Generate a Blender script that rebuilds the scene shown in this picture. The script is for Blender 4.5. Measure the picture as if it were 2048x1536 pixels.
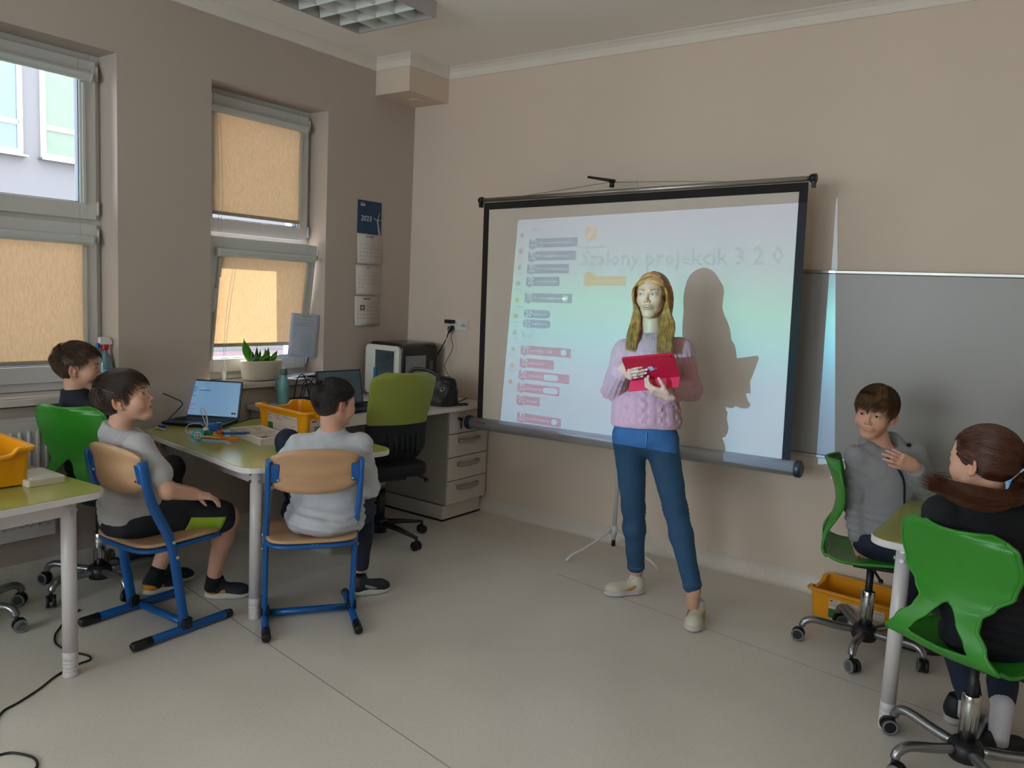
import bpy, math, random
import numpy as np
from mathutils import Vector, Matrix, Quaternion, noise as mnoise
PI = math.pi
R = math.radians
for o in list(bpy.data.objects): bpy.data.objects.remove(o, do_unlink=True)
S = bpy.context.scene
COL = S.collection
random.seed(7)
rng = np.random.RandomState(11)

# ---------------------------------------------------------------- camera
cam_d = bpy.data.cameras.new('camera')
cam_d.sensor_fit = 'HORIZONTAL'; cam_d.sensor_width = 36.0
cam_d.lens = 1607.44 / 2048 * 36.0
cam_d.clip_start = 0.05; cam_d.clip_end = 200
cam = bpy.data.objects.new('camera', cam_d); COL.objects.link(cam)
Rm = Matrix(((0.8070, -0.1049, 0.5811), (0.5885, 0.0628, -0.8061), (0.0481, 0.9925, 0.1124)))
cam.matrix_world = Matrix.Translation((4.198, -4.449, 1.55)) @ Rm.normalized().to_4x4()
S.camera = cam

# ---------------------------------------------------------------- world, sun, exposure
S.view_settings.view_transform = 'Standard'
S.view_settings.look = 'None'
S.view_settings.gamma = 1.0
S.view_settings.use_curve_mapping = False
S.view_settings.exposure = 0.27
W = bpy.data.worlds.new('sky'); S.world = W; W.use_nodes = True
wn = W.node_tree; wn.nodes.clear()
wo = wn.nodes.new('ShaderNodeOutputWorld'); wb = wn.nodes.new('ShaderNodeBackground')
wb.inputs['Color'].default_value = (0.86, 0.93, 1.0, 1.0)      # bright, evenly hazy spring sky
wb.inputs['Strength'].default_value = 8.0
wn.links.new(wb.outputs[0], wo.inputs[0])

def lamp(name, kind, loc, **kw):
    d = bpy.data.lights.new(name, kind)
    o = bpy.data.objects.new(name, d); COL.objects.link(o); o.location = loc
    for k, v in kw.items():
        if hasattr(d, k): setattr(d, k, v)
    return o
sun = lamp('sun', 'SUN', (-6, 5, 8), energy=21.0, color=(1.0, 0.93, 0.82), angle=R(0.6))
sun.rotation_euler = Vector((0.62, -0.60, -0.58)).to_track_quat('-Z', 'Y').to_euler()
# daylight portals: they only guide the sky's own light through the window openings
for (y0, y1) in ((-1.673, -0.816), (-3.08, -2.22), (-4.6, -3.72), (-6.2, -5.3)):
    p = lamp('window_portal', 'AREA', (-0.55, (y0 + y1) / 2, 1.8), shape='RECTANGLE', size=(y1 - y0) + .1, size_y=1.9)
    p.rotation_euler = (R(90), 0, R(-90)); p.data.cycles.is_portal = True
for (x0, x1) in ((.5, 2.9), (3.3, 4.3)):
    p = lamp('window_portal', 'AREA', ((x0 + x1) / 2, -7.95, 1.8), shape='RECTANGLE', size=x1 - x0, size_y=1.8)
    p.rotation_euler = (R(90), 0, 0); p.data.cycles.is_portal = True
C_ = S.cycles
C_.max_bounces = 7; C_.diffuse_bounces = 4; C_.glossy_bounces = 3; C_.transmission_bounces = 5; C_.transparent_max_bounces = 10; C_.use_adaptive_sampling = True; C_.adaptive_threshold = .018
C_.sample_clamp_indirect = 6.0
C_.use_denoising = True
C_.caustics_reflective = False; C_.caustics_refractive = False

# ---------------------------------------------------------------- materials
MATS = {}
def lin(c):
    return tuple(((x / 255) / 12.92 if x <= 10 else ((x / 255 + .055) / 1.055) ** 2.4) for x in c)
def mat(name, rgb, rough=.5, metal=0., var=.06, scale=6., bump=0., bscale=200., spec=.5, trans=0., sheen=0., coat=0., vcol=False, emit=0., stretch=(1, 1, 1)):
    """procedural principled material; rgb is the srgb 0-255 base colour, a noise gives it slight uneven wear"""
    if name in MATS: return MATS[name]
    m = bpy.data.materials.new(name); m.use_nodes = True
    nt = m.node_tree; N = nt.nodes; L = nt.links
    b = N['Principled BSDF']
    c = lin(rgb)
    tc = N.new('ShaderNodeTexCoord'); mp = N.new('ShaderNodeMapping'); mp.inputs['Scale'].default_value = stretch
    L.new(tc.outputs['Object'], mp.inputs[0])
    nz = N.new('ShaderNodeTexNoise'); nz.inputs['Scale'].default_value = scale; nz.inputs['Detail'].default_value = 4
    L.new(mp.outputs[0], nz.inputs['Vector'])
    rp = N.new('ShaderNodeValToRGB')
    rp.color_ramp.elements[0].position = .3; rp.color_ramp.elements[1].position = .7
    rp.color_ramp.elements[0].color = tuple(max(0, x * (1 - var)) for x in c) + (1,)
    rp.color_ramp.elements[1].color = tuple(min(1, x * (1 + var)) for x in c) + (1,)
    L.new(nz.outputs[0], rp.inputs[0])
    src = rp.outputs[0]
    if vcol:
        at = N.new('ShaderNodeAttribute'); at.attribute_name = 'Col'
        mx = N.new('ShaderNodeMix'); mx.data_type = 'RGBA'; mx.blend_type = 'MULTIPLY'; mx.inputs[0].default_value = 1
        L.new(rp.outputs[0], mx.inputs[6]); L.new(at.outputs[0], mx.inputs[7]); src = mx.outputs[2]
    L.new(src, b.inputs['Base Color'])
    b.inputs['Roughness'].default_value = rough; b.inputs['Metallic'].default_value = metal
    b.inputs['Specular IOR Level'].default_value = spec
    b.inputs['Sheen Weight'].default_value = sheen; b.inputs['Coat Weight'].default_value = coat
    b.inputs['Transmission Weight'].default_value = trans
    if emit:
        L.new(src, b.inputs['Emission Color']); b.inputs['Emission Strength'].default_value = emit
    if bump:
        n2 = N.new('ShaderNodeTexNoise'); n2.inputs['Scale'].default_value = bscale; n2.inputs['Detail'].default_value = 3
        L.new(mp.outputs[0], n2.inputs['Vector'])
        bp = N.new('ShaderNodeBump'); bp.inputs['Strength'].default_value = bump; bp.inputs['Distance'].default_value = .004
        L.new(n2.outputs[0], bp.inputs['Height']); L.new(bp.outputs[0], b.inputs['Normal'])
    MATS[name] = m
    return m
def nodes(m):
    return m.node_tree.nodes, m.node_tree.links, m.node_tree.nodes['Principled BSDF']

# ---------------------------------------------------------------- mesh builder
def rotz(a): return Matrix.Rotation(a, 3, 'Z')
class MB:
    """collects boxes, tubes, lathes and polygons and links them as ONE mesh object"""
    def __init__(s): s.v = []; s.f = []; s.sm = []; s.mi = []; s.cur = 0
    def add(s, vs, fs, smooth=False):
        n = len(s.v); s.v += [tuple(p) for p in vs]
        s.f += [tuple(i + n for i in f) for f in fs]; s.sm += [smooth] * len(fs); s.mi += [s.cur] * len(fs)
        return s
    def box(s, c, d, rot=None, ch=0.):
        c = Vector(c); h = Vector(d) / 2
        if ch <= 0:
            vs = [Vector((x * h.x, y * h.y, z * h.z)) for x in (-1, 1) for y in (-1, 1) for z in (-1, 1)]
            fs = [(0, 1, 3, 2), (4, 6, 7, 5), (0, 4, 5, 1), (2, 3, 7, 6), (0, 2, 6, 4), (1, 5, 7, 3)]
        else:
            vs = []; idx = {}
            for x in (-1, 1):
                for y in (-1, 1):
                    for z in (-1, 1):
                        for ax in range(3):
                            p = [x * (h.x - ch), y * (h.y - ch), z * (h.z - ch)]
                            p[ax] = (x, y, z)[ax] * h[ax]
                            idx[(x, y, z, ax)] = len(vs); vs.append(Vector(p))
            fs = []
            for ax in range(3):
                a, b = [i for i in range(3) if i != ax]
                for sg in (-1, 1):
                    q = []
                    for (u, w) in ((-1, -1), (1, -1), (1, 1), (-1, 1)):
                        k = [0, 0, 0]; k[ax] = sg; k[a] = u; k[b] = w; q.append(idx[tuple(k) + (ax,)])
                    fs.append(tuple(q))
                for u in (-1, 1):
                    for w in (-1, 1):
                        k0 = [0, 0, 0]; k1 = [0, 0, 0]
                        k0[a] = k1[a] = u; k0[b] = k1[b] = w; k0[ax] = -1; k1[ax] = 1
                        fs.append((idx[tuple(k0) + (a,)], idx[tuple(k1) + (a,)], idx[tuple(k1) + (b,)], idx[tuple(k0) + (b,)]))
            for x in (-1, 1):
                for y in (-1, 1):
                    for z in (-1, 1): fs.append(tuple(idx[(x, y, z, k)] for k in range(3)))
        if rot is not None: vs = [rot @ v for v in vs]
        return s.add([v + c for v in vs], fs)
    def tube(s, path, r, n=10, cap=True, flat=1., up=None, smooth=True):
        """swept round (or flattened) bar through path; r is one radius or one per point"""
        P = [Vector(p) for p in path]; m = len(P)
        rr = r if hasattr(r, '__len__') else [r] * m
        T = []
        for i in range(m):
            t = P[min(i + 1, m - 1)] - P[max(i - 1, 0)]
            T.append(t.normalized() if t.length > 1e-9 else Vector((0, 0, 1)))
        u = Vector(up) if up else (Vector((0, 0, 1)) if abs(T[0].z) < .9 else Vector((1, 0, 0)))
        vs = []; 
        for i in range(m):
            u = (u - T[i] * u.dot(T[i])); u = u.normalized() if u.length > 1e-6 else T[i].orthogonal().normalized()
            w = T[i].cross(u)
            for k in range(n):
                a = 2 * PI * k / n
                vs.append(P[i] + (w * math.cos(a) + u * math.sin(a) * flat) * rr[i])
        fs = [(i * n + k, i * n + (k + 1) % n, (i + 1) * n + (k + 1) % n, (i + 1) * n + k) for i in range(m - 1) for k in range(n)]
        s.add(vs, fs, smooth)
        if cap:
            b = len(s.v) - m * n
            s.f += [tuple(b + k for k in range(n))[::-1], tuple(b + (m - 1) * n + k for k in range(n))]; s.sm += [False, False]; s.mi += [s.cur] * 2
        return s
    def cyl(s, a, b, r, n=16, r2=None): return s.tube([a, b], [r, r2 if r2 is not None else r], n)
    def lathe(s, prof, n=24, M=None, sx=1., sy=1., smooth=True, c=(0, 0, 0)):
        """prof: (radius, z) list"""
        vs = []; c = Vector(c)
        for (r, z) in prof:
            for k in range(n):
                a = 2 * PI * k / n; p = Vector((r * sx * math.cos(a), r * sy * math.sin(a), z))
                vs.append((M @ p if M else p) + c)
        m = len(prof)
        fs = [(i * n + k, i * n + (k + 1) % n, (i + 1) * n + (k + 1) % n, (i + 1) * n + k) for i in range(m - 1) for k in range(n)]
        s.add(vs, fs, smooth)
        b = len(s.v) - m * n
        if prof[0][0] > 1e-6: s.f.append(tuple(b + k for k in range(n))[::-1]); s.sm.append(False); s.mi.append(s.cur)
        if prof[-1][0] > 1e-6: s.f.append(tuple(b + (m - 1) * n + k for k in range(n))); s.sm.append(False); s.mi.append(s.cur)
        return s
    def prism(s, pts, z0, z1, M=None, smooth=False):
        """polygon pts (x,y) extruded z0..z1, M maps local to target"""
        n = len(pts)
        vs = [Vector((x, y, z)) for z in (z0, z1) for (x, y) in pts]
        if M is not None: vs = [M @ v for v in vs]
        s.add(vs, [tuple(range(n))[::-1], tuple(range(n, 2 * n))])
        b = len(s.v) - 2 * n
        s.f += [(b + k, b + (k + 1) % n, b + n + (k + 1) % n, b + n + k) for k in range(n)]; s.sm += [smooth] * n; s.mi += [s.cur] * n
        return s
    def grid(s, fn, nu, nv, smooth=True, skip=None):
        vs = [fn(i / nu, j / nv) for j in range(nv + 1) for i in range(nu + 1)]
        fs = [(j * (nu + 1) + i, j * (nu + 1) + i + 1, (j + 1) * (nu + 1) + i + 1, (j + 1) * (nu + 1) + i)
              for j in range(nv) for i in range(nu) if not (skip and skip(i, j))]
        return s.add(vs, fs, smooth)
    def build(s, name, m, parent=None, loc=None, bev=0., solid=0., sub=0, label=None, rot=None, seg=2, off=0.):
        me = bpy.data.meshes.new(name); me.from_pydata(s.v, [], s.f)
        ms = m if isinstance(m, (list, tuple)) else [m]
        for q in ms: me.materials.append(q)
        me.polygons.foreach_set('use_smooth', s.sm)
        if len(ms) > 1: me.polygons.foreach_set('material_index', s.mi)
        me.update()
        o = bpy.data.objects.new(name, me); COL.objects.link(o)
        if loc is not None: o.location = loc
        if rot is not None: o.rotation_euler = rot
        if parent is not None: o.parent = parent
        if solid:
            q = o.modifiers.new('thickness', 'SOLIDIFY'); q.thickness = solid; q.offset = off
        if sub:
            q = o.modifiers.new('smooth', 'SUBSURF'); q.levels = q.render_levels = sub
        if bev:
            q = o.modifiers.new('bevel', 'BEVEL'); q.width = bev; q.segments = seg; q.limit_method = 'ANGLE'; q.angle_limit = R(40)
            q.harden_normals = False
        if label: o['label'] = label
        return o
def each(items, name, m, parent, **k):
    """items: functions that draw one piece into an MB; each becomes an object of its own"""
    out = []
    for fn in items:
        b = MB(); fn(b); out.append(b.build(name, m, parent, **k))
    return out
def tag(o, label, cat, group=None):
    o['label'] = label; o['category'] = cat
    if group: o['group'] = group
    return o
def thing(name, label, cat, loc=(0, 0, 0), rz=0, group=None):
    o = bpy.data.objects.new(name, None); COL.objects.link(o); o.empty_display_size = .05
    o.location = loc; o.rotation_euler = (0, 0, rz)
    return tag(o, label, cat, group)
def struct(o): o['kind'] = 'structure'; return o
def copy_tree(o, parent=None):
    c = o.copy(); COL.objects.link(c); c.parent = parent
    for ch in o.children: copy_tree(ch, c)
    return c
def dup(o, label, loc, rz=0, group=None):
    c = copy_tree(o); c.location = loc; c.rotation_euler = (0, 0, rz); c['label'] = label
    if group: c['group'] = group
    return c
def rrect(w, d, r, n=5):
    """rounded rectangle outline"""
    pts = []
    for (cx, cy, a0) in ((w / 2 - r, d / 2 - r, 0), (-w / 2 + r, d / 2 - r, 90), (-w / 2 + r, -d / 2 + r, 180), (w / 2 - r, -d / 2 + r, 270)):
        for k in range(n + 1):
            a = R(a0 + 90 * k / n); pts.append((cx + r * math.cos(a), cy + r * math.sin(a)))
    return pts
def bez(pts, n=24):
    """catmull-rom through points"""
    P = [Vector(p) for p in pts]; P = [P[0] * 2 - P[1]] + P + [P[-1] * 2 - P[-2]]
    out = []
    m = len(P) - 3; per = max(1, n // m)
    for i in range(m):
        p0, p1, p2, p3 = P[i:i + 4]
        for k in range(per):
            t = k / per
            out.append(.5 * ((2 * p1) + (p2 - p0) * t + (2 * p0 - 5 * p1 + 4 * p2 - p3) * t * t + (3 * p1 - p0 - 3 * p2 + p3) * t ** 3))
    out.append(P[-2]); return out
def text_mesh(txt, size, m, parent, M, name='lettering', ext=.0004, align='CENTER', bold=0.):
    cu = bpy.data.curves.new(name, 'FONT'); cu.body = txt; cu.size = size; cu.align_x = align; cu.align_y = 'CENTER'; cu.extrude = ext; cu.resolution_u = 2
    cu.offset = bold
    t = bpy.data.objects.new(name, cu); COL.objects.link(t)
    bpy.context.view_layer.update()
    me = bpy.data.meshes.new_from_object(t.evaluated_get(bpy.context.evaluated_depsgraph_get()))
    bpy.data.objects.remove(t, do_unlink=True); bpy.data.curves.remove(cu)
    me.name = name; me.transform(M); me.materials.clear(); me.materials.append(m)
    o = bpy.data.objects.new(name, me); COL.objects.link(o)
    if parent is not None: o.parent = parent
    return o
# ================================================================ THE ROOM
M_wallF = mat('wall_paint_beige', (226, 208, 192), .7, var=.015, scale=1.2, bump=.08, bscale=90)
M_wallL = mat('wall_paint_beige_dimmed', (196, 181, 170), .7, var=.015, scale=1.2, bump=.08, bscale=90)  # same paint as the front wall, darkened to carry this wall's dimmer light
M_ceil = mat('ceiling_paint', (252, 247, 240), .8, var=.01, scale=1)
M_crown = mat('crown_white', (236, 228, 218), .6, var=.01)
M_pvc = mat('window_pvc', (214, 212, 210), .35, var=.01, coat=.1)
M_lowwall = mat('wall_wainscot_paint', (203, 196, 188), .55, var=.015, scale=1.5)

M_floor = mat('vinyl_floor', (226, 218, 209), .3, var=.03, scale=3, spec=.35)
N, L, B = nodes(M_floor)
vz = N.new('ShaderNodeTexNoise'); vz.inputs['Scale'].default_value = 90; vz.inputs['Detail'].default_value = 2
cr = N.new('ShaderNodeValToRGB'); cr.color_ramp.elements[0].position = .36; cr.color_ramp.elements[1].position = .44
cr.color_ramp.elements[0].color = (.72, .68, .64, 1); cr.color_ramp.elements[1].color = (1, 1, 1, 1)
v2 = N.new('ShaderNodeTexNoise'); v2.inputs['Scale'].default_value = 1.6; v2.inputs['Detail'].default_value = 5
c2 = N.new('ShaderNodeValToRGB'); c2.color_ramp.elements[0].color = (.93, .91, .88, 1); c2.color_ramp.elements[1].color = (1, 1, 1, 1)
mx = N.new('ShaderNodeMix'); mx.data_type = 'RGBA'; mx.blend_type = 'MULTIPLY'; mx.inputs[0].default_value = .28
my = N.new('ShaderNodeMix'); my.data_type = 'RGBA'; my.blend_type = 'MULTIPLY'; my.inputs[0].default_value = 1.
base_in = B.inputs['Base Color'].links[0].from_socket
tcn = [n for n in N if n.type == 'TEX_COORD'][0]
L.new(tcn.outputs['Object'], vz.inputs['Vector']); L.new(tcn.outputs['Object'], v2.inputs['Vector'])
L.new(vz.outputs[0], cr.inputs[0]); L.new(v2.outputs[0], c2.inputs[0])
L.new(base_in, mx.inputs[6]); L.new(cr.outputs[0], mx.inputs[7]); L.new(mx.outputs[2], my.inputs[6]); L.new(c2.outputs[0], my.inputs[7])
L.new(my.outputs[2], B.inputs['Base Color'])
rr_ = N.new('ShaderNodeMapRange'); rr_.inputs[3].default_value = .24; rr_.inputs[4].default_value = .46
L.new(v2.outputs[0], rr_.inputs[0]); L.new(rr_.outputs[0], B.inputs['Roughness'])

XR, YB, ZC = 7.2, -7.6, 3.09
floor = struct(MB().box((XR / 2, YB / 2, -.05), (XR + 1.0, -YB + .6, .1)).build('floor', M_floor))
struct(MB().box((XR / 2, YB / 2, ZC + .06), (XR + 1.0, -YB + .6, .12)).build('ceiling', M_ceil))
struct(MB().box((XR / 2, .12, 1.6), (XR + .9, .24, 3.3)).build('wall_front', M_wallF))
wl = MB(); ADDED_WIN = [(.5, 2.9), (3.3, 4.3)]  # openings of the added back windows, for extra light on the front wall
for (a, b_) in ((-.45, .5), (2.9, 3.3), (4.3, XR + .45)): wl.box(((a + b_) / 2, YB - .12, 1.6), (b_ - a, .24, 3.3))
for (a, b_) in ADDED_WIN: wl.box(((a + b_) / 2, YB - .12, (2.672 + 3.25) / 2), (b_ - a, .24, 3.25 - 2.672)); wl.box(((a + b_) / 2, YB - .12, .44), (b_ - a, .24, .98))
struct(wl.build('wall_back', M_wallF))
struct(MB().box((XR + .12, YB / 2, 1.6), (.24, -YB, 3.3)).build('wall_right', M_wallF))
# welded seams of the sheet vinyl
sm = mat('vinyl_seam', (150, 142, 134), .5)
wl = MB(); wl.tube([(0.3, -2.16, .0004), (1.472, -2.35, .0004), (2.64, -2.53, .0004), (7.1, -3.2, .0004)], .0022, 6, flat=.35)
wl.build('seam', sm, floor)
wl = MB(); wl.tube([(1.9, -.74, .0004), (3.2, -.93, .0004), (7.1, -1.5, .0004)], .0016, 6, flat=.35); wl.build('seam', sm, floor)
# left wall with the window openings
OPEN = [(-1.673, -0.816), (-3.08, -2.22), (-4.6, -3.72), (-6.2, -5.3)]
ZS, ZT, TH = 0.93, 2.672, 0.42
wl = MB(); cuts = [0.24] + [v for (a, b) in OPEN for v in (b, a)] + [YB - .2]
for i in range(0, len(cuts), 2):
    y1, y0 = cuts[i], cuts[i + 1]
    wl.box((-TH / 2, (y0 + y1) / 2, 1.6), (TH, y1 - y0, 3.3))
for (y0, y1) in OPEN:
    wl.box((-TH / 2, (y0 + y1) / 2, (ZT + 3.25) / 2), (TH, y1 - y0, 3.25 - ZT))
    wl.box((-TH / 2, (y0 + y1) / 2, (ZS - .05) / 2), (TH, y1 - y0, ZS + .05 - .1))
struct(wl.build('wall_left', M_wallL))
# boxed duct in the corner, crown mouldings
struct(MB().box((.158, -.2, 2.975), (.317, .40, .23)).build('trim_1', M_wallF, label='boxed duct in the ceiling corner'))
MB().lathe([(.055, 0), (.055, .006), (.0, .006)], 20, c=(.17, -.17, 2.853)).build('vent_disc', M_wallF, bpy.data.objects['trim_1'])
def crown(name, p0, p1, nrm, e0=(0, 0, 0), e1=(0, 0, 0)):
    """cove moulding running p0 to p1 along a wall whose normal is nrm"""
    p0 = Vector(p0); p1 = Vector(p1); n = Vector(nrm)
    prof = [(0, 0), (.008, 0), (.012, .006), (.016, .02), (.026, .04), (.045, .057), (.06, .064), (.066, .07), (0, .07)]
    b = MB()
    def fn(u, v):
        k = v * (len(prof) - 1); i = int(round(k)); q = prof[i]
        return (p0 + Vector(e0) * q[0]).lerp(p1 + Vector(e1) * q[0], u) + n * q[0] + Vector((0, 0, q[1]))
    b.grid(fn, 1, len(prof) - 1, smooth=False)
    return struct(b.build(name, M_crown))
crown('trim_2', (0, YB, 3.02), (0, -.4, 3.02), (1, 0, 0), e1=(0, -1, 0))
crown('trim_3', (0, -.4, 3.02), (.317, -.4, 3.02), (0, -1, 0), e0=(1, 0, 0), e1=(1, 0, 0))
crown('trim_4', (.317, -.4, 3.02), (.317, 0, 3.02), (1, 0, 0), e0=(0, -1, 0), e1=(0, -1, 0))
crown('trim_5', (.317, 0, 3.02), (XR, 0, 3.02), (0, -1, 0), e0=(1, 0, 0))
# coved vinyl skirting
def skirting(name, p0, p1, nrm):
    p0 = Vector(p0); p1 = Vector(p1); n = Vector(nrm)
    prof = [(.0, .098), (.004, .096), (.005, .04), (.010, .018), (.022, .004), (.034, .0005)]
    b = MB(); b.grid(lambda u, v: p0.lerp(p1, u) + n * prof[int(round(v * 5))][0] + Vector((0, 0, prof[int(round(v * 5))][1])), 1, 5)
    return struct(b.build(name, M_floor))
skirting('baseboard_front', (0, 0, 0), (XR, 0, 0), (0, -1, 0))
skirting('baseboard_left', (0, YB, 0), (0, 0, 0), (1, 0, 0))

# ---------------------------------------------------------------- windows
M_glass = bpy.data.materials.new('window_glass'); M_glass.use_nodes = True
nt = M_glass.node_tree; nt.nodes.clear()
o_ = nt.nodes.new('ShaderNodeOutputMaterial'); t_ = nt.nodes.new('ShaderNodeBsdfTransparent'); g_ = nt.nodes.new('ShaderNodeBsdfGlossy')
x_ = nt.nodes.new('ShaderNodeMixShader'); f_ = nt.nodes.new('ShaderNodeFresnel'); f_.inputs[0].default_value = 1.25
t_.inputs[0].default_value = (.93, .96, .95, 1); g_.inputs['Roughness'].default_value = .02
nt.links.new(f_.outputs[0], x_.inputs[0]); nt.links.new(t_.outputs[0], x_.inputs[1]); nt.links.new(g_.outputs[0], x_.inputs[2]); nt.links.new(x_.outputs[0], o_.inputs[0])
M_gasket = mat('window_gasket', (60, 78, 110), .5)
M_grey = mat('grey_metal', (120, 118, 116), .35, metal=.7)
M_sill = mat('sill_stone', (214, 204, 196), .28, var=.08, scale=7, spec=.5)
N, L, B = nodes(M_sill)
mv = N.new('ShaderNodeTexVoronoi'); mv.inputs['Scale'].default_value = 55
mr = N.new('ShaderNodeValToRGB'); mr.color_ramp.elements[0].color = (.62, .56, .52, 1); mr.color_ramp.elements[1].position = .25; mr.color_ramp.elements[1].color = (1, 1, 1, 1)
mm_ = N.new('ShaderNodeMix'); mm_.data_type = 'RGBA'; mm_.blend_type = 'MULTIPLY'; mm_.inputs[0].default_value = .45
b0 = B.inputs['Base Color'].links[0].from_socket; tcn = [n for n in N if n.type == 'TEX_COORD'][0]
L.new(tcn.outputs['Object'], mv.inputs['Vector']); L.new(mv.outputs['Distance'], mr.inputs[0]); L.new(b0, mm_.inputs[6]); L.new(mr.outputs[0], mm_.inputs[7]); L.new(mm_.outputs[2], B.inputs['Base Color'])
M_blind = bpy.data.materials.new('blind_fabric'); M_blind.use_nodes = True
nt = M_blind.node_tree; nt.nodes.clear(); N = nt.nodes; L = nt.links
o_ = N.new('ShaderNodeOutputMaterial'); d_ = N.new('ShaderNodeBsdfDiffuse'); t_ = N.new('ShaderNodeBsdfTranslucent'); a_ = N.new('ShaderNodeAddShader')
tc = N.new('ShaderNodeTexCoord'); w1 = N.new('ShaderNodeTexNoise'); w1.inputs['Scale'].default_value = 120; mp = N.new('ShaderNodeMapping'); mp.inputs['Scale'].default_value = (1, 1, .25)
rp = N.new('ShaderNodeValToRGB'); rp.color_ramp.elements[0].position = .3; rp.color_ramp.elements[1].position = .7
rp.color_ramp.elements[0].color = (.345, .275, .205, 1); rp.color_ramp.elements[1].color = (.395, .322, .245, 1)
L.new(tc.outputs['Object'], mp.inputs[0]); L.new(mp.outputs[0], w1.inputs['Vector']); L.new(w1.outputs[0], rp.inputs[0])
L.new(rp.outputs[0], t_.inputs[0]); L.new(rp.outputs[0], d_.inputs[0])
L.new(d_.outputs[0], a_.inputs[0]); L.new(t_.outputs[0], a_.inputs[1]); L.new(a_.outputs[0], o_.inputs[0])
M_casing = mat('blind_casing', (205, 210, 208), .4, var=.01)

def frame_mb(y0, y1, z0, z1, x0, x1, t):
    b = MB(); xc, d = (x0 + x1) / 2, abs(x1 - x0)
    b.box((xc, y0 + t / 2, (z0 + z1) / 2), (d, t, z1 - z0)); b.box((xc, y1 - t / 2, (z0 + z1) / 2), (d, t, z1 - z0))
    b.box((xc, (y0 + y1) / 2, z0 + t / 2), (d, y1 - y0 - 2 * t, t)); b.box((xc, (y0 + y1) / 2, z1 - t / 2), (d, y1 - y0 - 2 * t, t))
    return b
SASH = {}
def window(n, y0, y1, tilt_low=0.):
    w = bpy.data.objects.new('window_%d' % n, None); COL.objects.link(w); struct(w); w.location = (0, y0, ZS)
    def P(b, name, m, par, **k):
        o = b.build(name, m, par, **k); return o
    W_ = y1 - y0; H_ = ZT - ZS
    fr = frame_mb(0, W_, 0.0, H_, -.25, -.18, .05); zt = 1.815 - ZS
    fr.box((-.215, W_ / 2, zt), (.07, W_ - .1, .055))
    P(fr, 'window_frame', M_pvc, w, bev=.003)
    for (nm, a, b_, ang) in (('upper', zt + .012, H_ - .035, 0), ('lower', .045, zt - .012, tilt_low)):
        s = frame_mb(.03, W_ - .03, 0, b_ - a, -.055, .0, .085)
        so = P(s, 'sash', M_pvc, w, bev=.004); so.location = (-.155, 0, a); so.rotation_euler = (0, ang, 0)
        g = MB(); g.box((-.03, W_ / 2, (b_ - a) / 2), (.012, W_ - .2, b_ - a - .14)); P(g, 'pane', M_glass, so)
        g = frame_mb(.107, W_ - .107, .077, b_ - a - .077, -.048, -.012, .012); P(g, 'gasket', M_gasket, so)
        each([lambda q, zz=zz: q.cyl((.004, W_ - .026, zz - .035), (.004, W_ - .026, zz + .035), .007, 10) for zz in (.06, b_ - a - .06)], 'hinge', M_pvc, so)
        SASH[(n, nm)] = so
    hd = MB(); hd.box((.008, .055, .40), (.014, .03, .07), ch=.004); hd.tube([(.012, .055, .39), (.04, .055, .39), (.052, .055, .42), (.055, .055, .53)], [.009, .009, .01, .007], 8, flat=.7)
    P(hd, 'handle', M_pvc, SASH[(n, 'lower')])
    sl = MB(); sl.box((-.07, W_ / 2, -.02), (.22 + .0, W_, .036)); sl.box((.035, W_ / 2, -.02), (.03, W_ + .10, .036))
    P(sl, 'windowsill', M_sill, w, bev=.004)
    MB().box((-.36, W_ / 2, -.02), (.24, W_ - .0, .03)).build('outer_ledge', M_grey, w)
    return w
for i, (a, b) in enumerate(ADDED_WIN):  # unseen back wall windows, added to brighten the room from behind the camera
    w = struct(bpy.data.objects.new('window_%d' % (i + 5), None)); COL.objects.link(w); w.location = (a, YB - .12, ZS)
    q = MB(); W_ = b - a; H_ = ZT - ZS
    for x in (.03, W_ / 2, W_ - .03): q.box((x, 0, H_ / 2), (.07, .07, H_))
    for z in (.03, H_ - .03): q.box((W_ / 2, 0, z), (W_, .07, .07))
    q.build('window_frame', M_pvc, w)
    for x in (W_ * .25, W_ * .75): MB().box((x, 0, H_ / 2), (W_ / 2 - .08, .012, H_ - .1)).build('pane', M_glass, w)
for i, (a, b) in enumerate(OPEN): window(i + 1, a, b, R(7.5) if i == 0 else 0)

def blind(n, nm, drop, label, chain=True):
    """cassette roller blind fitted on a sash; drop is the pulled-out length"""
    so = SASH[(n, nm)]; y0, y1 = OPEN[n - 1]; W_ = y1 - y0
    top = (2.637 - 1.827) if nm == 'upper' else (1.803 - .975)
    t = thing('roller_blind', label, 'blind', (-.155, y0, ZS + so.location.z))
    t.rotation_euler = so.rotation_euler
    zc = top - .085
    b = MB(); pr = [(0, -.022), (.03, -.026), (.044, -.012), (.046, .008), (.036, .022), (0, .026)]
    Mx = Matrix(((1, 0, 0, 0), (0, 0, 1, 0), (0, 1, 0, zc), (0, 0, 0, 1)))
    b.prism(pr, .075, W_ - .075, Mx); b.build('casing', M_casing, t, bev=.002)
    each([lambda e, k=k: e.prism([(p[0] * 1.05, p[1] * 1.08) for p in pr], k, k + .01, Mx) for k in (.068, W_ - .078)], 'end_cap', M_pvc, t)
    f = MB(); f.box((.010, W_ / 2, zc - drop / 2), (.0012, W_ - .205, drop)); f.build('fabric', M_blind, t, label='translucent beige fabric')
    each([lambda r_, yy=yy: r_.box((.007, yy, top / 2 - .02), (.012, .014, top - .2)) for yy in (.098, W_ - .098)], 'guide_rail', M_casing, t)
    MB().box((.011, W_ / 2, zc - drop - .008), (.012, W_ - .21, .022), ch=.003).build('bottom_bar', mat('blind_bar', (170, 158, 140), .5), t)
    return t, zc
blind(1, 'upper', .60, 'beige roller blind on the upper sash of the window nearest the calendar')
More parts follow.
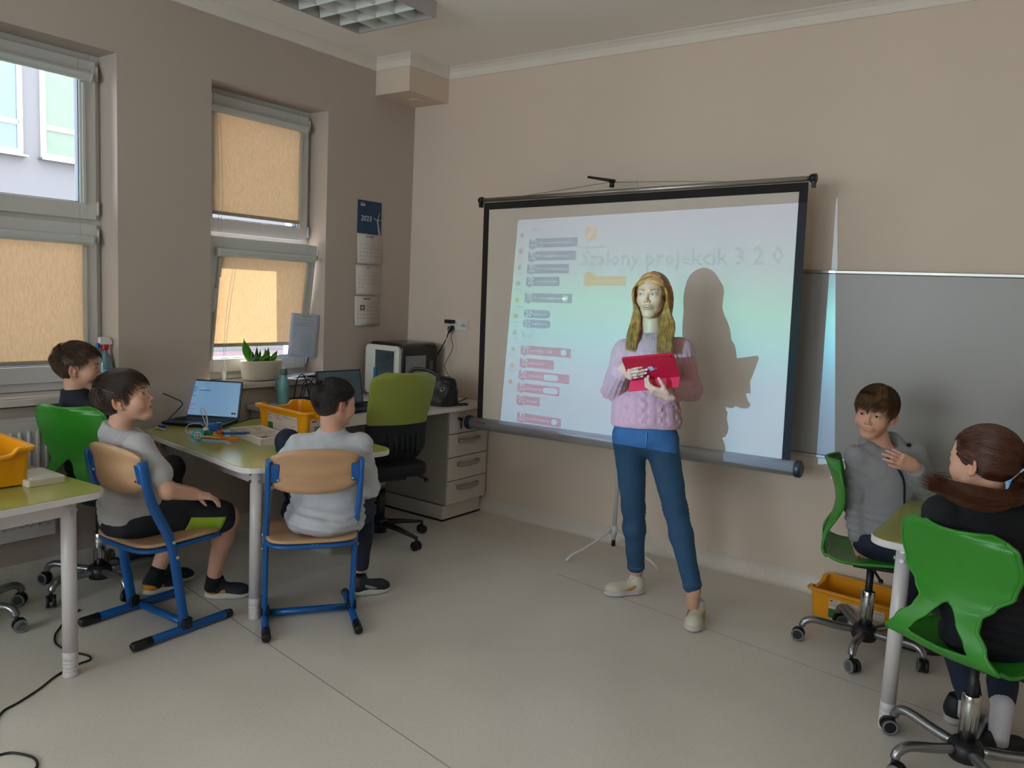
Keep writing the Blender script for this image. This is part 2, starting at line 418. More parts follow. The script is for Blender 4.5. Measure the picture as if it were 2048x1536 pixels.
blind(1, 'lower', .56, 'beige roller blind on the inward-tilted lower sash above the potted plant')
blind(2, 'upper', .004, 'rolled-up blind casing on the open-view upper left window showing the building outside')
blind(2, 'lower', .63, 'beige roller blind lit by sun on the lower left window behind the dark-haired boys')
# bead chain with its weight hanging from the upper blind of window 1
t = thing('blind_chain', 'white bead chains with weights hanging left of the potted plant window', 'cord', (0, 0, 0))
M_white = mat('white_plastic', (225, 224, 220), .4, var=.01)
each([lambda b, dy=dy: b.tube(bez([(-.095, -1.575 + dy, 2.52), (-.075, -1.57 + dy, 2.1), (-.07, -1.578 + dy * .9, 1.75), (-.07, -1.572 + dy * .6, 1.62)], 14), .0012, 5) for dy in (0, .022)], 'bead_chain', M_white, t)
b = MB(); b.lathe([(.0, 0), (.009, .004), (.011, .05), (.006, .07), (0, .074)], 10, c=(-.07, -1.566, 1.56)); b.build('weight', M_white, t)
each([lambda b, dy=dy: b.tube(bez([(-.01, -1.50 + dy, 1.70), (-.035, -1.535 + dy, 1.4), (-.05, -1.55 + dy * .6, 1.1), (-.052, -1.545 + dy * .3, 1.04)], 14), .0012, 5) for dy in (0, .02)], 'bead_chain', M_white, t)
b = MB(); b.lathe([(.0, 0), (.012, .004), (.017, .06), (.008, .095), (0, .1)], 10, c=(-.052, -1.545, .935)); b.build('weight', M_white, t)

# ---------------------------------------------------------------- the house across the yard
M_fac = mat('facade_render', (92, 89, 94), .9, var=.02, scale=.5)
M_plin = mat('facade_plinth', (112, 92, 98), .9, var=.05, scale=1.5)
M_paneD = mat('dark_pane', (70, 84, 100), .08, spec=.8)
M_paneG = mat('green_curtain_pane', (92, 102, 92), .2, spec=.3)
bd = thing('house_across', 'pale rendered house with white windows seen through the upper left window', 'building', (-9, 2, -.6))
MB().box((-.5, 4.5, 4.2), (1.0, 15, 7.0)).build('wall', M_fac, bd)
MB().box((-.47, 4.5, .35), (1.0, 15, .9)).build('plinth', M_plin, bd)
MB().box((-.6, 4.5, 7.85), (2.0, 15.6, .35)).build('roof_edge', mat('roof_dark', (90, 80, 80), .8), bd)
def far_window(ya, yb, za, zb, split, dark):
    b = frame_mb(ya, yb, za, zb, -.03, .05, .06); b.box((.01, (ya + yb) / 2, split), (.08, yb - ya - .1, .07))
    b.box((.01, ya + (yb - ya) * .62, (split + zb) / 2), (.075, .07, zb - split - .05))
    f = b.build('window', M_white, bd)
    MB().box((.005, (ya + yb) / 2, (split + zb) / 2), (.02, yb - ya - .1, zb - split - .06)).build('pane', M_paneD if dark else M_paneG, f)
    MB().box((.005, (ya + yb) / 2, (split + za) / 2), (.02, yb - ya - .1, split - za - .06)).build('pane', M_paneD if dark else M_paneG, f)
    MB().box((.06, (ya + yb) / 2, za - .03), (.16, yb - ya + .08, .03)).build('ledge', M_grey, f)
for (ya, yb, dk) in ((-2.6, -.886, 1), (-.62, 1.0, 0), (2.6, 4.2, 1), (5.2, 6.8, 0)):
    far_window(ya, yb, 3.85, 5.35, 4.3, dk); far_window(ya, yb, 1.2, 2.55, 1.55, dk)
struct(MB().box((-8, 0, -.65), (15, 40, .1)).build('ground_outside', mat('yard_paving', (190, 182, 176), .9, var=.1, scale=2)))
# ================================================================ FURNITURE
M_tabtop = mat('table_green_laminate', (160, 161, 84), .17, var=.03, scale=2, spec=.5)
M_tabedge = mat('table_white_edge', (226, 222, 220), .35, var=.01)
M_legw = mat('white_powder_coat', (214, 208, 208), .3, var=.01)
M_chrome = mat('chrome', (200, 200, 200), .15, metal=1, var=.01)
M_steel = mat('brushed_steel', (150, 150, 152), .3, metal=.9, var=.03)
M_black = mat('black_plastic', (22, 22, 26), .45, var=.05)
M_rubber = mat('grey_rubber', (120, 120, 124), .6)
M_green = mat('chair_green_plastic', (54, 142, 42), .34, var=.02, scale=3, bump=.04, bscale=400)
M_blue = mat('blue_steel', (14, 90, 164), .38, var=.08, scale=9, coat=.2)
M_wood = mat('beech_plywood', (200, 158, 120), .38, var=.10, scale=3, stretch=(1, 9, 9), coat=.15)
def school_table(label, loc, rz, w, d, h=.735, legs=None):
    """w along local x, d along local y, origin at the floor centre"""
    t = thing('school_table', label, 'table', loc, rz)
    b = MB(); b.prism(rrect(w, d, .085, 7), h - .028, h - .0015); b.build('tabletop', M_tabedge, t, bev=.004)
    b = MB(); b.prism(rrect(w - .006, d - .006, .082, 7), h - .0015, h); b.build('laminate', M_tabtop, t, label='green laminate surface')
    fx, fy = w / 2 - .11, d / 2 - .11
    b = MB()
    for sy in (-1, 1): b.box((0, sy * fy, h - .028 - .035), (2 * fx - .04, .025, .07))
    for sx in (-1, 1): b.box((sx * fx, 0, h - .028 - .035), (.025, 2 * fy - .04, .07))
    b.build('frame', M_legw, t)
    for (sx, sy) in ((1, 1), (1, -1), (-1, 1), (-1, -1)):
        b = MB(); b.lathe([(.027, .10), (.027, h - .03)], 18, c=(sx * fx, sy * fy, 0))
        lg = b.build('leg', M_legw, t)
        b = MB(); pr = [(.024, 0), (.0265, .003)]
        for z in (.022, .036, .052, .066, .1): pr += [(.0275, z - .0015), (.0262, z), (.0275, z + .0015)]
        b.lathe([(.0265, 0), (.0275, .004)] + pr[2:], 18, c=(sx * fx, sy * fy, 0)); b.build('adjustable_foot', M_legw, lg)
        for z in (h - .05, h - .085):
            for dv in (Vector((sx, 0, 0)), Vector((0, sy, 0))):
                p = Vector((sx * fx, sy * fy, z)) + dv * .026; MB().cyl(p, p + dv * .006, .008, 10).build('bolt', M_chrome, lg)
    return t
def rz_of(ax, ay, bx, by): return math.atan2(by - ay, bx - ax)
# tables: placed by their near right corner
def place_table(label, corner, rz, w, d):
    """corner = (right, near) corner"""
    c, s = math.cos(rz), math.sin(rz)
    lx, ly = -w / 2, d / 2
    return school_table(label, (corner[0] + c * lx - s * ly, corner[1] + s * lx + c * ly, 0), rz, w, d)
T_mid = place_table('green-topped white table with the laptop and brick robot, under the windows', (1.285, -2.345), R(7.5) * -1, 1.17, .82)
T_left = place_table('green-topped white table in the near left corner carrying the big yellow bin', (1.285, -3.62), R(4), 1.20, .72)
T_right = place_table('green-topped white table at the right edge between the two green chairs', (4.42, -1.385), R(-.5), .82, 1.25)

# ---------------------------------------------------------------- green swivel chairs
def green_chair(label, loc, rz, lift=0., base_rz=0.):
    """faces local +y; origin on the floor under the gas lift"""
    t = thing('swivel_chair', label, 'chair', loc, rz)
    # seat + back shell: profile (y, z) from the seat front up to the back top
    prof = bez([(0, .215, .425), (0, .17, .452), (0, .06, .45), (0, -.08, .438), (0, -.165, .447), (0, -.212, .49), (0, -.205, .56), (0, -.182, .62), (0, -.172, .69), (0, -.185, .76), (0, -.212, .83), (0, -.232, .875)], 143)
    NP = len(prof) - 1
    def wd(v):      # half width along the profile
        ks = [(0, .14), (.03, .18), (.12, .205), (.3, .205), (.42, .195), (.50, .155), (.565, .112), (.62, .105), (.67, .135), (.74, .185), (.84, .205), (.93, .195), (.975, .165), (1, .115)]
        for (a, x), (b, y) in zip(ks, ks[1:]):
            if v <= b:
                q = (v - a) / (b - a); q = q * q * (3 - 2 * q); return x + (y - x) * q
        return ks[-1][1]
    NU = 56
    def fn(u, v):
        p = prof[int(round(v * NP))]; w = wd(v); x = (u * 2 - 1)
        curl = max(0, v - .45) * .10 * (x * x) if v > .45 else 0.
        dish = .018 * (x * x) * (1 if v < .4 else .3)
        return Vector((x * w, p.y + curl, p.z + dish + lift))
    def hw(v):      # half width of the opening between the two struts, as a share of the shell's half width
        if not .452 < v < .645: return 0.
        q = (.645 - v) / .193; return .66 * min(1, q ** .5) * min(1, (1 - q) * 14) ** .5
    b = MB(); vs, fs, idx = [], [], {}; H_ = 14
    for j in range(NP + 1):
        v = j / NP; h = hw(v)
        for i in range(H_ + 1): idx[(j, 0, i)] = len(vs); vs.append(fn((1 + (-1 + (1 - h) * i / H_)) / 2, v))
        for i in range(H_ + 1):
            if i == 0 and h == 0: idx[(j, 1, 0)] = idx[(j, 0, H_)]; continue
            idx[(j, 1, i)] = len(vs); vs.append(fn((1 + h + (1 - h) * i / H_) / 2, v))
    for j in range(NP):
        for s_ in (0, 1):
            for i in range(H_): fs.append((idx[(j, s_, i)], idx[(j, s_, i + 1)], idx[(j + 1, s_, i + 1)], idx[(j + 1, s_, i)]))
    b.add(vs, fs, True)
    sh = b.build('seat_shell', M_green, t, solid=.010)
    b = MB(); L_ = [fn(0, v / NP) for v in range(0, NP + 1, 2)] + [fn(u / 14, 1) for u in range(1, 14)] + [fn(1, 1 - v / NP) for v in range(0, NP + 1, 2)] + [fn(1 - u / 14, 0) for u in range(1, 14)]
    b.tube(L_ + [L_[0]], .0072, 6, cap=False); b.build('shell_rim', M_green, sh)
    b = MB(); b.box((0, .01, .415 + lift), (.17, .18, .022), ch=.006); b.cyl((.0, 0, .40 + lift), (.17, .03, .392 + lift), .006, 8); b.box((.18, .033, .391 + lift), (.04, .02, .009), ch=.003)
    b.build('seat_plate', M_black, t)
    b = MB(); b.lathe([(.016, .20), (.016, .405 + lift)], 16); b.build('gas_piston', M_black, t)
    b = MB(); b.lathe([(.029, .10), (.029, .28), (.026, .285), (0, .285)], 20); b.build('column', M_chrome, t)
    b = MB(); b.lathe([(.0, .055), (.05, .055), (.056, .07), (.056, .10), (.045, .118), (.0, .12)], 22); b.build('hub', M_black, t)
    for k in range(5):
        a = base_rz + 2 * PI * k / 5 - rz; c, s = math.cos(a), math.sin(a)
        b = MB(); pth = [Vector((c * r, s * r, z)) for r, z in ((.04, .092), (.12, .098), (.19, .108), (.235, .108), (.262, .092), (.27, .072))]
        b.tube(bez(pth, 15), [.019] * 8 + [.0185] * 4 + [.017] * 4, 10, flat=.9)
        lg = b.build('base_arm', M_steel, t)
        ta = a + .9 + k * 1.3; ct, st = math.cos(ta), math.sin(ta)
        e = Vector((c * .272, s * .272, 0)); off = Vector((-st, ct, 0))
        b = MB(); b.cyl(e + Vector((0, 0, .05)), e + Vector((0, 0, .078)), .008, 8); q = e + Vector((ct, st, 0)) * .012
        b.cyl(q + off * .020 + Vector((0, 0, .03)), q + off * .006 + Vector((0, 0, .03)), .029, 18)
        b.cyl(q - off * .020 + Vector((0, 0, .03)), q - off * .006 + Vector((0, 0, .03)), .029, 18)
        b.box(q + Vector((0, 0, .045)), (.03, .012, .03), rotz(ta))
        cs = b.build('caster', M_black, lg)
        for sg in (-1, 1):
            p = q + off * .0205 * sg + Vector((0, 0, .03)); M4 = Matrix.Translation(p) @ off.to_track_quat('Z', 'Y').to_matrix().to_4x4()
            MB().lathe([(.0285, -.002), (.0285, .0015), (.021, .0015), (.021, -.002)], 20, M=M4).build('wheel_ring', M_rubber, lg)
    return t
green_chair('green plastic swivel chair by the left window with the navy-shirted boy on it', (.335, -2.50, 0), R(20), .055, R(-75))
green_chair('green plastic swivel chair at the left edge, mostly hidden behind the big yellow bin', (.345, -3.11, 0), R(-2), .0, R(27.6))
green_chair('green plastic swivel chair seen side-on under the boy in the grey hoodie', (3.48, -.60, 0), R(-76), .0, R(-88))
green_chair('green plastic swivel chair in the right foreground under the girl in black', (3.985, -1.42, 0), R(-28), .0, R(155))

# ---------------------------------------------------------------- blue steel school chairs
def flat_tube(b, path, w, h, up=(0, 0, 1)):
    b.tube(path, w, 8, flat=h / w, up=up, smooth=True)
def blue_chair(label, loc, rz):
    """faces local +y; origin on the floor below the seat centre"""
    t = thing('school_chair', label, 'chair', loc, rz)
    for s in (-1, 1):
        x = s * .197
        b = MB(); b.tube([(x, -.245, .022), (x, -.235, .024), (x, .205, .024), (x, .215, .022)], [.016, .018, .018, .016], 10, flat=1.1); rn = b.build('floor_runner', M_blue, t)
        b = MB(); b.tube([(x, -.262, .022), (x, -.255, .024), (x, -.175, .024)], [.017, .020, .020], 10, flat=1.05); b.build('end_cap', M_black, rn)
        b = MB(); b.tube([(x, .19, .024), (x, .225, .022)], [.0195, .0175], 10, flat=1.05); b.build('end_cap', M_black, rn)
        b = MB(); pth = bez([(x, -.015, .035), (x, -.045, .22), (x, -.085, .43), (x, -.172, .62), (x, -.212, .795)], 20)
        b.tube(pth, .0235, 10, flat=.55, up=(1, 0, 0)); up_ = b.build('upright', M_blue, t)
        b = MB(); b.box((x, -.012, .05), (.042, .05, .05), ch=.006); b.build('plastic_socket', M_black, up_)
        for z, y in ((.36, -.062), (.43, -.078)): MB().cyl((x + s * .012, y, z), (x + s * .018, y, z), .008, 10).build('bolt', M_chrome, up_)
        b = MB(); b.box((x - s * .026, -.2125, .737), (.040, .006, .085), Matrix.Rotation(R(12), 3, 'X'), ch=.004); b.build('back_bracket', M_blue, up_)
    b = MB(); b.tube([(-.197, .02, .026), (.197, .02, .026)], .018, 10, flat=.9); b.build('cross_bar', M_blue, t)
    b = MB(); b.tube(bez([(-.182, .17, .408), (-.182, -.06, .402), (-.168, -.155, .402), (-.1, -.19, .402), (.1, -.19, .402), (.168, -.155, .402), (.182, -.06, .402), (.182, .17, .408)], 35), .019, 8, flat=.62, up=(0, 0, 1)); b.tube([(-.18, .12, .402), (.18, .12, .402)], .011, 8)
    b.build('seat_frame', M_blue, t)
    out = rrect(.40, .40, .07, 6)
    b = MB()
    def seat(u, v):
        x = (u * 2 - 1); y = (v * 2 - 1); k = (1 - .10 * y * y * y * y) if y < 0 else 1
        m = max(abs(x), abs(y)); 
        rx = x * .2 * (1 - .12 * abs(y) ** 6); ry = y * .20 * (1 - .10 * abs(x) ** 6)
        return Vector((rx, ry - .005, .428 - .014 * math.exp(-((y + .35) ** 2) * 3) * (1 - x * x) - .022 * max(0, y - .72) ** 1.3 * 3))
    b.grid(seat, 16, 16); b.build('seat', M_wood, t, solid=.011, bev=0)
    b = MB()
    def back(u, v):
        x = (u * 2 - 1); z = v * 2 - 1
        h = .085 * (1 - .22 * x * x * x * x) + .016 * (1 - x * x)
        return Vector((x * .186, -.198 - .034 * (1 - x * x) - z * .014, .745 + z * h))
    b.grid(back, 16, 8); b.build('backrest', M_wood, t, solid=.010)
    for s in (-1, 1):
        for z in (.71, .765): MB().cyl((s * .158, -.205, z), (s * .158, -.2185, z - .001), .0055, 10).build('rivet', M_chrome, t)
    return t
chA = blue_chair('blue steel and plywood chair with the boy in grey T-shirt and black shorts', (.915, -2.52, 0), R(3))
chB = blue_chair('blue steel and plywood chair seen from behind with the boy in long-sleeved grey shirt', (1.355, -2.045, 0), R(55))
b = MB(); b.cyl((-.004, -.2055, .408), (-.004, -.2075, .408), .008, 14); b.build('sticker', mat('sticker_green', (70, 160, 60), .5), chB)
b = MB(); b.cyl((.011, -.2055, .407), (.011, -.2075, .407), .008, 14); b.build('sticker', mat('sticker_blue', (60, 150, 210), .5), chB)

# ---------------------------------------------------------------- office chair
M_olive = mat('office_back_green', (142, 148, 62), .5, var=.02, scale=3)
M_mesh = mat('black_mesh', (18, 20, 26), .75, var=.2, scale=60, bump=.4, bscale=300)
t = thing('office_chair', 'office chair with an olive green upper back and black mesh lower back at the desk', 'chair', (.755, -.99, 0), R(75))
prof = bez([(0, -.16, .53), (0, -.205, .60), (0, -.20, .70), (0, -.215, .80), (0, -.25, .93), (0, -.285, 1.065)], 40); NPo = len(prof) - 1
def wo(v):
    if v < .50: return .175 + .03 * math.sin(v / .5 * PI / 2)
    q = (v - .5) / .5
    return .205 + .02 * q - (.0 if q < .86 else .10 * ((q - .86) / .14) ** 2.2)
def fo(u, v):
    p = prof[int(round(v * NPo))]; x = u * 2 - 1; w = wo(v)
    return Vector((x * w, p.y + .05 * x * x, p.z))
b = MB(); b.grid(lambda u, v: fo(u, .5 + v * .5), 16, 20); b.build('upper_back', M_olive, t, solid=.02, sub=1)
b = MB(); b.grid(lambda u, v: fo(u, v * .52), 16, 20); lb = b.build('lower_back', M_mesh, t, solid=.014)
for k in range(7):
    u = .2 + k * .1; b = MB(); b.tube([fo(u, v) + Vector((0, -.012, 0)) for v in (.14, .2, .26, .32, .38)], .005, 6); b.build('rib', M_black, lb)
b = MB(); b.prism(rrect(.46, .45, .12, 6), .43, .50); b.build('seat', M_mesh, t, bev=.02, seg=3)
b = MB(); b.box((0, -.02, .415), (.20, .24, .04), ch=.01); b.build('tilt_mechanism', M_black, t)
b = MB(); b.tube(bez([(.10, -.04, .405), (.20, -.08, .40), (.25, -.09, .38), (.26, -.12, .372), (.235, -.12, .37)], 12), .007, 8); b.build('lever', M_black, t)
b = MB(); b.lathe([(.026, .10), (.026, .33)], 16); b.build('column', M_black, t)
b = MB(); b.lathe([(.0275, .33), (.0275, .385)], 16); b.build('column_collar', M_steel, t)
b = MB(); b.lathe([(0, .05), (.04, .05), (.045, .13), (.0, .14)], 16); b.build('hub', M_black, t)
for k in range(5):
    a = R(1) - R(75) + 2 * PI * k / 5; c, s = math.cos(a), math.sin(a)
    b = MB(); b.tube([(c * .03, s * .03, .11), (c * .15, s * .15, .098), (c * .30, s * .30, .075)], [.028, .022, .013], 8, flat=.7); lg = b.build('base_arm', M_black, t)
    b = MB(); e = Vector((c * .30, s * .30, 0)); off = Vector((-s, c, 0)); b.cyl(e + Vector((0, 0, .05)), e + Vector((0, 0, .075)), .008, 8)
    for sg in (-1, 1): b.cyl(e + off * .022 * sg + Vector((0, 0, .027)), e + off * .004 * sg + Vector((0, 0, .027)), .027, 16)
    b.build('caster', M_black, lg)

# ---------------------------------------------------------------- teacher's desk with drawer unit
M_desk = mat('white_melamine', (222, 214, 206), .4, var=.015)
M_deskside = mat('melamine_side', (196, 192, 184), .45, var=.015)
t = thing('desk', "long white desk with a drawer unit along the window wall, carrying the printer", 'desk', (0, 0, 0))
MB().box((.435, -.725, .7725), (.85, 1.40, .025)).build('desktop', M_desk, t, bev=.002)
MB().box((.40, -1.395, .38), (.74, .022, .76)).build('side_panel', M_deskside, t)
MB().box((.06, -.90, .50), (.018, .96, .40)).build('back_panel', M_deskside, t)
b = MB(); b.box((.42, -.425, .44), (.745, .018, .62)); b.box((.42, -.025, .44), (.745, .018, .62)); b.box((.42, -.225, .125), (.745, .40, .018)); b.box((.42, -.225, .75), (.745, .40, .018)); b.box((.06, -.225, .44), (.018, .39, .62))
b.build('drawer_carcass', M_deskside, t)
MB().box((.40, -.225, .0575), (.745, .40, .095)).build('plinth', M_desk, t)
MB().box((.40, -.225, .006), (.752, .407, .012)).build('base_strip', M_black, t)
zz = [.118, .278, .438, .598, .757]
for k in range(4):
    z0, z1 = zz[k] + .003, zz[k + 1] - .003
    fr = MB().box((.802, -.225, (z0 + z1) / 2), (.018, .416, z1 - z0)).build('drawer', M_desk, t, bev=.0015)
    if k < 3:
        zc = (z0 + z1) / 2 + .03
        b = MB(); b.tube(bez([(.812, -.325, zc), (.832, -.320, zc), (.838, -.225, zc - .004), (.832, -.130, zc), (.812, -.125, zc)], 16), .0095, 8, flat=1.5); b.build('handle', mat('handle_grey', (168, 166, 164), .35, metal=.5), fr)
    else:
        b = MB(); b.cyl((.810, -.34, .70), (.816, -.34, .70), .011, 14); b.build('lock', M_steel, fr)
        b = MB(); b.box((.825, -.34, .70), (.02, .003, .014)); b.box((.836, -.34, .694), (.003, .022, .026), ch=.001); b.box((.836, -.342, .655), (.003, .014, .04), ch=.001); b.tube([(.834, -.34, .69), (.838, -.342, .67)], .0012, 5); b.build('key', M_black, fr)
        text_mesh('SISO', .022, mat('faint_print', (170, 165, 160), .5), fr, Matrix.Translation((.8116, -.27, .70)) @ Matrix.Rotation(R(90), 4, 'Z') @ Matrix.Rotation(R(90), 4, 'X'))

# ---------------------------------------------------------------- radiator
t = thing('radiator', 'white panel radiator below the lower left window', 'radiator', (.0, -2.66, 0))
b = MB(); b.box((.105, -.55, .54), (.012, 1.2, .58)); b.box((.035, -.55, .54), (.012, 1.2, .58)); b.build('panel', M_legw, t, bev=.003)
b = MB(); b.box((.07, -.55, .832), (.084, 1.2, .004)); b.box((.07, .052, .54), (.09, .004, .58)); b.build('cover', M_legw, t)
for k in range(30):
    fl = MB(); y = .02 - .04 * k; fl.tube([(.112, y, .31), (.116, y, .33), (.116, y, .76), (.112, y, .78)], [.006, .011, .011, .006], 6, flat=.5, up=(1, 0, 0)); fl.build('convector_rib', M_legw, t)
b = MB(); b.tube([(.07, .06, .30), (.07, .12, .30), (.07, .12, .0)], .009, 8); b.build('pipe', M_legw, t)
# ================================================================ WALL THINGS AND PROJECTION
M_board = mat('whiteboard_enamel', (168, 166, 165), .30, var=.01, spec=.35)
M_alu = mat('aluminium', (168, 166, 160), .32, metal=.85, var=.03)
t = thing('whiteboard', 'grey-white enamel whiteboard with aluminium frame behind the screen', 'whiteboard', (2.62, 0, .75))
MB().box((1.0, -.012, .5), (1.96, .016, .96)).build('writing_surface', M_board, t)
f = MB(); f.box((1.0, -.012, .009), (2.0, .024, .018)); f.box((1.0, -.012, .991), (2.0, .024, .018)); f.box((.009, -.012, .5), (.018, .024, .964)); f.box((1.991, -.012, .5), (.018, .024, .964)); f.build('frame', M_alu, t, bev=.003)

# tripod projection screen: fabric between a case (bottom) and a top bar, a little crooked
TL, TR_, BL, BR_ = Vector((.925, -.30, 2.118)), Vector((2.955, -.30, 2.168)), Vector((.945, -.30, .72)), Vector((2.985, -.30, .765))
t = thing('projection_screen', 'white tripod projection screen with black borders and grey case behind the woman', 'screen', (1.99, -.27, 0))
O = Vector((1.99, -.27, 0))
M_fab = mat('matt_white_screen', (214, 204, 193), .95, var=.01, spec=.1)
M_bord = mat('screen_black_border', (26, 22, 24), .8)
def quad(u, v, y=0.): return BL.lerp(BR_, u).lerp(TL.lerp(TR_, u), v) - O + Vector((0, y, 0))
b = MB(); b.grid(lambda u, v: quad(u, v), 20, 12); b.build('fabric', M_fab, t)
e = 1 / 2.04; b = MB(); bw = .036
def strip(u0, u1, v0, v1): b.add([quad(u0, v0, -.0015), quad(u1, v0, -.0015), quad(u1, v1, -.0015), quad(u0, v1, -.0015)], [(0, 1, 2, 3)])
strip(-.004, bw * e, 0, 1); strip(1 - bw * e, 1.004, 0, 1); strip(bw * e, 1 - bw * e, 1 - .045 / 1.4, 1); b.build('black_border', M_bord, t)
b = MB(); b.tube([quad(-.012, 1.012), quad(1.012, 1.012)], .014, 10); tb = b.build('top_bar', M_alu, t)
each([lambda b: (b.tube([quad(-.022, 1.012), quad(-.010, 1.012)], .022, 10), b.box(quad(-.016, .998), (.016, .03, .05))), lambda b: (b.tube([quad(1.008, 1.012), quad(1.022, 1.012)], .022, 10), b.box(quad(1.016, .998), (.016, .03, .05)))], 'end_cap', M_black, tb)
ca, cb = quad(-.03, -.028), quad(1.022, -.028)
Mq = Matrix.Translation(ca) @ (cb - ca).to_track_quat('Z', 'Y').to_matrix().to_4x4(); LC = (cb - ca).length
b = MB(); b.lathe([(.040, 0), (.040, LC)], 24, M=Mq, sy=1.0); case = b.build('case', mat('case_grey', (176, 176, 180), .28, metal=.35), t)
b = MB(); b.lathe([(0, -.03), (.036, -.03), (.047, -.022), (.047, .006), (.041, .01)], 24, M=Mq); b.build('end_cap', mat('cap_navy', (22, 28, 58), .4), case, label='navy blue end cap')
b = MB(); b.lathe([(.041, LC - .01), (.045, LC - .004), (.045, LC + .018), (.036, LC + .024), (.02, LC + .02), (0, LC + .02)], 24, M=Mq); b.build('end_cap', mat('cap_dark', (48, 54, 60), .4), case, label='dark grey end cap')
b = MB(); b.cyl(ca + Vector((.085, -.034, .016)), ca + Vector((.085, -.0415, .017)), .011, 16); b.build('logo_dot', mat('logo_red', (170, 40, 50), .5), case)
text_mesh('AVTEK', .016, M_bord, case, Matrix.Translation(ca + Vector((.128, -.0405, .014))) @ Matrix.Rotation(R(80), 4, 'X'))
b = MB(); b.tube([(0, 0, .115), (0, 0, 1.9)], .0125, 12); b.tube([(0, .0, 1.9), (0, .0, 2.21)], .009, 10); b.build('post', M_legw, t)
b = MB(); b.tube([(0, 0, .20), (0, 0, .145)], .02, 12); b.build('collar', M_legw, t)
b = MB(); b.lathe([(.012, .075), (.012, .10), (.009, .115)], 10); b.build('post_foot', M_black, t)
for a in (R(-122), R(-3.5), R(118)):
    c, s = math.cos(a), math.sin(a); b = MB(); rr = .27 if a > 1 else .31
    if a > 1: rr = .215
    b.tube(bez([(c * .015, s * .015, .175), (c * rr * .55, s * rr * .55, .085), (c * rr * .85, s * rr * .85, .045), (c * rr * .96, s * rr * .96, .022), (c * rr, s * rr, .008)], 16), .0095, 10, flat=.8); b.build('tripod_leg', M_legw, t)
b = MB(); tp = quad(.455, 1.03); 
b.tube([tp, tp + Vector((0, -.0, .035))], .014, 10); b.tube([tp + Vector((.02, -.005, .034)), tp + Vector((-.15, -.02, .062))], [.014, .010], 10, flat=.7); b.build('carry_handle', M_black, t)
each([lambda b, q=q: b.tube(bez([quad(*w) for w in q], 12), .0022, 6) for q in (((.135, 1.02), (.3, 1.035), (.45, 1.052)), ((.46, 1.05), (.62, 1.038), (.79, 1.022)))], 'hook_cord', M_alu, t)

# ---------------------------------------------------------------- the projector (on a stand near the photographer) and its picture
PJ = Vector((2.28, -3.95, 1.43))
t = thing('projector', 'white data projector on a pole stand facing the screen, outside the photograph', 'projector', (PJ.x, PJ.y, 0))
YS = -.30
k = .045 / (YS - PJ.y)                       # the slide is the screen picture shrunk towards the lamp
def SL(x, z, lay=0):
    """point of the picture on the screen plane (x, z) -> point of the slide, in projector space"""
    q = (Vector((x, YS, z)) - PJ) * (k * (1 + lay * .02)); return q + Vector((0, 0, PJ.z))
# picture corners on the screen plane: the picture is a little wider below
QTL, QTR, QBL, QBR = (1.172, 2.016), (2.985, 2.082), (1.105, .688), (3.105, .690)
def UV(u, v):
    xl = QTL[0] + (QBL[0] - QTL[0]) * v; zl = QTL[1] + (QBL[1] - QTL[1]) * v
    xr = QTR[0] + (QBR[0] - QTR[0]) * v; zr = QTR[1] + (QBR[1] - QTR[1]) * v
    return (xl + (xr - xl) * u, zl + (zr - zl) * u)
def slide_mat(name, col, grad=False):
    m = bpy.data.materials.new(name); m.use_nodes = True; nt = m.node_tree; nt.nodes.clear()
    o = nt.nodes.new('ShaderNodeOutputMaterial'); tr = nt.nodes.new('ShaderNodeBsdfTransparent'); tr.inputs[0].default_value = tuple(col) + (1,)
    if grad:
        tc = nt.nodes.new('ShaderNodeTexCoord'); sp = nt.nodes.new('ShaderNodeSeparateXYZ'); mr = nt.nodes.new('ShaderNodeMapRange')
        rp = nt.nodes.new('ShaderNodeValToRGB'); e = rp.color_ramp.elements
        mr.inputs[1].default_value = SL(*UV(0, 1)).z; mr.inputs[2].default_value = SL(*UV(0, 0)).z
        e[0].position = 0; e[0].color = (.29, .57, .94, 1); e[1].position = 1; e[1].color = (.28, .40, .66, 1)
        for p, c in ((.15, (.30, .57, .92, 1)), (.32, (.30, .64, 1.0, 1)), (.48, (.22, .78, 1.0, 1)), (.62, (.24, .80, .80, 1)), (.78, (.27, .56, .72, 1))):
            q = e.new(p); q.color = c
        nt.links.new(tc.outputs['Object'], sp.inputs[0]); nt.links.new(sp.outputs[2], mr.inputs[0]); nt.links.new(mr.outputs[0], rp.inputs[0]); nt.links.new(rp.outputs[0], tr.inputs[0])
    nt.links.new(tr.outputs[0], o.inputs[0]); return m
b = MB(); qs = [UV(0, 0), UV(1, 0), UV(1, 1), UV(0, 1)]; b.add([SL(*q) for q in qs], [(0, 1, 2, 3)]); b.build('slide', slide_mat('slide_background', (.8, .8, .8), True), t)
LAY = [0]
def shape(name, col, polys):
    LAY[0] += 1; b = MB()
    for pl in polys: b.add([SL(*UV(u, v), lay=LAY[0] * .3) for (u, v) in pl], [tuple(range(len(pl)))])
    b.build(name, slide_mat('slide_' + name + str(LAY[0]), col), t)
AS = 1.42
def circ(u, v, r, n=20): return [(u + r * math.cos(2 * PI * i / n), v + r * AS * math.sin(2 * PI * i / n)) for i in range(n)]
def block(u, v, w, h=.036):
    return [(u, v), (u + .008, v), (u + .012, v + .006), (u + .022, v + .006), (u + .027, v), (u + w, v), (u + w, v + h), (u + .027, v + h), (u + .022, v + h + .007), (u + .012, v + h + .007), (u + .008, v + h), (u, v + h)]
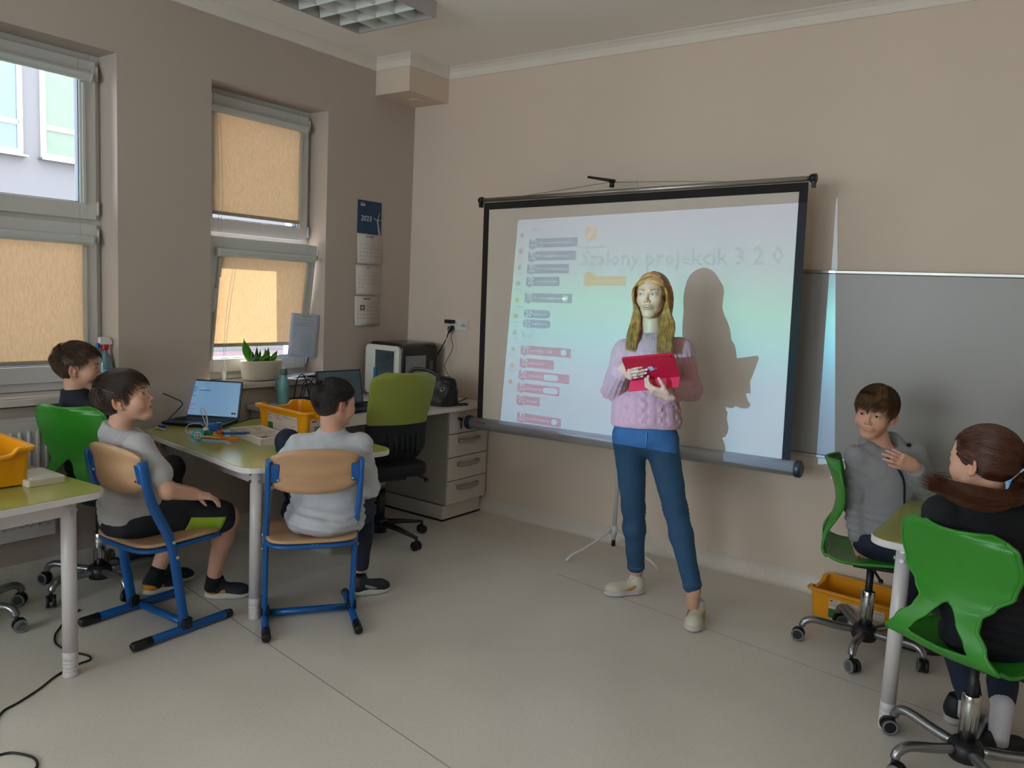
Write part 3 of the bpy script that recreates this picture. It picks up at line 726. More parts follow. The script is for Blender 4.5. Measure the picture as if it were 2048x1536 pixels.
def pill(u, v, w, h=.038):
    r = h / AS / 2; pts = []
    for i in range(9): a = R(90 - 180 * i / 8); pts.append((u + w - r + r * math.cos(a), v + h / 2 - h / 2 * math.sin(a)))
    for i in range(9): a = R(-90 - 180 * i / 8); pts.append((u + r + r * math.cos(a), v + h / 2 - h / 2 * math.sin(a)))
    return pts
navy = (.10, .34, .60); pink = (.98, .22, .44)
# the motor blocks (dark) and the movement blocks (pink)
nb = [(.0665, .0985, .192), (.0665, .158, .190), (.0665, .2170, .166), (.0665, .2745, .133), (.0665, .3505, .186)]
shape('code_block', navy, [block(*q, h=.042) for q in nb] + [pill(.068, .4275, .106), pill(.0675, .4740, .110)])
pb = [(.068, .5965, .194), (.068, .6570, .133), (.068, .7155, .194), (.068, .7765, .161), (.068, .8360, .0905), (.0755, .9200, .167), (.069, .9790, .176)]
shape('code_block', pink, [block(*q, h=.042) for q in pb])
invn = tuple(1.05 / c for c in navy); invp = tuple(1.05 / c for c in pink)
def flower(u, v): return [circ(u + .0095 * math.cos(a), v + .0095 * AS * math.sin(a), .0036, 8) for a in (.8, 2.37, 3.93, 5.5)] + [circ(u, v, .0026, 8)]
shape('block_mark', invn, [pl_ for (u, v, w) in nb for pl_ in flower(u + .020, v + .021)] + flower(.088, .447) + flower(.0875, .493) + [pill(.2150, .3580, .022, .028)])
shape('block_mark', invp, [pl_ for (u, v, w) in pb for pl_ in flower(u + .020, v + .021)] + [pill(.2235, .603, .022, .028), pill(.1655, .7235, .056, .028), pill(.1675, .7845, .056, .028), pill(.2065, .9265, .022, .028)])
dots = [(.0348, .0796, (.50, .56, .58)), (.0355, .1541, (.95, .40, .42)), (.0357, .2308, (.45, .50, .52)), (.0358, .3066, (.62, .46, .54)), (.0362, .3851, (1.2, .62, .28)), (.0366, .4602, (1.3, .48, .36)),
        (.038, .538, (.50, .58, .62)), (.038, .6179, (.55, .62, .42)), (.0385, .6957, (1.2, .56, .34)), (.0382, .7765, (1.4, .45, .30))]
for (u, v, c) in dots: shape('category_dot', c, [circ(u, v, .0088)])
shape('start_button', (1.6, .72, .22), [circ(.306, .085, .0222, 28)]); shape('start_icon', (.62, 1.4, 4.4), [[(.2975, .071), (.3155, .071), (.3155, .099), (.2975, .099)]])
hat = [(.2915, .2715)] + [(.312 - .020 * math.cos(PI * i / 8), .2715 - .019 * math.sin(PI * i / 8)) for i in range(9)] + [(.342, .2715), (.4415, .2715), (.4415, .312), (.320, .312), (.313, .320), (.306, .312), (.2915, .312)]
shape('hat_block', (1.35, .62, .24), [hat])
shape('divider', (.82, .84, .86), [[(.2580, .020), (.2592, .020), (.2592, .095), (.2580, .095)], [(.2625, .170), (.2640, .170), (.2640, .205), (.2625, .205)]])
def slide_text(txt, u, v, size, col, w=None):
    """size in slide v units (w: wanted width); letters laid on the slide plane"""
    LAY[0] += 1
    cu = bpy.data.curves.new('lettering', 'FONT'); cu.body = txt; cu.size = 1; cu.align_x = 'LEFT'; cu.align_y = 'CENTER'; cu.resolution_u = 1; cu.offset = .012
    tt = bpy.data.objects.new('lettering', cu); COL.objects.link(tt); bpy.context.view_layer.update()
    me = bpy.data.meshes.new_from_object(tt.evaluated_get(bpy.context.evaluated_depsgraph_get())); bpy.data.objects.remove(tt, do_unlink=True)
    mxx = max(q.co.x for q in me.vertices); kx = (w / mxx) if w else size / AS
    for q in me.vertices:
        x, y = q.co.x * kx, q.co.y * size
        q.co = SL(*UV(u + x, v - y), lay=LAY[0] * .3)
    me.materials.clear(); me.materials.append(slide_mat('slide_text_%d' % LAY[0], col)); o = bpy.data.objects.new('lettering', me); COL.objects.link(o); o.parent = t
    return o
slide_text('Szalony projekcik 3 2 0', .276, .198, .095, (.62, .71, .75), w=.650)
slide_text('Szalony projekcik', .0876, .018, .020, (.5, .52, .54), w=.0735)
slide_text('+', .190, .020, .024, (.6, .6, .62))
shape('home_icon', (.86, .87, .88), [[(.020, .012), (.046, .012), (.046, .034), (.020, .034)]])
slide_text('Silniki', .0663, .056, .034, (.62, .64, .66), w=.048); slide_text('Ruch', .0686, .551, .036, (.5, .54, .56), w=.040)
slide_text('Utwórz szalony projekcik', .2525, .1445, .016, (.45, .48, .5), w=.107)
slide_text('kiedy program się uruchomi', .326, .292, .016, (1.0, 1.5, 3.2), w=.110)
for (v, s) in zip((.108, .182, .259, .335, .413, .489, .567, .646, .723, .804), ('Silniki', 'Ruch', 'Światło', 'Dźwięk', 'Wydarzenia', 'Sterowanie', 'Czujniki', 'Operatory', 'Zmienne', 'Moje bloki')):
    w_ = .0033 * len(s) + .004; slide_text(s, .037 - w_ / 2, v, .013, (.45, .48, .5), w=w_)
for (q, s) in zip(nb, ('A   uruchom', 'A   przejdź do pozycji', 'A   uruchom', 'A   zatrzymaj silnik', 'A   ustaw prędkość na')): slide_text(s, q[0] + .040, q[1] + .021, .015, invn, w=min(q[2] - .05, .12))
for (q, s) in zip(pb, ('poruszaj     dla', 'zacznij ruch', 'poruszaj', 'zacznij ruch', 'zatrzymaj', 'ustaw prędkość ruchu')): slide_text(s, q[0] + .038, q[1] + .021, .015, invp, w=min(q[2] - .05, .056 if len(s) < 14 else .085))
slide_text('pozycja   A', .105, .447, .015, invn, w=.055); slide_text('prędkość   A', .105, .493, .015, invn, w=.058)
pl = lamp('projector_lamp', 'POINT', (PJ.x, PJ.y, PJ.z), energy=345.0, color=(1, 1, 1), shadow_soft_size=0.0)
pl.parent = t; pl.location = (0, 0, PJ.z)
# housing with a rectangular lens opening just larger than the slide
cs = [SL(*UV(*q), lay=6) for q in ((0, 0), (1, 0), (1, 1), (0, 1))]; yy = .052
cs = [Vector((q.x, yy, PJ.z + (q.z - PJ.z))) for q in [((SL(*UV(*u)) - Vector((0, 0, PJ.z))) * (yy / .045)) + Vector((0, 0, PJ.z)) for u in ((0, 0), (1, 0), (1, 1), (0, 1))]]
hx, hz = .15, .05
oc = [Vector((-hx, yy, PJ.z + hz)), Vector((hx, yy, PJ.z + hz)), Vector((hx, yy, PJ.z - hz)), Vector((-hx, yy, PJ.z - hz))]
b = MB(); b.add(cs + oc, [(0, 1, 5, 4), (1, 2, 6, 5), (2, 3, 7, 6), (3, 0, 4, 7)])
bk = [p + Vector((0, -.26, 0)) for p in oc]; b.add(oc + bk, [(0, 1, 5, 4), (1, 2, 6, 5), (2, 3, 7, 6), (3, 0, 4, 7), (4, 5, 6, 7)]); b.build('housing', M_black, t, solid=.002)
b = MB(); b.tube([(0, -.10, 0.02), (0, -.10, PJ.z - hz)], .016, 12); b.prism(rrect(.30, .30, .05), 0, .02); b.box((0, -.10, PJ.z - hz - .01), (.3, .24, .015)); b.build('stand', M_black, t)

# ---------------------------------------------------------------- wall calendar
t = thing('wall_calendar', 'three-month wall calendar for 2023 with a blue header hanging beside the corner', 'calendar', (0, -.54, 1.27))
M_paper = mat('calendar_paper', (214, 204, 198), .7, var=.01)
MB().box((.003, .112, .755), (.004, .225, .227)).build('header', mat('calendar_blue', (20, 62, 98), .35, var=.25, scale=5), t, label='dark blue header with 2023 and a wind turbine')
def cmat(x, y, z): return Matrix.Translation((x, y, z)) @ Matrix.Rotation(R(90), 4, 'Z') @ Matrix.Rotation(R(90), 4, 'X')
text_mesh('2023', .052, mat('print_white', (225, 228, 230), .5), t, cmat(.0054, .080, .745), 'year')
b = MB(); b.tube(bez([(.0055, .022, .842), (.0055, .040, .852), (.0055, .066, .842)], 8), .002, 5); b.box((.0056, .043, .835), (.0006, .04, .010)); b.build('logo', MATS['print_white'], t)
b = MB(); b.add([(.0056, .182, .742), (.0056, .190, .742), (.0056, .216, .642), (.0056, .202, .642)], [(0, 1, 2, 3)]); b.tube([(.0058, .186, .74), (.0058, .205, .79)], .002, 4); b.tube([(.0058, .186, .74), (.0058, .150, .755)], .002, 4); b.tube([(.0058, .186, .74), (.0058, .221, .748)], .002, 4); b.build('wind_turbine', MATS['print_white'], t)
M_print = mat('print_grey', (118, 112, 110), .6); M_printB = mat('print_dark', (52, 50, 54), .6)
days = [('STYCZEŃ', 6, 31), ('LUTY', 2, 28), ('MARZEC', 2, 31)]
for k, (nm, st, nd) in enumerate(days):
    z1 = .640 - k * .217; z0 = z1 - .205; y0_, y1_ = -.002 - k * .004, .232 - k * .006
    pd = MB(); 
    def pf(u, v, y0_=y0_, y1_=y1_, z0=z0, z1=z1): return Vector((.004 + .010 * (1 - v) ** 2, y0_ + (y1_ - y0_) * u, z0 + (z1 - z0) * v))
    pd.grid(pf, 2, 8); p_ = pd.build('month_sheet', M_paper, t, solid=.002)
    text_mesh(nm, .017, M_printB, p_, cmat(.0062, (y0_ + y1_) / 2, z1 - .018), 'month')
    a, bb = [], []
    for dn in range(1, nd + 1):
        q = st + dn - 1; c, r = q % 7, q // 7; (bb if c >= 5 else a).append((dn, c, r))
    for lst, mm in ((a, M_print), (bb, M_printB)):
        # all the small numerals of one ink in one mesh
        cu = bpy.data.curves.new('n', 'FONT'); vs, fs = [], []
        for (dn, c, r) in lst:
            cu.body = str(dn); cu.size = .015; cu.align_x = 'CENTER'; cu.resolution_u = 1
            tt = bpy.data.objects.new('n', cu); COL.objects.link(tt); bpy.context.view_layer.update()
            me = bpy.data.meshes.new_from_object(tt.evaluated_get(bpy.context.evaluated_depsgraph_get())); bpy.data.objects.remove(tt, do_unlink=True)
            yy_ = y0_ + .030 + c * .029; zz_ = z1 - .052 - r * .0265; xx_ = .0064 + .010 * (1 - (zz_ - z0) / (z1 - z0)) ** 2
            n0 = len(vs); vs += [(xx_, yy_ + w.co.x, zz_ + w.co.y) for w in me.vertices]; fs += [tuple(i + n0 for i in pl_.vertices) for pl_ in me.polygons]
            bpy.data.meshes.remove(me)
        m_ = MB(); m_.add(vs, fs); m_.build('dates', mm, p_)
    if k == 2:
        f_ = frame_mb(.036, .072, .128 - .016, .158 - .012, .015, .019, .005); f_.build('date_marker', M_printB, p_)

# ---------------------------------------------------------------- ceiling lamp (switched off), louvred
t = thing('ceiling_light', 'square-louvred ceiling light, switched off, at the top edge', 'lamp', (.555, -1.08, 3.005))
M_louv = mat('louvre_white', (226, 230, 226), .3, var=.01)
LX, LY = .57, 1.16
b = MB(); b.box((LX / 2, .006, .043), (LX + .03, .012, .086)); b.box((LX / 2, -LY - .006, .043), (LX + .03, .012, .086)); b.box((-.009, -LY / 2, .043), (.012, LY, .086)); b.box((LX + .009, -LY / 2, .043), (.012, LY, .086)); b.box((LX / 2, -LY / 2, .083), (LX, LY, .004)); b.build('housing', mat('lamp_housing', (186, 180, 178), .4), t)
n1, n2 = 4, 8
for i in range(1, n1):
    x = LX * i / n1; b = MB(); b.add([(x - .012, 0, .055), (x + .012, 0, .055), (x, 0, .0), (x - .012, -LY, .055), (x + .012, -LY, .055), (x, -LY, .0)], [(0, 1, 4, 3), (1, 2, 5, 4), (2, 0, 3, 5)]); b.build('louvre_blade', M_louv, t)
for j in range(1, n2):
    y = -LY * j / n2; b = MB(); b.add([(0, y - .012, .055), (0, y + .012, .055), (0, y, 0), (LX, y - .012, .055), (LX, y + .012, .055), (LX, y, 0)], [(0, 1, 4, 3), (1, 2, 5, 4), (2, 0, 3, 5)]); b.build('louvre_blade', M_louv, t)
for x in (LX / 8, LX * 3 / 8, LX * 5 / 8, LX * 7 / 8):
    MB().cyl((x, -.02, .066), (x, -LY + .02, .066), .008, 10).build('tube', M_white, t)

# ---------------------------------------------------------------- socket with plugs and leads
t = thing('wall_socket', 'double white wall socket with chargers plugged in beside the screen', 'socket', (.50, 0, 1.305))
MB().box((.005, -.005, .002), (.152, .010, .080), ch=.003).build('plate', M_white, t)
b = MB(); b.cyl((.045, -.011, 0), (.045, -.0115, 0), .022, 20); b.build('socket_face', M_casing, t)
text_mesh('TABLICA', .011, M_printB, t, Matrix.Translation((.05, -.0125, -.004)) @ Matrix.Rotation(R(90), 4, 'X'), 'marking')
t = thing('phone_charger', 'black charger plugged sideways into the wall socket', 'charger', (.455, -.011, 1.325)); b = MB(); b.box((-.02, -.02, .0), (.075, .04, .026), ch=.004); b.build('body', M_black, t)
t = thing('power_plug', 'black round power plug in the wall socket with a thick lead', 'plug', (.448, -.011, 1.275)); b = MB(); b.tube([(0, 0, .005), (0, -.03, .0), (-.004, -.038, -.03)], [.019, .019, .010], 12); b.build('body', M_black, t)
b = MB(); b.tube(bez([(-.004, -.038, -.03), (-.03, -.04, -.09), (-.075, -.05, -.17), (-.115, -.055, -.22), (-.14, -.06, -.25)], 20), .0045, 7); b.build('lead', M_black, t)
t = thing('charging_cable', 'thin white and black leads hanging from the socket down to the desk', 'cable', (.47, -.02, 1.27))
b = MB(); b.tube(bez([(0, -.03, 0), (.012, -.04, -.06), (.03, -.04, -.12), (.01, -.04, -.17), (-.02, -.05, -.23), (-.03, -.05, -.27), (.0, -.05, -.32), (.035, -.05, -.36), (.045, -.05, -.41), (.02, -.05, -.45), (.03, -.06, -.485)], 50), .0022, 6); b.build('dark_lead', M_black, t)
b = MB(); b.tube(bez([(-.01, -.03, .02), (-.03, -.045, -.04), (-.025, -.05, -.16), (-.03, -.05, -.27), (.02, -.05, -.36), (.05, -.06, -.46), (.06, -.08, -.486)], 40), .0020, 6); b.build('white_lead', M_white, t)
# ================================================================ SMALL THINGS
ZT_ = .735; ZD = .785
M_navyb = mat('laptop_dark', (34, 38, 50), .4, var=.03, metal=.2)
M_keys = mat('laptop_keys', (20, 22, 28), .5)
M_yel = mat('bin_yellow_plastic', (236, 158, 12), .32, var=.02, scale=4)
def emit_mat(name, rgb, s=1.0):
    m = bpy.data.materials.new(name); m.use_nodes = True; b = m.node_tree.nodes['Principled BSDF']
    b.inputs['Base Color'].default_value = (.02, .02, .02, 1); b.inputs['Roughness'].default_value = .3
    b.inputs['Emission Color'].default_value = lin(rgb) + (1,); b.inputs['Emission Strength'].default_value = s
    return m
M_scr = emit_mat('screen_blue_white', (120, 164, 202), .52); M_scrB = emit_mat('screen_block_blue', (44, 116, 190), .6); M_scrP = emit_mat('screen_block_pink', (140, 100, 180), .6); M_scrG = emit_mat('screen_grey', (150, 165, 150), .7)
def laptop(label, loc, rz, w=.345, d=.235, lean=20, on=True):
    """front edge towards local -y, hinge at +y"""
    t = thing('laptop', label, 'laptop', loc, rz)
    b = MB(); b.prism(rrect(w, d, .012, 4), .003, .018); base = b.build('base', M_navyb, t, bev=.002)
    b = MB(); b.box((0, .035, .0182), (w - .05, .11, .0015)); kb = b.build('keyboard', M_keys, base)
    b = MB()
    for r_ in range(5):
        for c_ in range(15): b.box((-(w - .07) / 2 + (w - .07) * c_ / 14, -.008 + .0215 * r_, .0198), ((w - .07) / 15 * .8, .017, .0016))
    b.build('keys', M_black, kb)
    MB().box((0, -.07, .0182), (.11, .065, .001)).build('touchpad', M_navyb, base)
    Rx = Matrix.Rotation(-R(lean), 3, 'X'); o = Vector((0, d / 2 - .004, .014)); h = .222
    b = MB(); b.box(o + Rx @ Vector((0, .0, h / 2)), (w, .008, h), Rx); lid = b.build('lid', M_navyb, t, bev=.002)
    b = MB(); b.cyl(o + Vector((-w / 2 + .03, 0, 0)), o + Vector((w / 2 - .03, 0, 0)), .006, 10); b.build('hinge', M_black, t)
    def sp(u, v, k=.0046): return o + Rx @ Vector(((u - .5) * (w - .022), -k, .014 + (h - .024) * (1 - v)))
    def quadm(rects, name, m, k):
        b = MB()
        for (u0, v0, u1, v1) in rects: b.add([sp(u0, v1, k), sp(u1, v1, k), sp(u1, v0, k), sp(u0, v0, k)], [(0, 1, 2, 3)])
        b.build(name, m, lid)
    if on:
        quadm([(0, 0, 1, 1)], 'screen', M_scr, .0046)
        quadm([(.07, .17, .21, .205), (.07, .235, .21, .265), (.06, .29, .19, .32), (.065, .345, .15, .37), (.06, .42, .185, .455), (.06, .50, .125, .525), (.06, .55, .125, .575), (.25, .24, .455, .285)], 'screen_block', M_scrB, .005)
        quadm([(.055, .67, .20, .705), (.05, .74, .15, .765), (.055, .81, .185, .84), (.06, .87, .17, .875)], 'screen_pink_block', M_scrP, .005)
        quadm([(.25, .205, .36, .235), (.27, .14, .285, .155), (.31, .14, .325, .155), (.4, .955, .66, .965)], 'screen_detail', M_scrG, .0052)
        b = MB(); 
        for u in (.905, .95): b.cyl(sp(u, .90, .0048), sp(u, .90, .0054), .0062, 14)
        b.build('round_icon', M_keys, lid)
    else:
        quadm([(0, 0, 1, 1)], 'screen', mat('screen_off_glossy', (14, 40, 38), .08, spec=.8, var=.5, scale=5), .0046)
    return t
laptop('open dark laptop with a blue coding screen on the left boys\' table', (.175, -1.845, ZT_), R(31), lean=14)
laptop('dark laptop with a dim reflecting screen on the desk behind the boy seen from behind', (.535, -1.03, ZD), R(86), lean=12, on=False)
laptop('open laptop with a blue lit screen just entering at the right edge behind the girl', (4.13, -.83, ZT_), R(8), w=.33, lean=22)

# ---------------------------------------------------------------- yellow storage bins
M_lab = mat('label_paper', (216, 196, 184), .6, var=.03, scale=20); M_labg = mat('label_green', (52, 110, 50), .5); M_labr = mat('label_red', (150, 40, 50), .5)
def ybin(label, loc, rz, lab=True, w=.46, d=.315, h=.155):
    """long side along local x, label on the -y face; the far short rim dips"""
    t = thing('storage_bin', label, 'bin', loc, rz)
    w2, d2 = w - .07, d - .05
    def ring(W_, D_, r, z, nx=6): return [(x, y, z) for (x, y) in rrect(W_, D_, r, nx)]
    def dip(p):
        x, y, z = p
        # scooped hand rests in the middle of both short sides
        q = max(0., 1 - (abs(y) / (d * .27)) ** 6) if abs(x) > w2 / 2 - .01 else 0
        return (x, y, z - .026 * q)
    sub = 4
    def dense(pts):
        out = []
        for a, b_ in zip(pts, pts[1:] + pts[:1]):
            L2 = math.dist(a, b_); n = max(1, int(L2 / .02))
            for k in range(n): out.append(tuple(a[i] + (b_[i] - a[i]) * k / n for i in range(3)))
        return out
    loops = [dense(ring(w2 - .03, d2 - .03, .02, .0)), None]
    # build from matching loops generated from one dense parametric outline
    base = dense(ring(1, 1, .08, 0))
    def L_(W_, D_, z, top=False):
        o = []
        for (x, y, _) in base:
            p = (x * W_, y * D_, z); o.append(dip(p) if top else p)
        return o
    lv = [L_(w2 - .012, d2 - .012, .004), L_(w2, d2, .006), L_(w - .036, d - .036, h - .016, True), L_(w - .008, d - .008, h - .016, True), L_(w, d, h - .010, True), L_(w, d, h - .002, True), L_(w - .008, d - .008, h, True), L_(w - .044, d - .044, h, True), L_(w2 - .006, d2 - .006, .010)]
    n = len(base); b = MB(); vs = [p for l in lv for p in l]
    fs = [(i * n + k, i * n + (k + 1) % n, (i + 1) * n + (k + 1) % n, (i + 1) * n + k) for i in range(len(lv) - 1) for k in range(n)]
    fs += [tuple(range(n))[::-1], tuple((len(lv) - 1) * n + k for k in range(n))]
    b.add(vs, fs, False); b.build('tub', M_yel, t, bev=.0015)
    if lab:
        def F(x, zq, k=.0008):      # on the sloped front face
            s = zq / (h - .016); return Vector((x, -(d2 / 2 + (d - .036 - d2) / 2 * s) - k, zq))
        def rect(x0, x1, z0, z1, name, m, k): bb = MB(); bb.add([F(x0, z0, k), F(x1, z0, k), F(x1, z1, k), F(x0, z1, k)], [(0, 1, 2, 3)]); return bb.build(name, m, t)
        rect(-.115, .145, .016, .118, 'label', M_lab, .0012); rect(-.115, -.07, .02, .068, 'green_label', M_labg, .0018); rect(-.110, -.098, .104, .113, 'red_mark', M_labr, .0018)
        bb = MB()
        for (x0, x1, z) in ((-.095, -.072, .108), (-.11, -.08, .094), (-.11, -.076, .084), (-.06, -.01, .108), (-.055, .0, .098), (-.04, .01, .09), (.02, .06, .112), (.02, .13, .104), (.09, .13, .066), (.02, .07, .05), (.04, .10, .034)):
            bb.add([F(x0, z, .002), F(x1, z, .002), F(x1, z + .0025, .002), F(x0, z + .0025, .002)], [(0, 1, 2, 3)])
        bb.build('label_print', M_print, t)
        bb = MB(); s = w2 / 2 + .008; bb.add([(s + .005, -.11, .045), (s + .005, .0, .045), (s + .013, .0, .115), (s + .013, -.11, .115)], [(0, 1, 2, 3)]); l2 = bb.build('side_label', M_lab, t)
        Mx = Matrix.Translation((s + .010, -.055, .072)) @ Matrix.Rotation(R(90), 4, 'Z') @ Matrix.Rotation(R(84), 4, 'X')
        text_mesh('pkt', .04, M_print, l2, Mx, 'handwriting')
        bb = MB(); bb.add([(s + .0125, -.10, .1), (s + .0125, -.07, .1), (s + .0135, -.07, .108), (s + .0135, -.10, .108)], [(0, 1, 2, 3)]); bb.build('red_mark', M_labr, l2)
    return t
ybin('yellow plastic bin on the table between the two boys on blue chairs', (.765, -1.615, ZT_), R(-3))
ybin('big yellow plastic bin on the near left table, cut by the left edge', (.775, -3.215, ZT_), R(-2), lab=False)
ybin('yellow plastic bin standing on the floor under the hooded boy\'s chair', (3.385, -.232, 0), R(-4))
b = MB(); b.cyl((.755, -3.36, ZT_ + .07), (.755, -3.3605, ZT_ + .07), .02, 16)
# sorting box and lid peeking out below the near bin
t = thing('flat_box', 'flat white box sticking out under the near left yellow bin', 'box', (.915, -3.04, ZT_)); b = MB(); b.prism(rrect(.20, .14, .01, 3), .0, .026); b.build('tray', mat('off_white_card', (206, 196, 178), .6), t, bev=.002)
b = MB(); b.prism(rrect(.16, .10, .008, 3), .026, .029); b.build('lid', M_casing, t)
# white sorting tray with red and blue pieces
t = thing('sorting_tray', 'low white sorting tray with red and blue pieces beside the yellow bin on the table', 'tray', (.745, -1.865, ZT_), R(-10))
M_trayw = mat('tray_white', (224, 214, 204), .4)
b = MB(); tw, td, th = .34, .17, .035
for x in (-tw / 2, -.03, .06, tw / 2): b.box((x, 0, th / 2), (.004, td, th))
for y in (-td / 2, td / 2): b.box((0, y, th / 2), (tw + .004, .004, th))
b.box((0, 0, .002), (tw, td, .004)); b.box((-.1, .0, th / 2), (.14, .004, th)); b.tube([(-tw / 2 - .002, -td / 2 - .003, th), (tw / 2 + .002, -td / 2 - .003, th), (tw / 2 + .002, td / 2 + .003, th), (-tw / 2 - .002, td / 2 + .003, th), (-tw / 2 - .002, -td / 2 - .003, th)], .004, 6)
b.build('tray', M_trayw, t)
M_red = mat('brick_red', (200, 30, 44), .3); M_bl = mat('brick_blue', (20, 90, 170), .3); M_teal = mat('brick_teal', (60, 178, 180), .3); M_or = mat('brick_orange', (232, 130, 30), .3); M_yb = mat('brick_yellow', (236, 200, 50), .3); M_gr = mat('brick_green', (20, 120, 70), .3)
def toy(name, label, loc, parts_, rz=0, group='loose toy pieces in the white sorting tray'):
    q = thing(name, label, 'toy part', loc, rz, group)
    for nm, bb, m in parts_: bb.build(nm, m, q)
    return q
b = MB(); b.box((0, 0, .012), (.04, .022, .018), ch=.003)
for i in (-1, 0, 1): b.cyl((i * .012, 0, .021), (i * .012, 0, .026), .0035, 10)
toy('toy_brick', 'red studded brick in the white sorting tray', (.80, -1.89, ZT_ + .001), [('brick', b, M_red)], .4)
b = MB(); b.lathe([(0, .004), (.018, .004), (.02, .012), (.016, .022), (0, .024)], 16)
toy('toy_disc', 'round red piece beside the red brick in the sorting tray', (.845, -1.885, ZT_ + .001), [('disc', b, M_red)])
b = MB(); b.box((0, 0, .010), (.05, .010, .010), ch=.002)
toy('toy_beam', 'small dark blue beam in the left part of the sorting tray', (.655, -1.87, ZT_ + .001), [('beam', b, M_bl)], -.3)
# loose teal pieces at the far left of the table
t = thing('brick_scraps', 'loose blue and white toy pieces on the table between the boy and laptop', 'toy part', (.185, -2.085, ZT_))
b = MB(); b.box((0, 0, .010), (.045, .02, .018), ch=.002); b.box((-.03, .02, .008), (.03, .016, .016), ch=.002); b.build('blue_piece', M_bl, t)
b = MB()
for i in range(6): b.cyl((-.01 + .014 * i, -.024, .006), (-.002 + .014 * i, -.024, .006), .006, 8)
b.build('white_piece', M_white, t)

# ---------------------------------------------------------------- brick-built robot
t = thing('brick_robot', 'small robot of teal, yellow, blue and orange toy bricks with a white cable loop', 'toy', (.62, -2.08, ZT_), R(35))
def stud(b, x, y, z): b.cyl((x, y, z), (x, y, z + .003), .0028, 8)
b = MB(); b.box((.01, 0, .030), (.12, .035, .012), ch=.001); b.box((.02, .0, .018), (.13, .008, .010))
for i in range(9): stud(b, -.04 + i * .0125, .010, .036)
b.build('chassis', M_yb, t)
b = MB(); b.cyl((-.045, -.044, .030), (-.045, -.020, .030), .029, 22); b.cyl((-.075, -.04, .018), (-.075, -.02, .018), .010, 12); b.build('motor', M_teal, t, label='teal round motor')
b = MB(); b.cyl((-.045, -.0445, .030), (-.045, -.046, .030), .020, 20)
mf = b.build('motor_face', M_casing, t); b = MB()
for a in (0, 90, 180, 270): b.cyl((-.045 + .010 * math.cos(R(a + 45)), -.0462, .030 + .010 * math.sin(R(a + 45))), (-.045 + .010 * math.cos(R(a + 45)), -.0475, .030 + .010 * math.sin(R(a + 45))), .0035, 8)
b.build('motor_hole', M_navyb, mf)
b = MB(); b.box((.015, .02, .062), (.062, .045, .035), ch=.006); b.box((.035, .02, .084), (.03, .03, .01), ch=.003)
for i in range(3): stud(b, .0 + i * .012, .02, .079)
b.build('hub', M_bl, t, label='blue hub block')
b = MB(); b.box((-.018, .0, .052), (.03, .03, .022), ch=.003); b.build('connector', M_white, t)
b = MB(); b.box((.0, -.022, .043), (.035, .016, .022), ch=.002); b.build('green_brick', M_gr, t)
b = MB(); b.box((.055, -.018, .046), (.03, .02, .02), ch=.003); b.build('red_gear_block', mat('brick_redorange', (206, 70, 30), .3), t)
b = MB(); b.tube([(-.02, -.042, .02), (.15, -.042, .020)], .008, 6)
for i in range(12): b.cyl((.03 + i * .010, -.050, .020), (.03 + i * .010, -.034, .020), .0085, 8)
b.box((.135, -.042, .018), (.045, .022, .020), ch=.003); b.build('orange_beam', M_or, t)
b = MB(); b.tube([(.05, -.018, .040), (.19, .030, .040)], .0065, 8)
for i in range(10): b.cyl((.06 + i * .013, -.020 + i * .0045, .046), (.06 + i * .013, -.020 + i * .0045, .0485), .003, 6)
b.build('blue_beam', M_bl, t)
b = MB(); b.tube([(-.03, -.048, .028), (.07, -.050, .024)], .0035, 6); b.build('axle', M_trayw, t)
b = MB(); b.tube(bez([(-.018, .0, .06), (-.03, .0, .10), (-.045, -.01, .150), (-.03, -.02, .165), (-.012, -.02, .13), (-.01, -.01, .08), (-.018, .0, .06)], 30), .0035, 6, flat=.5)
b.tube(bez([(-.02, -.0, .06), (-.05, -.01, .085), (-.10, -.02, .078), (-.115, -.02, .05), (-.10, -.02, .032), (-.05, -.0, .05)], 24), .0035, 6, flat=.5); b.build('white_cable', M_white, t)

# ---------------------------------------------------------------- water bottle, cable bundle
t = thing('water_bottle', 'teal metal water bottle with a loop strap on the desk behind the yellow bin', 'bottle', (.12, -1.235, ZD))
M_tealb = mat('bottle_teal', (112, 164, 166), .4, metal=.15, var=.08, scale=6)
b = MB(); b.lathe([(.0, 0), (.036, .0), (.038, .01), (.038, .12), (.034, .145), (.022, .172), (.0185, .185), (.0185, .195)], 24); b.build('body', M_tealb, t)
b = MB(); b.lathe([(.0215, .190), (.0225, .196), (.0225, .222), (.020, .228), (0, .228)], 20); cp = b.build('cap', mat('bottle_cap', (88, 110, 106), .45), t)
b = MB(); b.lathe([(.0205, .2275), (.019, .2305), (0, .2305)], 20); b.build('cap_disc', M_steel, cp)
b = MB(); b.tube(bez([(-.022, -.01, .205), (-.036, -.015, .19), (-.048, -.02, .14), (-.054, -.02, .10), (-.048, -.02, .085), (-.042, -.018, .12)], 20), .005, 6, flat=.6); b.build('strap', M_tealb, t)
t = thing('cable_bundle', 'heap of black cables and adapters on the desk beside the teal bottle', 'cables', (.17, -1.07, ZD))
b = MB(); rr_s = random.Random(5)
for i in range(9):
    x0, y0 = rr_s.uniform(-.07, .05), rr_s.uniform(-.11, .07)
    b.tube(bez([(x0, y0, .01), (x0 + .01, y0 + .02, .06 + .012 * i), (x0 + .03, y0 + .06, .07 + .013 * i), (x0 + .03, y0 + .10, .05), (x0 + .02, y0 + .12, .012)], 18), .0038, 6)
b.tube([(-.08 + .16 * math.cos(a * .5) * .5, -.02 + .12 * math.sin(a * .5), .012 + .003 * (a % 3)) for a in range(26)], .0038, 6)
b.build('leads', M_black, t)
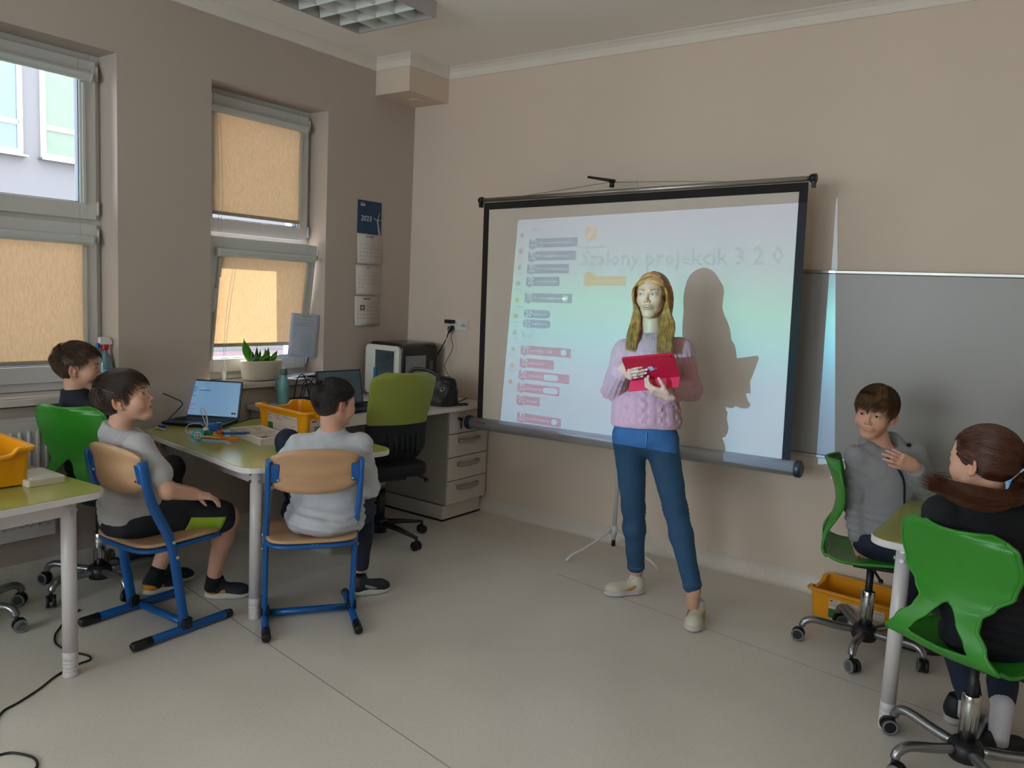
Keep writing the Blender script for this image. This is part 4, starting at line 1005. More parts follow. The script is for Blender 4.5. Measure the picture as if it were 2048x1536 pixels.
b = MB(); b.box((.02, -.04, .018), (.05, .11, .034), rotz(.3), ch=.006); b.box((.0, .06, .016), (.045, .09, .03), rotz(-.4), ch=.006); b.build('power_adapter', M_navyb, t)
b = MB(); b.box((.03, -.01, .045), (.014, .03, .01), rotz(.5), ch=.002); b.build('plug_end', M_steel, t)
# ---------------------------------------------------------------- plant pot
t = thing('potted_plant', 'green snake plant in an oval off-white ribbed pot on the windowsill', 'plant', (-.035, -1.285, ZS))
M_pot = mat('pot_ceramic', (206, 196, 180), .4, var=.03)
pr = [(0, 0), (.82, 0), (.88, .006)]
for i in range(11): z = .012 + .1 * i / 10; r = .90 + .10 * (i / 10) ** .7; pr += [(r, z), (r + .012, z + .005)]
pr += [(1.0, .122), (.955, .124), (.94, .108), (0, .106)]
b = MB(); b.lathe([(r * .148, z) for r, z in pr], 40, sx=.50, sy=1.0); b.build('pot', M_pot, t)
b = MB(); b.lathe([(0, .112), (.08, .112), (.135, .104)], 24, sx=.50, sy=1.0); b.build('soil', mat('soil', (62, 44, 34), .95, var=.3, scale=60), t)
M_leaf = mat('leaf_green', (58, 132, 30), .38, var=.3, scale=18, stretch=(1, 1, .35), spec=.5); M_leafd = mat('leaf_dark', (36, 84, 50), .4, var=.35, scale=24)
M_leafe = mat('leaf_edge', (170, 196, 80), .4)
def leaf(base, tip, w, bend, tw, m):
    base, tip = Vector(base), Vector(tip); b = MB(); d = tip - base
    side = Vector((math.cos(tw), math.sin(tw), 0)); nrm = d.cross(side).normalized()
    def fn(u, v):
        k = (math.sin(PI * min(1, v * .94 + .10)) ** .75) * (1 - v ** 5) + .001
        x = (u * 2 - 1) * w * k
        return base + d * v + side * x + nrm * (bend * math.sin(v * PI * .8) + .35 * w * (x / w) ** 2 * (1.2 - v)) 
    b.grid(fn, 6, 12); o = b.build('leaf', [m], t, solid=.0022)
    e = MB(); e.tube([fn(0, v / 12) for v in range(13)], .0013, 4); e.tube([fn(1, v / 12) for v in range(13)], .0013, 4); e.build('leaf_margin', M_leafe, o)
leaf((0, -.07, .10), (-.01, -.125, .262), .030, .012, 1.3, M_leaf)
for (bx, by, tx, ty, tz, w, bn, tw, m) in ((.0, -.04, .02, -.075, .185, .022, .01, 1.9, M_leaf), (0, -.03, .0, -.035, .215, .013, .005, 1.5, M_leafd), (.01, -.02, .03, .0, .175, .022, -.01, 1.2, M_leaf), (-.01, 0, -.02, .01, .19, .014, .01, 1.6, M_leafd),
                                       (.02, .0, .055, .015, .15, .020, .01, 2.0, M_leaf), (0, .05, .0, .02, .20, .019, -.01, 1.3, M_leaf), (0, .06, .0, .055, .206, .020, .01, 1.7, M_leaf), (.0, .07, .02, .105, .185, .021, .01, 1.1, M_leaf), (.01, .06, .045, .08, .165, .02, .0, 1.9, M_leaf), (0, -.08, .02, -.05, .16, .019, .0, .9, M_leafd), (-.01, .09, -.02, .12, .17, .017, .0, 1.5, M_leaf)):
    leaf((bx, by, .10), (tx, ty, tz), w, bn, tw, m)
# ---------------------------------------------------------------- papers, note, spray bottle
M_sheet = mat('paper_white', (224, 226, 232), .7, var=.01); M_sheetb = mat('paper_bluish', (176, 200, 226), .6, var=.03)
for i, (x, y, z, a, lb, m) in enumerate(((.0, -1.04, .0012, .3, 'open white leaflet on the windowsill right of the pot, underneath', M_sheet), (-.03, -.95, .0042, -.25, 'blue-tinted leaflet lying in the middle of the windowsill papers', M_sheetb), (-.05, -.90, .0072, .12, 'topmost white leaflet at the right end of the windowsill', M_sheet))):
    t = thing('leaflet', lb, 'paper', (x, y, ZS + z), a)
    b = MB(); b.grid(lambda u, v: Vector(((u - .5) * .15, (v - .5) * .20, .001 + .014 * abs(math.sin(v * PI)) * (1 if u > .5 else .4) * (i > 0))), 6, 8); b.build('sheet', m, t, solid=.0008)
    b = MB()
    for k in range(5): b.add([(-.05, -.07 + k * .03, .018), (.05, -.07 + k * .03, .018), (.05, -.066 + k * .03, .018), (-.05, -.066 + k * .03, .018)], [(0, 1, 2, 3)])
    if i == 1: b.build('print', MATS['brick_blue'], t)
t = thing('note_sheet', 'handwritten bluish note sheet stuck to the tilted lower sash', 'paper', (0, 0, 0))
def nf(u, v): return Vector((-.052 + .020 * v, -1.06 + .235 * u + .012 * (v - 1) , 1.07 + .285 * v - .018 * u)) + Vector((.012 * math.sin(u * PI) * (1 - v), 0, 0))
b = MB(); b.grid(nf, 8, 10); b.build('sheet', mat('note_paper', (196, 204, 224), .7, var=.01), t, solid=.0006)
M_ink = mat('ink_grey', (104, 110, 134), .6); M_hl = mat('highlight_green', (176, 190, 96), .6)
b = MB(); b2 = MB()
def strokes(b, u0, u1, v, h=.010):
    u = u0
    while u < u1:
        w = .02 + rr_s.random() * .05; uu = min(u1, u + w)
        q = [nf(u, v), nf(uu, v + .002), nf(uu, v + h), nf(u, v + h)]; b.add([p + Vector((.0012, 0, 0)) for p in q], [(0, 1, 2, 3)]); u = uu + .018
strokes(b2, .36, .72, .925, .03); strokes(b2, .26, .78, .86, .018)
for k, (u0, u1) in enumerate(((.40, .72), (.24, .80), (.1, .78), (.2, .7))): strokes(b, u0, u1, .80 - k * .030, .007)
for k in range(11): strokes(b, .36 - .02 * (k % 3), .74 + .06 * ((k * 7) % 3) / 3, .52 - k * .042, .006)
strokes(b, .14, .2, .52, .012)
b.build('handwriting', M_ink, t); b2.build('highlighted_title', M_hl, t)
t = thing('spray_bottle', 'clear spray bottle with red and white trigger head on the left windowsill', 'bottle', (-.06, -2.262, ZS))
b = MB(); b.lathe([(0, 0), (.036, 0), (.038, .02), (.038, .14), (.026, .18), (.015, .20), (.015, .215)], 20); b.build('body', mat('clear_blue_plastic', (150, 190, 204), .15, trans=.7), t)
b = MB(); b.lathe([(.0385, .05), (.039, .052), (.039, .11), (.0385, .112)], 20); b.build('label', mat('spray_label', (110, 178, 204), .4, var=.1), t)
b = MB(); b.box((0, .0, .232), (.03, .034, .034), ch=.006); b.build('collar', MATS['brick_red'], t)
b = MB(); b.prism([(-.03, .245), (.035, .245), (.03, .268), (.0, .285), (-.03, .282)], -.013, .013, Matrix(((0, 0, 1, 0), (1, 0, 0, 0), (0, 1, 0, 0), (0, 0, 0, 1)))); b.build('head', M_white, t)
b = MB(); b.box((0, -.036, .238), (.02, .02, .028), ch=.004); b.build('trigger', MATS['brick_blue'], t)

# ---------------------------------------------------------------- 3D printer
t = thing('printer_3d', 'white-fronted black 3D printer with glass door on the desk in the corner', 'printer', (.06, -.46, ZD))
PW, PD_, PH = .335, .36, .375
b = MB()
b.prism(rrect(PW, PH, .05, 7), 0, PD_, Matrix(((1, 0, 0, PW / 2), (0, 0, 1, 0), (0, 1, 0, PH / 2 + .01), (0, 0, 0, 1))))
b.build('body', mat('printer_black', (24, 25, 28), .22, spec=.6), t, bev=.01)
Mf = Matrix(((1, 0, 0, PW / 2 - .004), (0, 0, 1, -.030), (0, 1, 0, PH / 2 + .004), (0, 0, 0, 1)))
b = MB(); b.prism(rrect(PW - .012, PH - .028, .035, 7), 0, .030, Mf); fr = b.build('front', mat('printer_white', (226, 226, 220), .3, var=.01), t, bev=.006)
b = MB(); b.prism(rrect(.185, .285, .006, 2), 0, .003, Matrix(((1, 0, 0, PW / 2 + .03), (0, 0, 1, -.0325), (0, 1, 0, PH / 2 + .004), (0, 0, 0, 1)))); dr = b.build('door_glass', mat('door_glass', (60, 80, 92), .05, spec=1.0, var=.6, scale=3, stretch=(1, 1, 5)), fr)
f_ = MB()
for (x, z, w, h) in ((PW / 2 + .03, PH / 2 + .147, .195, .006), (PW / 2 + .03, PH / 2 - .139, .195, .006), (PW / 2 - .064, PH / 2 + .004, .006, .29), (PW / 2 + .124, PH / 2 + .004, .006, .29)): f_.box((x, -.034, z), (w, .006, h))
f_.build('door_frame', mat('printer_white', (226, 226, 220)), fr)
b = MB(); b.box((PW / 2 - .06, -.038, PH / 2 - .055), (.022, .010, .15), ch=.008 if False else .004); hd = b.build('handle', mat('printer_handle_blue', (40, 128, 200), .35), fr)
b = MB(); b.add([(PW + .0005, .03, .08), (PW + .0005, .235, .08), (PW + .0005, .235, .30), (PW + .0005, .03, .30)], [(0, 1, 2, 3)]); b.build('side_window', mat('side_window', (150, 154, 154), .15, var=.25, scale=9), t)
b = MB(); b.box((PW + .001, .29, .22), (.003, .035, .08)); b.build('side_vent', mat('vent_grey', (86, 88, 92), .5), t)
b = MB(); b.box((PW / 2, PD_ / 2, .006), (PW * .8, PD_ * .8, .012)); b.build('feet', M_black, t)

# ---------------------------------------------------------------- handbag, mouse, card, desk cables, papers on desk
t = thing('handbag', 'black soft leather handbag on the desk beside the printer', 'bag', (.665, -.43, ZD), R(20))
M_lea = mat('black_leather', (18, 20, 26), .42, var=.2, scale=12, bump=.5, bscale=60)
b = MB()
def bag(u, v):
    a = u * 2 * PI; z = v; k = 1 - .30 * max(0, v - .35) ** 1.2 - .10 * (1 - v) ** 6
    rx, ry = .165 * k, .085 * (1 - .62 * v ** 1.5)
    ex = .75
    c, s = math.cos(a), math.sin(a)
    x = rx * abs(c) ** ex * (1 if c >= 0 else -1); y = ry * abs(s) ** ex * (1 if s >= 0 else -1)
    w = .006 * math.sin(5 * a + 9 * v) + .005 * math.sin(9 * a - 6 * v)
    return Vector((x + w * c, y + w * s, .195 * z * (1 - .10 * (x / .165) ** 2)))
b.grid(bag, 40, 14); b.v += [(0, 0, .004), (0, 0, .192)]
n = len(b.v); b.f += [(i, i + 1, n - 2) for i in range(40)] + [(14 * 41 + i, 14 * 41 + i + 1, n - 1) for i in range(40)]; b.sm += [True] * 80; b.mi += [0] * 80
b.build('body', M_lea, t)
b = MB(); b.tube(bez([(-.13, -.045, .15), (-.16, -.05, .20), (-.12, -.05, .235), (-.03, -.045, .228), (.02, -.04, .205), (.06, -.045, .17)], 24), .012, 8, flat=.35, up=(0, 1, 0)); b.build('strap', M_lea, t)
b = MB(); b.tube([(.085 + .014 * math.cos(R(a_)), -.078, .118 + .014 * math.sin(R(a_))) for a_ in range(-210, 61, 18)], .0026, 6); b.build('ring', M_chrome, t)
for (x, z) in ((.10, .165), (.03, .19), (-.02, .195)): MB().cyl((x, -.055, z), (x, -.060, z), .005, 8).build('rivet', M_chrome, t)
t = thing('computer_mouse', 'small black mouse on the desk next to the office chair', 'mouse', (.53, -.70, ZD), R(80)); b = MB(); b.lathe([(0, .0), (.030, 0), (.033, .008), (.028, .022), (.016, .031), (0, .034)], 18, sx=1.5, sy=.95); b.build('shell', M_black, t); b = MB(); b.cyl((.03, -.003, .029), (.03, .003, .029), .006, 10); b.build('wheel', M_rubber, t)
t = thing('patterned_card', 'pink and white patterned card pieces lying by the laptop on the desk', 'card', (.615, -.845, ZD), R(25)); b = MB()
b.prism(rrect(.11, .06, .004, 2), .001, .0035); b.build('card', mat('card_pink', (226, 168, 150), .5), t)
b = MB()
for (x, y, a) in ((-.035, .0, .3), (-.01, .012, 1.2), (.02, -.008, -.4), (.04, .012, .7)): b.box((x, y, .0038), (.02, .006, .0008), rotz(a)); b.box((x, y, .0038), (.006, .02, .0008), rotz(a))
b.build('pattern', mat('card_brown', (110, 60, 50), .5), t)
t = thing('desk_paper', 'white sheets lying flat under the leads in front of the printer', 'paper', (.40, -.66, ZD), R(12)); MB().box((0, 0, .0008), (.297, .21, .0016)).build('sheet', M_sheet, t)
t = thing('desk_leads', 'black leads crossing the desk between laptop and printer', 'cable', (0, 0, ZD + .004)); b = MB()
b.tube(bez([(.30, -.85, 0), (.40, -.74, .001), (.45, -.60, .0), (.48, -.52, .0)], 16), .004, 6); b.tube(bez([(.28, -.80, 0), (.36, -.70, .0), (.40, -.55, .0)], 16), .004, 6); b.tube(bez([(.42, -.80, .0), (.52, -.72, .0), (.56, -.66, .0)], 16), .0025, 6); b.build('leads', M_black, t)
t = thing('coiled_lead', 'black coiled lead end on the desk right of the handbag', 'cable', (.80, -.30, ZD + .004)); b = MB(); b.tube([(.035 * math.cos(a * .45) * (1 - a * .01), .05 * math.sin(a * .45), .001 * (a % 4)) for a in range(28)], .004, 6); b.tube(bez([(-.06, -.04, 0), (-.02, 0, .02), (.02, .03, .045)], 8), .004, 6); b.build('lead', M_black, t)
t = thing('laptop_lead', 'black charging lead curling behind the laptop on the boys\' table', 'cable', (0, 0, ZT_ + .004)); b = MB()
b.tube(bez([(.10, -2.0, 0), (.04, -1.96, .012), (.02, -1.90, .05), (.05, -1.88, .10), (.03, -1.93, .135), (.0 + .02, -1.98, .16)], 60), .003, 6); b.tube(bez([(.33, -1.72, .008), (.36, -1.62, .03), (.42, -1.55, .03), (.50, -1.56, .01)], 12), .003, 6); b.build('lead', M_black, t)
# cables on the floor
t = thing('floor_cable', 'black cable looping around the leg of the near left table', 'cable', (0, 0, 0)); b = MB()
b.tube(bez([(.545, -2.70, .004), (.60, -2.78, .004), (.69, -2.86, .004), (.735, -2.895, .004), (.82, -2.93, .004), (.93, -2.93, .004), (1.02, -2.90, .004), (1.065, -2.91, .004), (1.07, -2.955, .004), (1.10, -3.05, .004), (1.165, -3.15, .004), (1.21, -3.24, .004), (1.235, -3.30, .004), (1.32, -3.36, .004), (1.42, -3.40, .004)], 80), .0042, 7); b.build('lead', M_black, t)
t = thing('floor_cable_loop', 'black cable loop on the floor at the bottom left corner', 'cable', (0, 0, 0)); b = MB()
b.tube(bez([(1.50, -3.46, .004), (1.51, -3.40, .004), (1.545, -3.372, .004), (1.60, -3.355, .004), (1.65, -3.365, .004), (1.675, -3.395, .004), (1.70, -3.46, .004), (1.72, -3.55, .004)], 40), .0042, 7); b.build('lead', M_black, t)
# ================================================================ PEOPLE: distance-field modelling
def A(*v): return np.array(v, dtype=np.float64)
def nrm(v): v = np.asarray(v, float); return v / (np.linalg.norm(v) + 1e-12)
class Field:
    """union / cut of rounded shapes sampled on a grid that is finer in given ranges; meshed with surface nets"""
    def __init__(s, lo, hi, res, fine=()):
        s.ax = []
        for a in range(3):
            x = lo[a]; o = [x]
            while x < hi[a]:
                st = res
                for (fl, fh, fr) in fine:
                    if fl[a] - .5 * res < x < fh[a]: st = min(st, fr)
                x += st; o.append(x)
            s.ax.append(np.array(o, dtype=np.float32))
        s.D = np.full([len(q) for q in s.ax], 9.0, dtype=np.float32)
    def _win(s, c, r):
        sl = []
        for a in range(3):
            i0 = np.searchsorted(s.ax[a], c[a] - r[a]); i1 = np.searchsorted(s.ax[a], c[a] + r[a])
            if i1 - i0 < 1: return None, None
            sl.append(slice(i0, i1))
        X = s.ax[0][sl[0]][:, None, None]; Y = s.ax[1][sl[1]][None, :, None]; Z = s.ax[2][sl[2]][None, None, :]
        return tuple(sl), (X, Y, Z)
    def _mix(s, sl, d, k, op):
        o = s.D[sl]
        if op == 'u':
            if k > 0: h = np.clip(.5 + .5 * (o - d) / k, 0, 1); s.D[sl] = o * (1 - h) + d * h - k * h * (1 - h)
            else: s.D[sl] = np.minimum(o, d)
        else:
            if k > 0: h = np.clip(.5 - .5 * (o + d) / k, 0, 1); s.D[sl] = o * (1 - h) - d * h + k * h * (1 - h)
            else: s.D[sl] = np.maximum(o, -d)
    def cone(s, a, b, ra, rb, k=.02, op='u', sq=None):
        a = np.asarray(a, float); b = np.asarray(b, float); R_ = max(ra, rb) + k + .03
        c = (a + b) / 2; h = np.abs(b - a) / 2 + R_
        sl, P = s._win(c, h)
        if sl is None: return s
        q = [P[i] - a[i] for i in range(3)]; ba = b - a; L2 = max(1e-9, float(ba @ ba))
        t = np.clip((q[0] * ba[0] + q[1] * ba[1] + q[2] * ba[2]) / L2, 0, 1).astype(np.float32)
        v = [q[i] - ba[i] * t for i in range(3)]; d2 = v[0] ** 2 + v[1] ** 2 + v[2] ** 2
        if sq is not None:
            n, f = nrm(sq[0]), sq[1]; dn = v[0] * n[0] + v[1] * n[1] + v[2] * n[2]; d2 = d2 + dn ** 2 * (f * f - 1)
        d = np.sqrt(d2) - (ra + (rb - ra) * t)
        s._mix(sl, d.astype(np.float32), k, op); return s
    def ell(s, c, r, M=None, k=.02, op='u'):
        """M rows = local axes"""
        c = np.asarray(c, float); r = np.asarray(r, float); R_ = np.full(3, r.max() + k + .03)
        sl, P = s._win(c, R_)
        if sl is None: return s
        q = [P[i] - c[i] for i in range(3)]
        if M is not None: q = [q[0] * M[j][0] + q[1] * M[j][1] + q[2] * M[j][2] for j in range(3)]
        k0 = np.sqrt((q[0] / r[0]) ** 2 + (q[1] / r[1]) ** 2 + (q[2] / r[2]) ** 2)
        k1 = np.sqrt((q[0] / r[0] ** 2) ** 2 + (q[1] / r[1] ** 2) ** 2 + (q[2] / r[2] ** 2) ** 2) + 1e-6
        s._mix(sl, (k0 * (k0 - 1) / k1).astype(np.float32), k, op); return s
    def box(s, c, h, M=None, rnd=.005, k=.01, op='u'):
        c = np.asarray(c, float); h = np.asarray(h, float); R_ = np.full(3, np.linalg.norm(h) + k + .03)
        sl, P = s._win(c, R_)
        if sl is None: return s
        q = [P[i] - c[i] for i in range(3)]
        if M is not None: q = [q[0] * M[j][0] + q[1] * M[j][1] + q[2] * M[j][2] for j in range(3)]
        w = [np.abs(q[i]) - (h[i] - rnd) for i in range(3)]
        w = np.broadcast_arrays(*w)
        d = np.sqrt(np.maximum(w[0], 0) ** 2 + np.maximum(w[1], 0) ** 2 + np.maximum(w[2], 0) ** 2) + np.minimum(np.maximum(np.maximum(w[0], w[1]), w[2]), 0) - rnd
        s._mix(sl, d.astype(np.float32), k, op); return s
    def cut(s, p, n, k=.0):
        """keep the side the normal n points away from"""
        X, Y, Z = s.ax[0][:, None, None], s.ax[1][None, :, None], s.ax[2][None, None, :]
        n = nrm(n); d = (X - p[0]) * n[0] + (Y - p[1]) * n[1] + (Z - p[2]) * n[2]
        s.D = np.maximum(s.D, d.astype(np.float32)); return s
    def mesh(s):
        D = s.D; I = D < 0
        c = I[:-1, :-1, :-1].astype(np.int8)
        for (i, j, k) in ((1, 0, 0), (0, 1, 0), (0, 0, 1), (1, 1, 0), (1, 0, 1), (0, 1, 1), (1, 1, 1)):
            c = c + I[i:D.shape[0] - 1 + i, j:D.shape[1] - 1 + j, k:D.shape[2] - 1 + k]
        act = np.argwhere((c > 0) & (c < 8)); idx = np.full(c.shape, -1, dtype=np.int64); idx[tuple(act.T)] = np.arange(len(act))
        acc = np.zeros((len(act), 3)); cnt = np.zeros(len(act))
        ax = s.ax
        cr = [(0, 0, 0), (1, 0, 0), (0, 1, 0), (1, 1, 0), (0, 0, 1), (1, 0, 1), (0, 1, 1), (1, 1, 1)]
        val = {q: D[act[:, 0] + q[0], act[:, 1] + q[1], act[:, 2] + q[2]].astype(np.float64) for q in cr}
        pos = {q: np.stack([ax[a][act[:, a] + q[a]] for a in range(3)], 1).astype(np.float64) for q in cr}
        for q in cr:
            for a in range(3):
                if q[a] == 0:
                    w = tuple(q[i] + (1 if i == a else 0) for i in range(3)); d0, d1 = val[q], val[w]
                    m = (d0 < 0) != (d1 < 0); t = d0[m] / (d0[m] - d1[m])
                    acc[m] += pos[q][m] + (pos[w][m] - pos[q][m]) * t[:, None]; cnt[m] += 1
        V = acc / cnt[:, None]; Fs = []
        for a in range(3):
            b, c_ = [(1, 2), (2, 0), (0, 1)][a]
            sl0 = [slice(None)] * 3; sl1 = [slice(None)] * 3; sl0[a] = slice(0, -1); sl1[a] = slice(1, None)
            e0, e1 = I[tuple(sl0)], I[tuple(sl1)]; E = np.argwhere(e0 != e1)
            E = E[(E[:, b] > 0) & (E[:, c_] > 0) & (E[:, b] < D.shape[b] - 1) & (E[:, c_] < D.shape[c_] - 1)]
            sgn = e0[tuple(E.T)]
            def g(db, dc):
                q = E.copy(); q[:, b] -= db; q[:, c_] -= dc; return idx[tuple(q.T)]
            f = np.stack([g(1, 1), g(0, 1), g(0, 0), g(1, 0)], 1); f[~sgn] = f[~sgn][:, ::-1]; Fs.append(f)
        Fc = np.concatenate(Fs); return V, Fc[(Fc >= 0).all(1)]
def mesh_np(name, V, F_, m, parent=None, origin=(0, 0, 0), col=None, smooth=True, mi=None, label=None):
    me = bpy.data.meshes.new(name); V = np.asarray(V) - np.asarray(origin); nf = len(F_); k = F_.shape[1]
    me.vertices.add(len(V)); me.vertices.foreach_set('co', V.astype(np.float32).ravel())
    me.loops.add(nf * k); me.loops.foreach_set('vertex_index', F_.astype(np.int32).ravel())
    me.polygons.add(nf); me.polygons.foreach_set('loop_start', (np.arange(nf) * k).astype(np.int32))
    me.update(calc_edges=True)
    me.polygons.foreach_set('use_smooth', np.full(nf, smooth))
    for q in (m if isinstance(m, (list, tuple)) else [m]): me.materials.append(q)
    if mi is not None: me.polygons.foreach_set('material_index', mi.astype(np.int32))
    if col is not None:
        at = me.color_attributes.new('Col', 'FLOAT_COLOR', 'POINT'); at.data.foreach_set('color', np.concatenate([col, np.ones((len(col), 1))], 1).astype(np.float32).ravel())
    me.update()
    o = bpy.data.objects.new(name, me); COL.objects.link(o)
    if parent is not None: o.parent = parent
    if label: o['label'] = label
    return o
def vnormals(V, F_):
    n = np.cross(V[F_[:, 2]] - V[F_[:, 0]], V[F_[:, 3]] - V[F_[:, 1]]); N_ = np.zeros_like(V)
    for i in range(4): np.add.at(N_, F_[:, i], n)
    return N_ / (np.linalg.norm(N_, axis=1, keepdims=True) + 1e-12)
def wob(P, f, seed, n=5):
    """cheap smooth noise"""
    r = np.random.RandomState(seed); o = np.zeros(len(P))
    for i in range(n): d = r.normal(size=3); d /= np.linalg.norm(d); o += np.sin(P @ d * f * (1 + .6 * i) + r.rand() * 7 + 1.5 * np.sin(P @ d[[1, 2, 0]] * f * .7)) / (1 + .5 * i)
    return o / 2.2
def strands(name, paths, rad, m, parent, origin, sides=3, taper=.25, col=None, stuff=True):
    """N hair paths (N, M, 3) -> one mesh of thin tubes"""
    Pn = np.asarray(paths); N_, M_, _ = Pn.shape
    T = np.zeros_like(Pn); T[:, 1:-1] = Pn[:, 2:] - Pn[:, :-2]; T[:, 0] = Pn[:, 1] - Pn[:, 0]; T[:, -1] = Pn[:, -1] - Pn[:, -2]
    T /= np.linalg.norm(T, axis=2, keepdims=True) + 1e-9
    ref = np.where(np.abs(T[..., 2:3]) < .8, np.array([0, 0, 1.]), np.array([1., 0, 0])); U = np.cross(T, ref); U /= np.linalg.norm(U, axis=2, keepdims=True) + 1e-9; W_ = np.cross(T, U)
    rr_ = (np.asarray(rad) * np.ones(N_))[:, None] * (1 - (1 - taper) * np.linspace(0, 1, M_) ** 2)[None]
    V = np.zeros((N_, M_, sides, 3))
    for k in range(sides):
        a = 2 * PI * k / sides; V[:, :, k] = Pn + (U * math.cos(a) + W_ * math.sin(a)) * rr_[..., None]
    base = (np.arange(N_) * M_ * sides)[:, None, None]; i = (np.arange(M_ - 1) * sides)[None, :, None]; k = np.arange(sides)[None, None, :]; k2 = (k + 1) % sides
    F_ = np.stack([base + i + k, base + i + k2, base + i + sides + k2, base + i + sides + k], -1).reshape(-1, 4)
    c = None
    if col is not None: c = np.repeat(col, M_ * sides, axis=0)
    o = mesh_np(name, V.reshape(-1, 3), F_, m, parent, origin, col=c)
    if stuff: o['kind'] = 'stuff'
    return o
# ---- materials of people
M_skin = mat('skin_fair', (222, 172, 148), .48, var=.05, scale=14, vcol=True, bump=.05, bscale=260, spec=.4)
M_skin2 = mat('skin_light', (212, 166, 142), .46, var=.04, scale=14, vcol=True, bump=.05, bscale=260, spec=.4)
for q in (M_skin, M_skin2):
    b_ = q.node_tree.nodes['Principled BSDF']; b_.inputs['Subsurface Weight'].default_value = .12; b_.inputs['Subsurface Radius'].default_value = (.012, .004, .002)
M_eyew = mat('eye_white', (176, 168, 162), .35, var=.02); M_pup = mat('pupil', (12, 12, 14), .1)
M_iris_b = mat('iris_grey_blue', (86, 104, 116), .15, var=.2, scale=300); M_iris_br = mat('iris_brown', (74, 50, 34), .15, var=.2, scale=300)
M_teeth = mat('teeth', (232, 224, 212), .25)
def hairmat(name, rgb, rough=.38): return mat(name, rgb, rough, var=.28, scale=40, vcol=True, stretch=(1, 1, 1), spec=.45)

def frame(fwd, up, pos, s=1.):
    """local x = person's right, y = forward, z = up"""
    f = nrm(fwd); u = np.asarray(up, float); r = nrm(np.cross(f, u)); u = nrm(np.cross(r, f))
    return dict(M=np.stack([r, f, u]), o=np.asarray(pos, float), s=s)
def W2(fr, p): return fr['o'] + (np.asarray(p, float) * fr['s']) @ fr['M']
def head_field(f, fr, child=0., ear=1., cheek=0., open_=0., nose=1.):
    s = fr['s']; M = fr['M']; w = lambda *p: W2(fr, p); ch = child
    def E(c, r, k=.012, op='u'): f.ell(w(*c), np.array(r) * s, M, k * s, op)
    def C(a, b, ra, rb, k=.012, op='u', sq=None): f.cone(w(*a), w(*b), ra * s, rb * s, k * s, op, sq)
    E((0, -.014, .032), (.073 + .002 * ch, .093, .080), .0)
    E((0, .022, .014), (.0615 + .002 * ch, .064, .074), .02)
    E((0, .026, -.044 + .004 * ch), (.045 + .006 * ch, .053, .056 - .003 * ch), .028)      # mid and lower face
    E((0, .068, -.094 + .006 * ch), (.019, .017, .016), .026)                       # chin
    for sg in (-1, 1):
        C((sg * .050, -.008, -.036), (sg * .016, .056, -.089), .013, .011, .028)
        E((sg * (.036 + .004 * ch), .054, -.024 - .006 * ch), (.021 + .006 * cheek, .022 + .004 * cheek, .024 + .008 * cheek), .024)
        E((sg * .031, .101, .005), (.019, .019, .0135), .012, 's')                 # eye socket
        C((sg * .014, .0845, .0235), (sg * .044, .070, .0255), .0055, .005, .010)    # brow
    C((0, .083, .016), (0, .0965, -.020), .0055 * nose, .0075 * nose, .010)              # nose
    E((0, .1015 * (.97 + .03 * nose), -.025), (.0088 * nose, .0085 * nose, .0078), .007)
    for sg in (-1, 1):
        E((sg * .0110, .0915, -.0285), (.0058, .0075, .0056), .006); E((sg * .0052, .099, -.0345), (.0030, .0042, .0028), .002, 's')
    E((0, .077, -.053), (.024, .0155, .019), .016)                                 # muzzle
    lp_ = 1 - .22 * ch; E((-.0090, .0900 - .001 * ch, -.0498), (.0140, .0062 * lp_, .0042 * lp_), .005); E((.0090, .0900 - .001 * ch, -.0498), (.0140, .0062 * lp_, .0042 * lp_), .005)
    E((0, .0895, -.0592 - open_ * .7), (.0180, .0068 * lp_, .0056 * lp_), .005)
    E((0, .097, -.0545 - open_ * .35), (.0235, .0105 + open_ * 1.2, .0008 + open_ * .55), .0015, 's')
    for sg in (-1, 1):                                                             # eyelids and opening
        E((sg * .031, .0695, .0045), (.0172, .0160, .0155), .004)
        E((sg * .031, .0880, .0040), (.0142, .0098, .0052), .0012, 's')
    for sg in (-1, 1):                                                             # ears
        a = R(16 + 14 * ear) * sg; ca, sa = math.cos(a), math.sin(a)
        Me = np.stack([M[0] * ca + M[1] * sa, -M[0] * sa + M[1] * ca, M[2]])
        c = w(sg * (.0745 + .004 * ear), -.016, -.010)
        f.ell(c, np.array((.0065, .018, .030)) * s, Me, .004 * s); f.ell(c + M[0] * sg * .006 * s + M[1] * .002 * s + M[2] * .002 * s, np.array((.0055, .0115, .021)) * s, Me, .003 * s, 's')
        f.ell(w(sg * (.074), -.006, -.034), np.array((.006, .008, .010)) * s, M, .005 * s)
        f.ell(w(sg * (.077), -.001, -.012), np.array((.004, .004, .006)) * s, M, .004 * s)
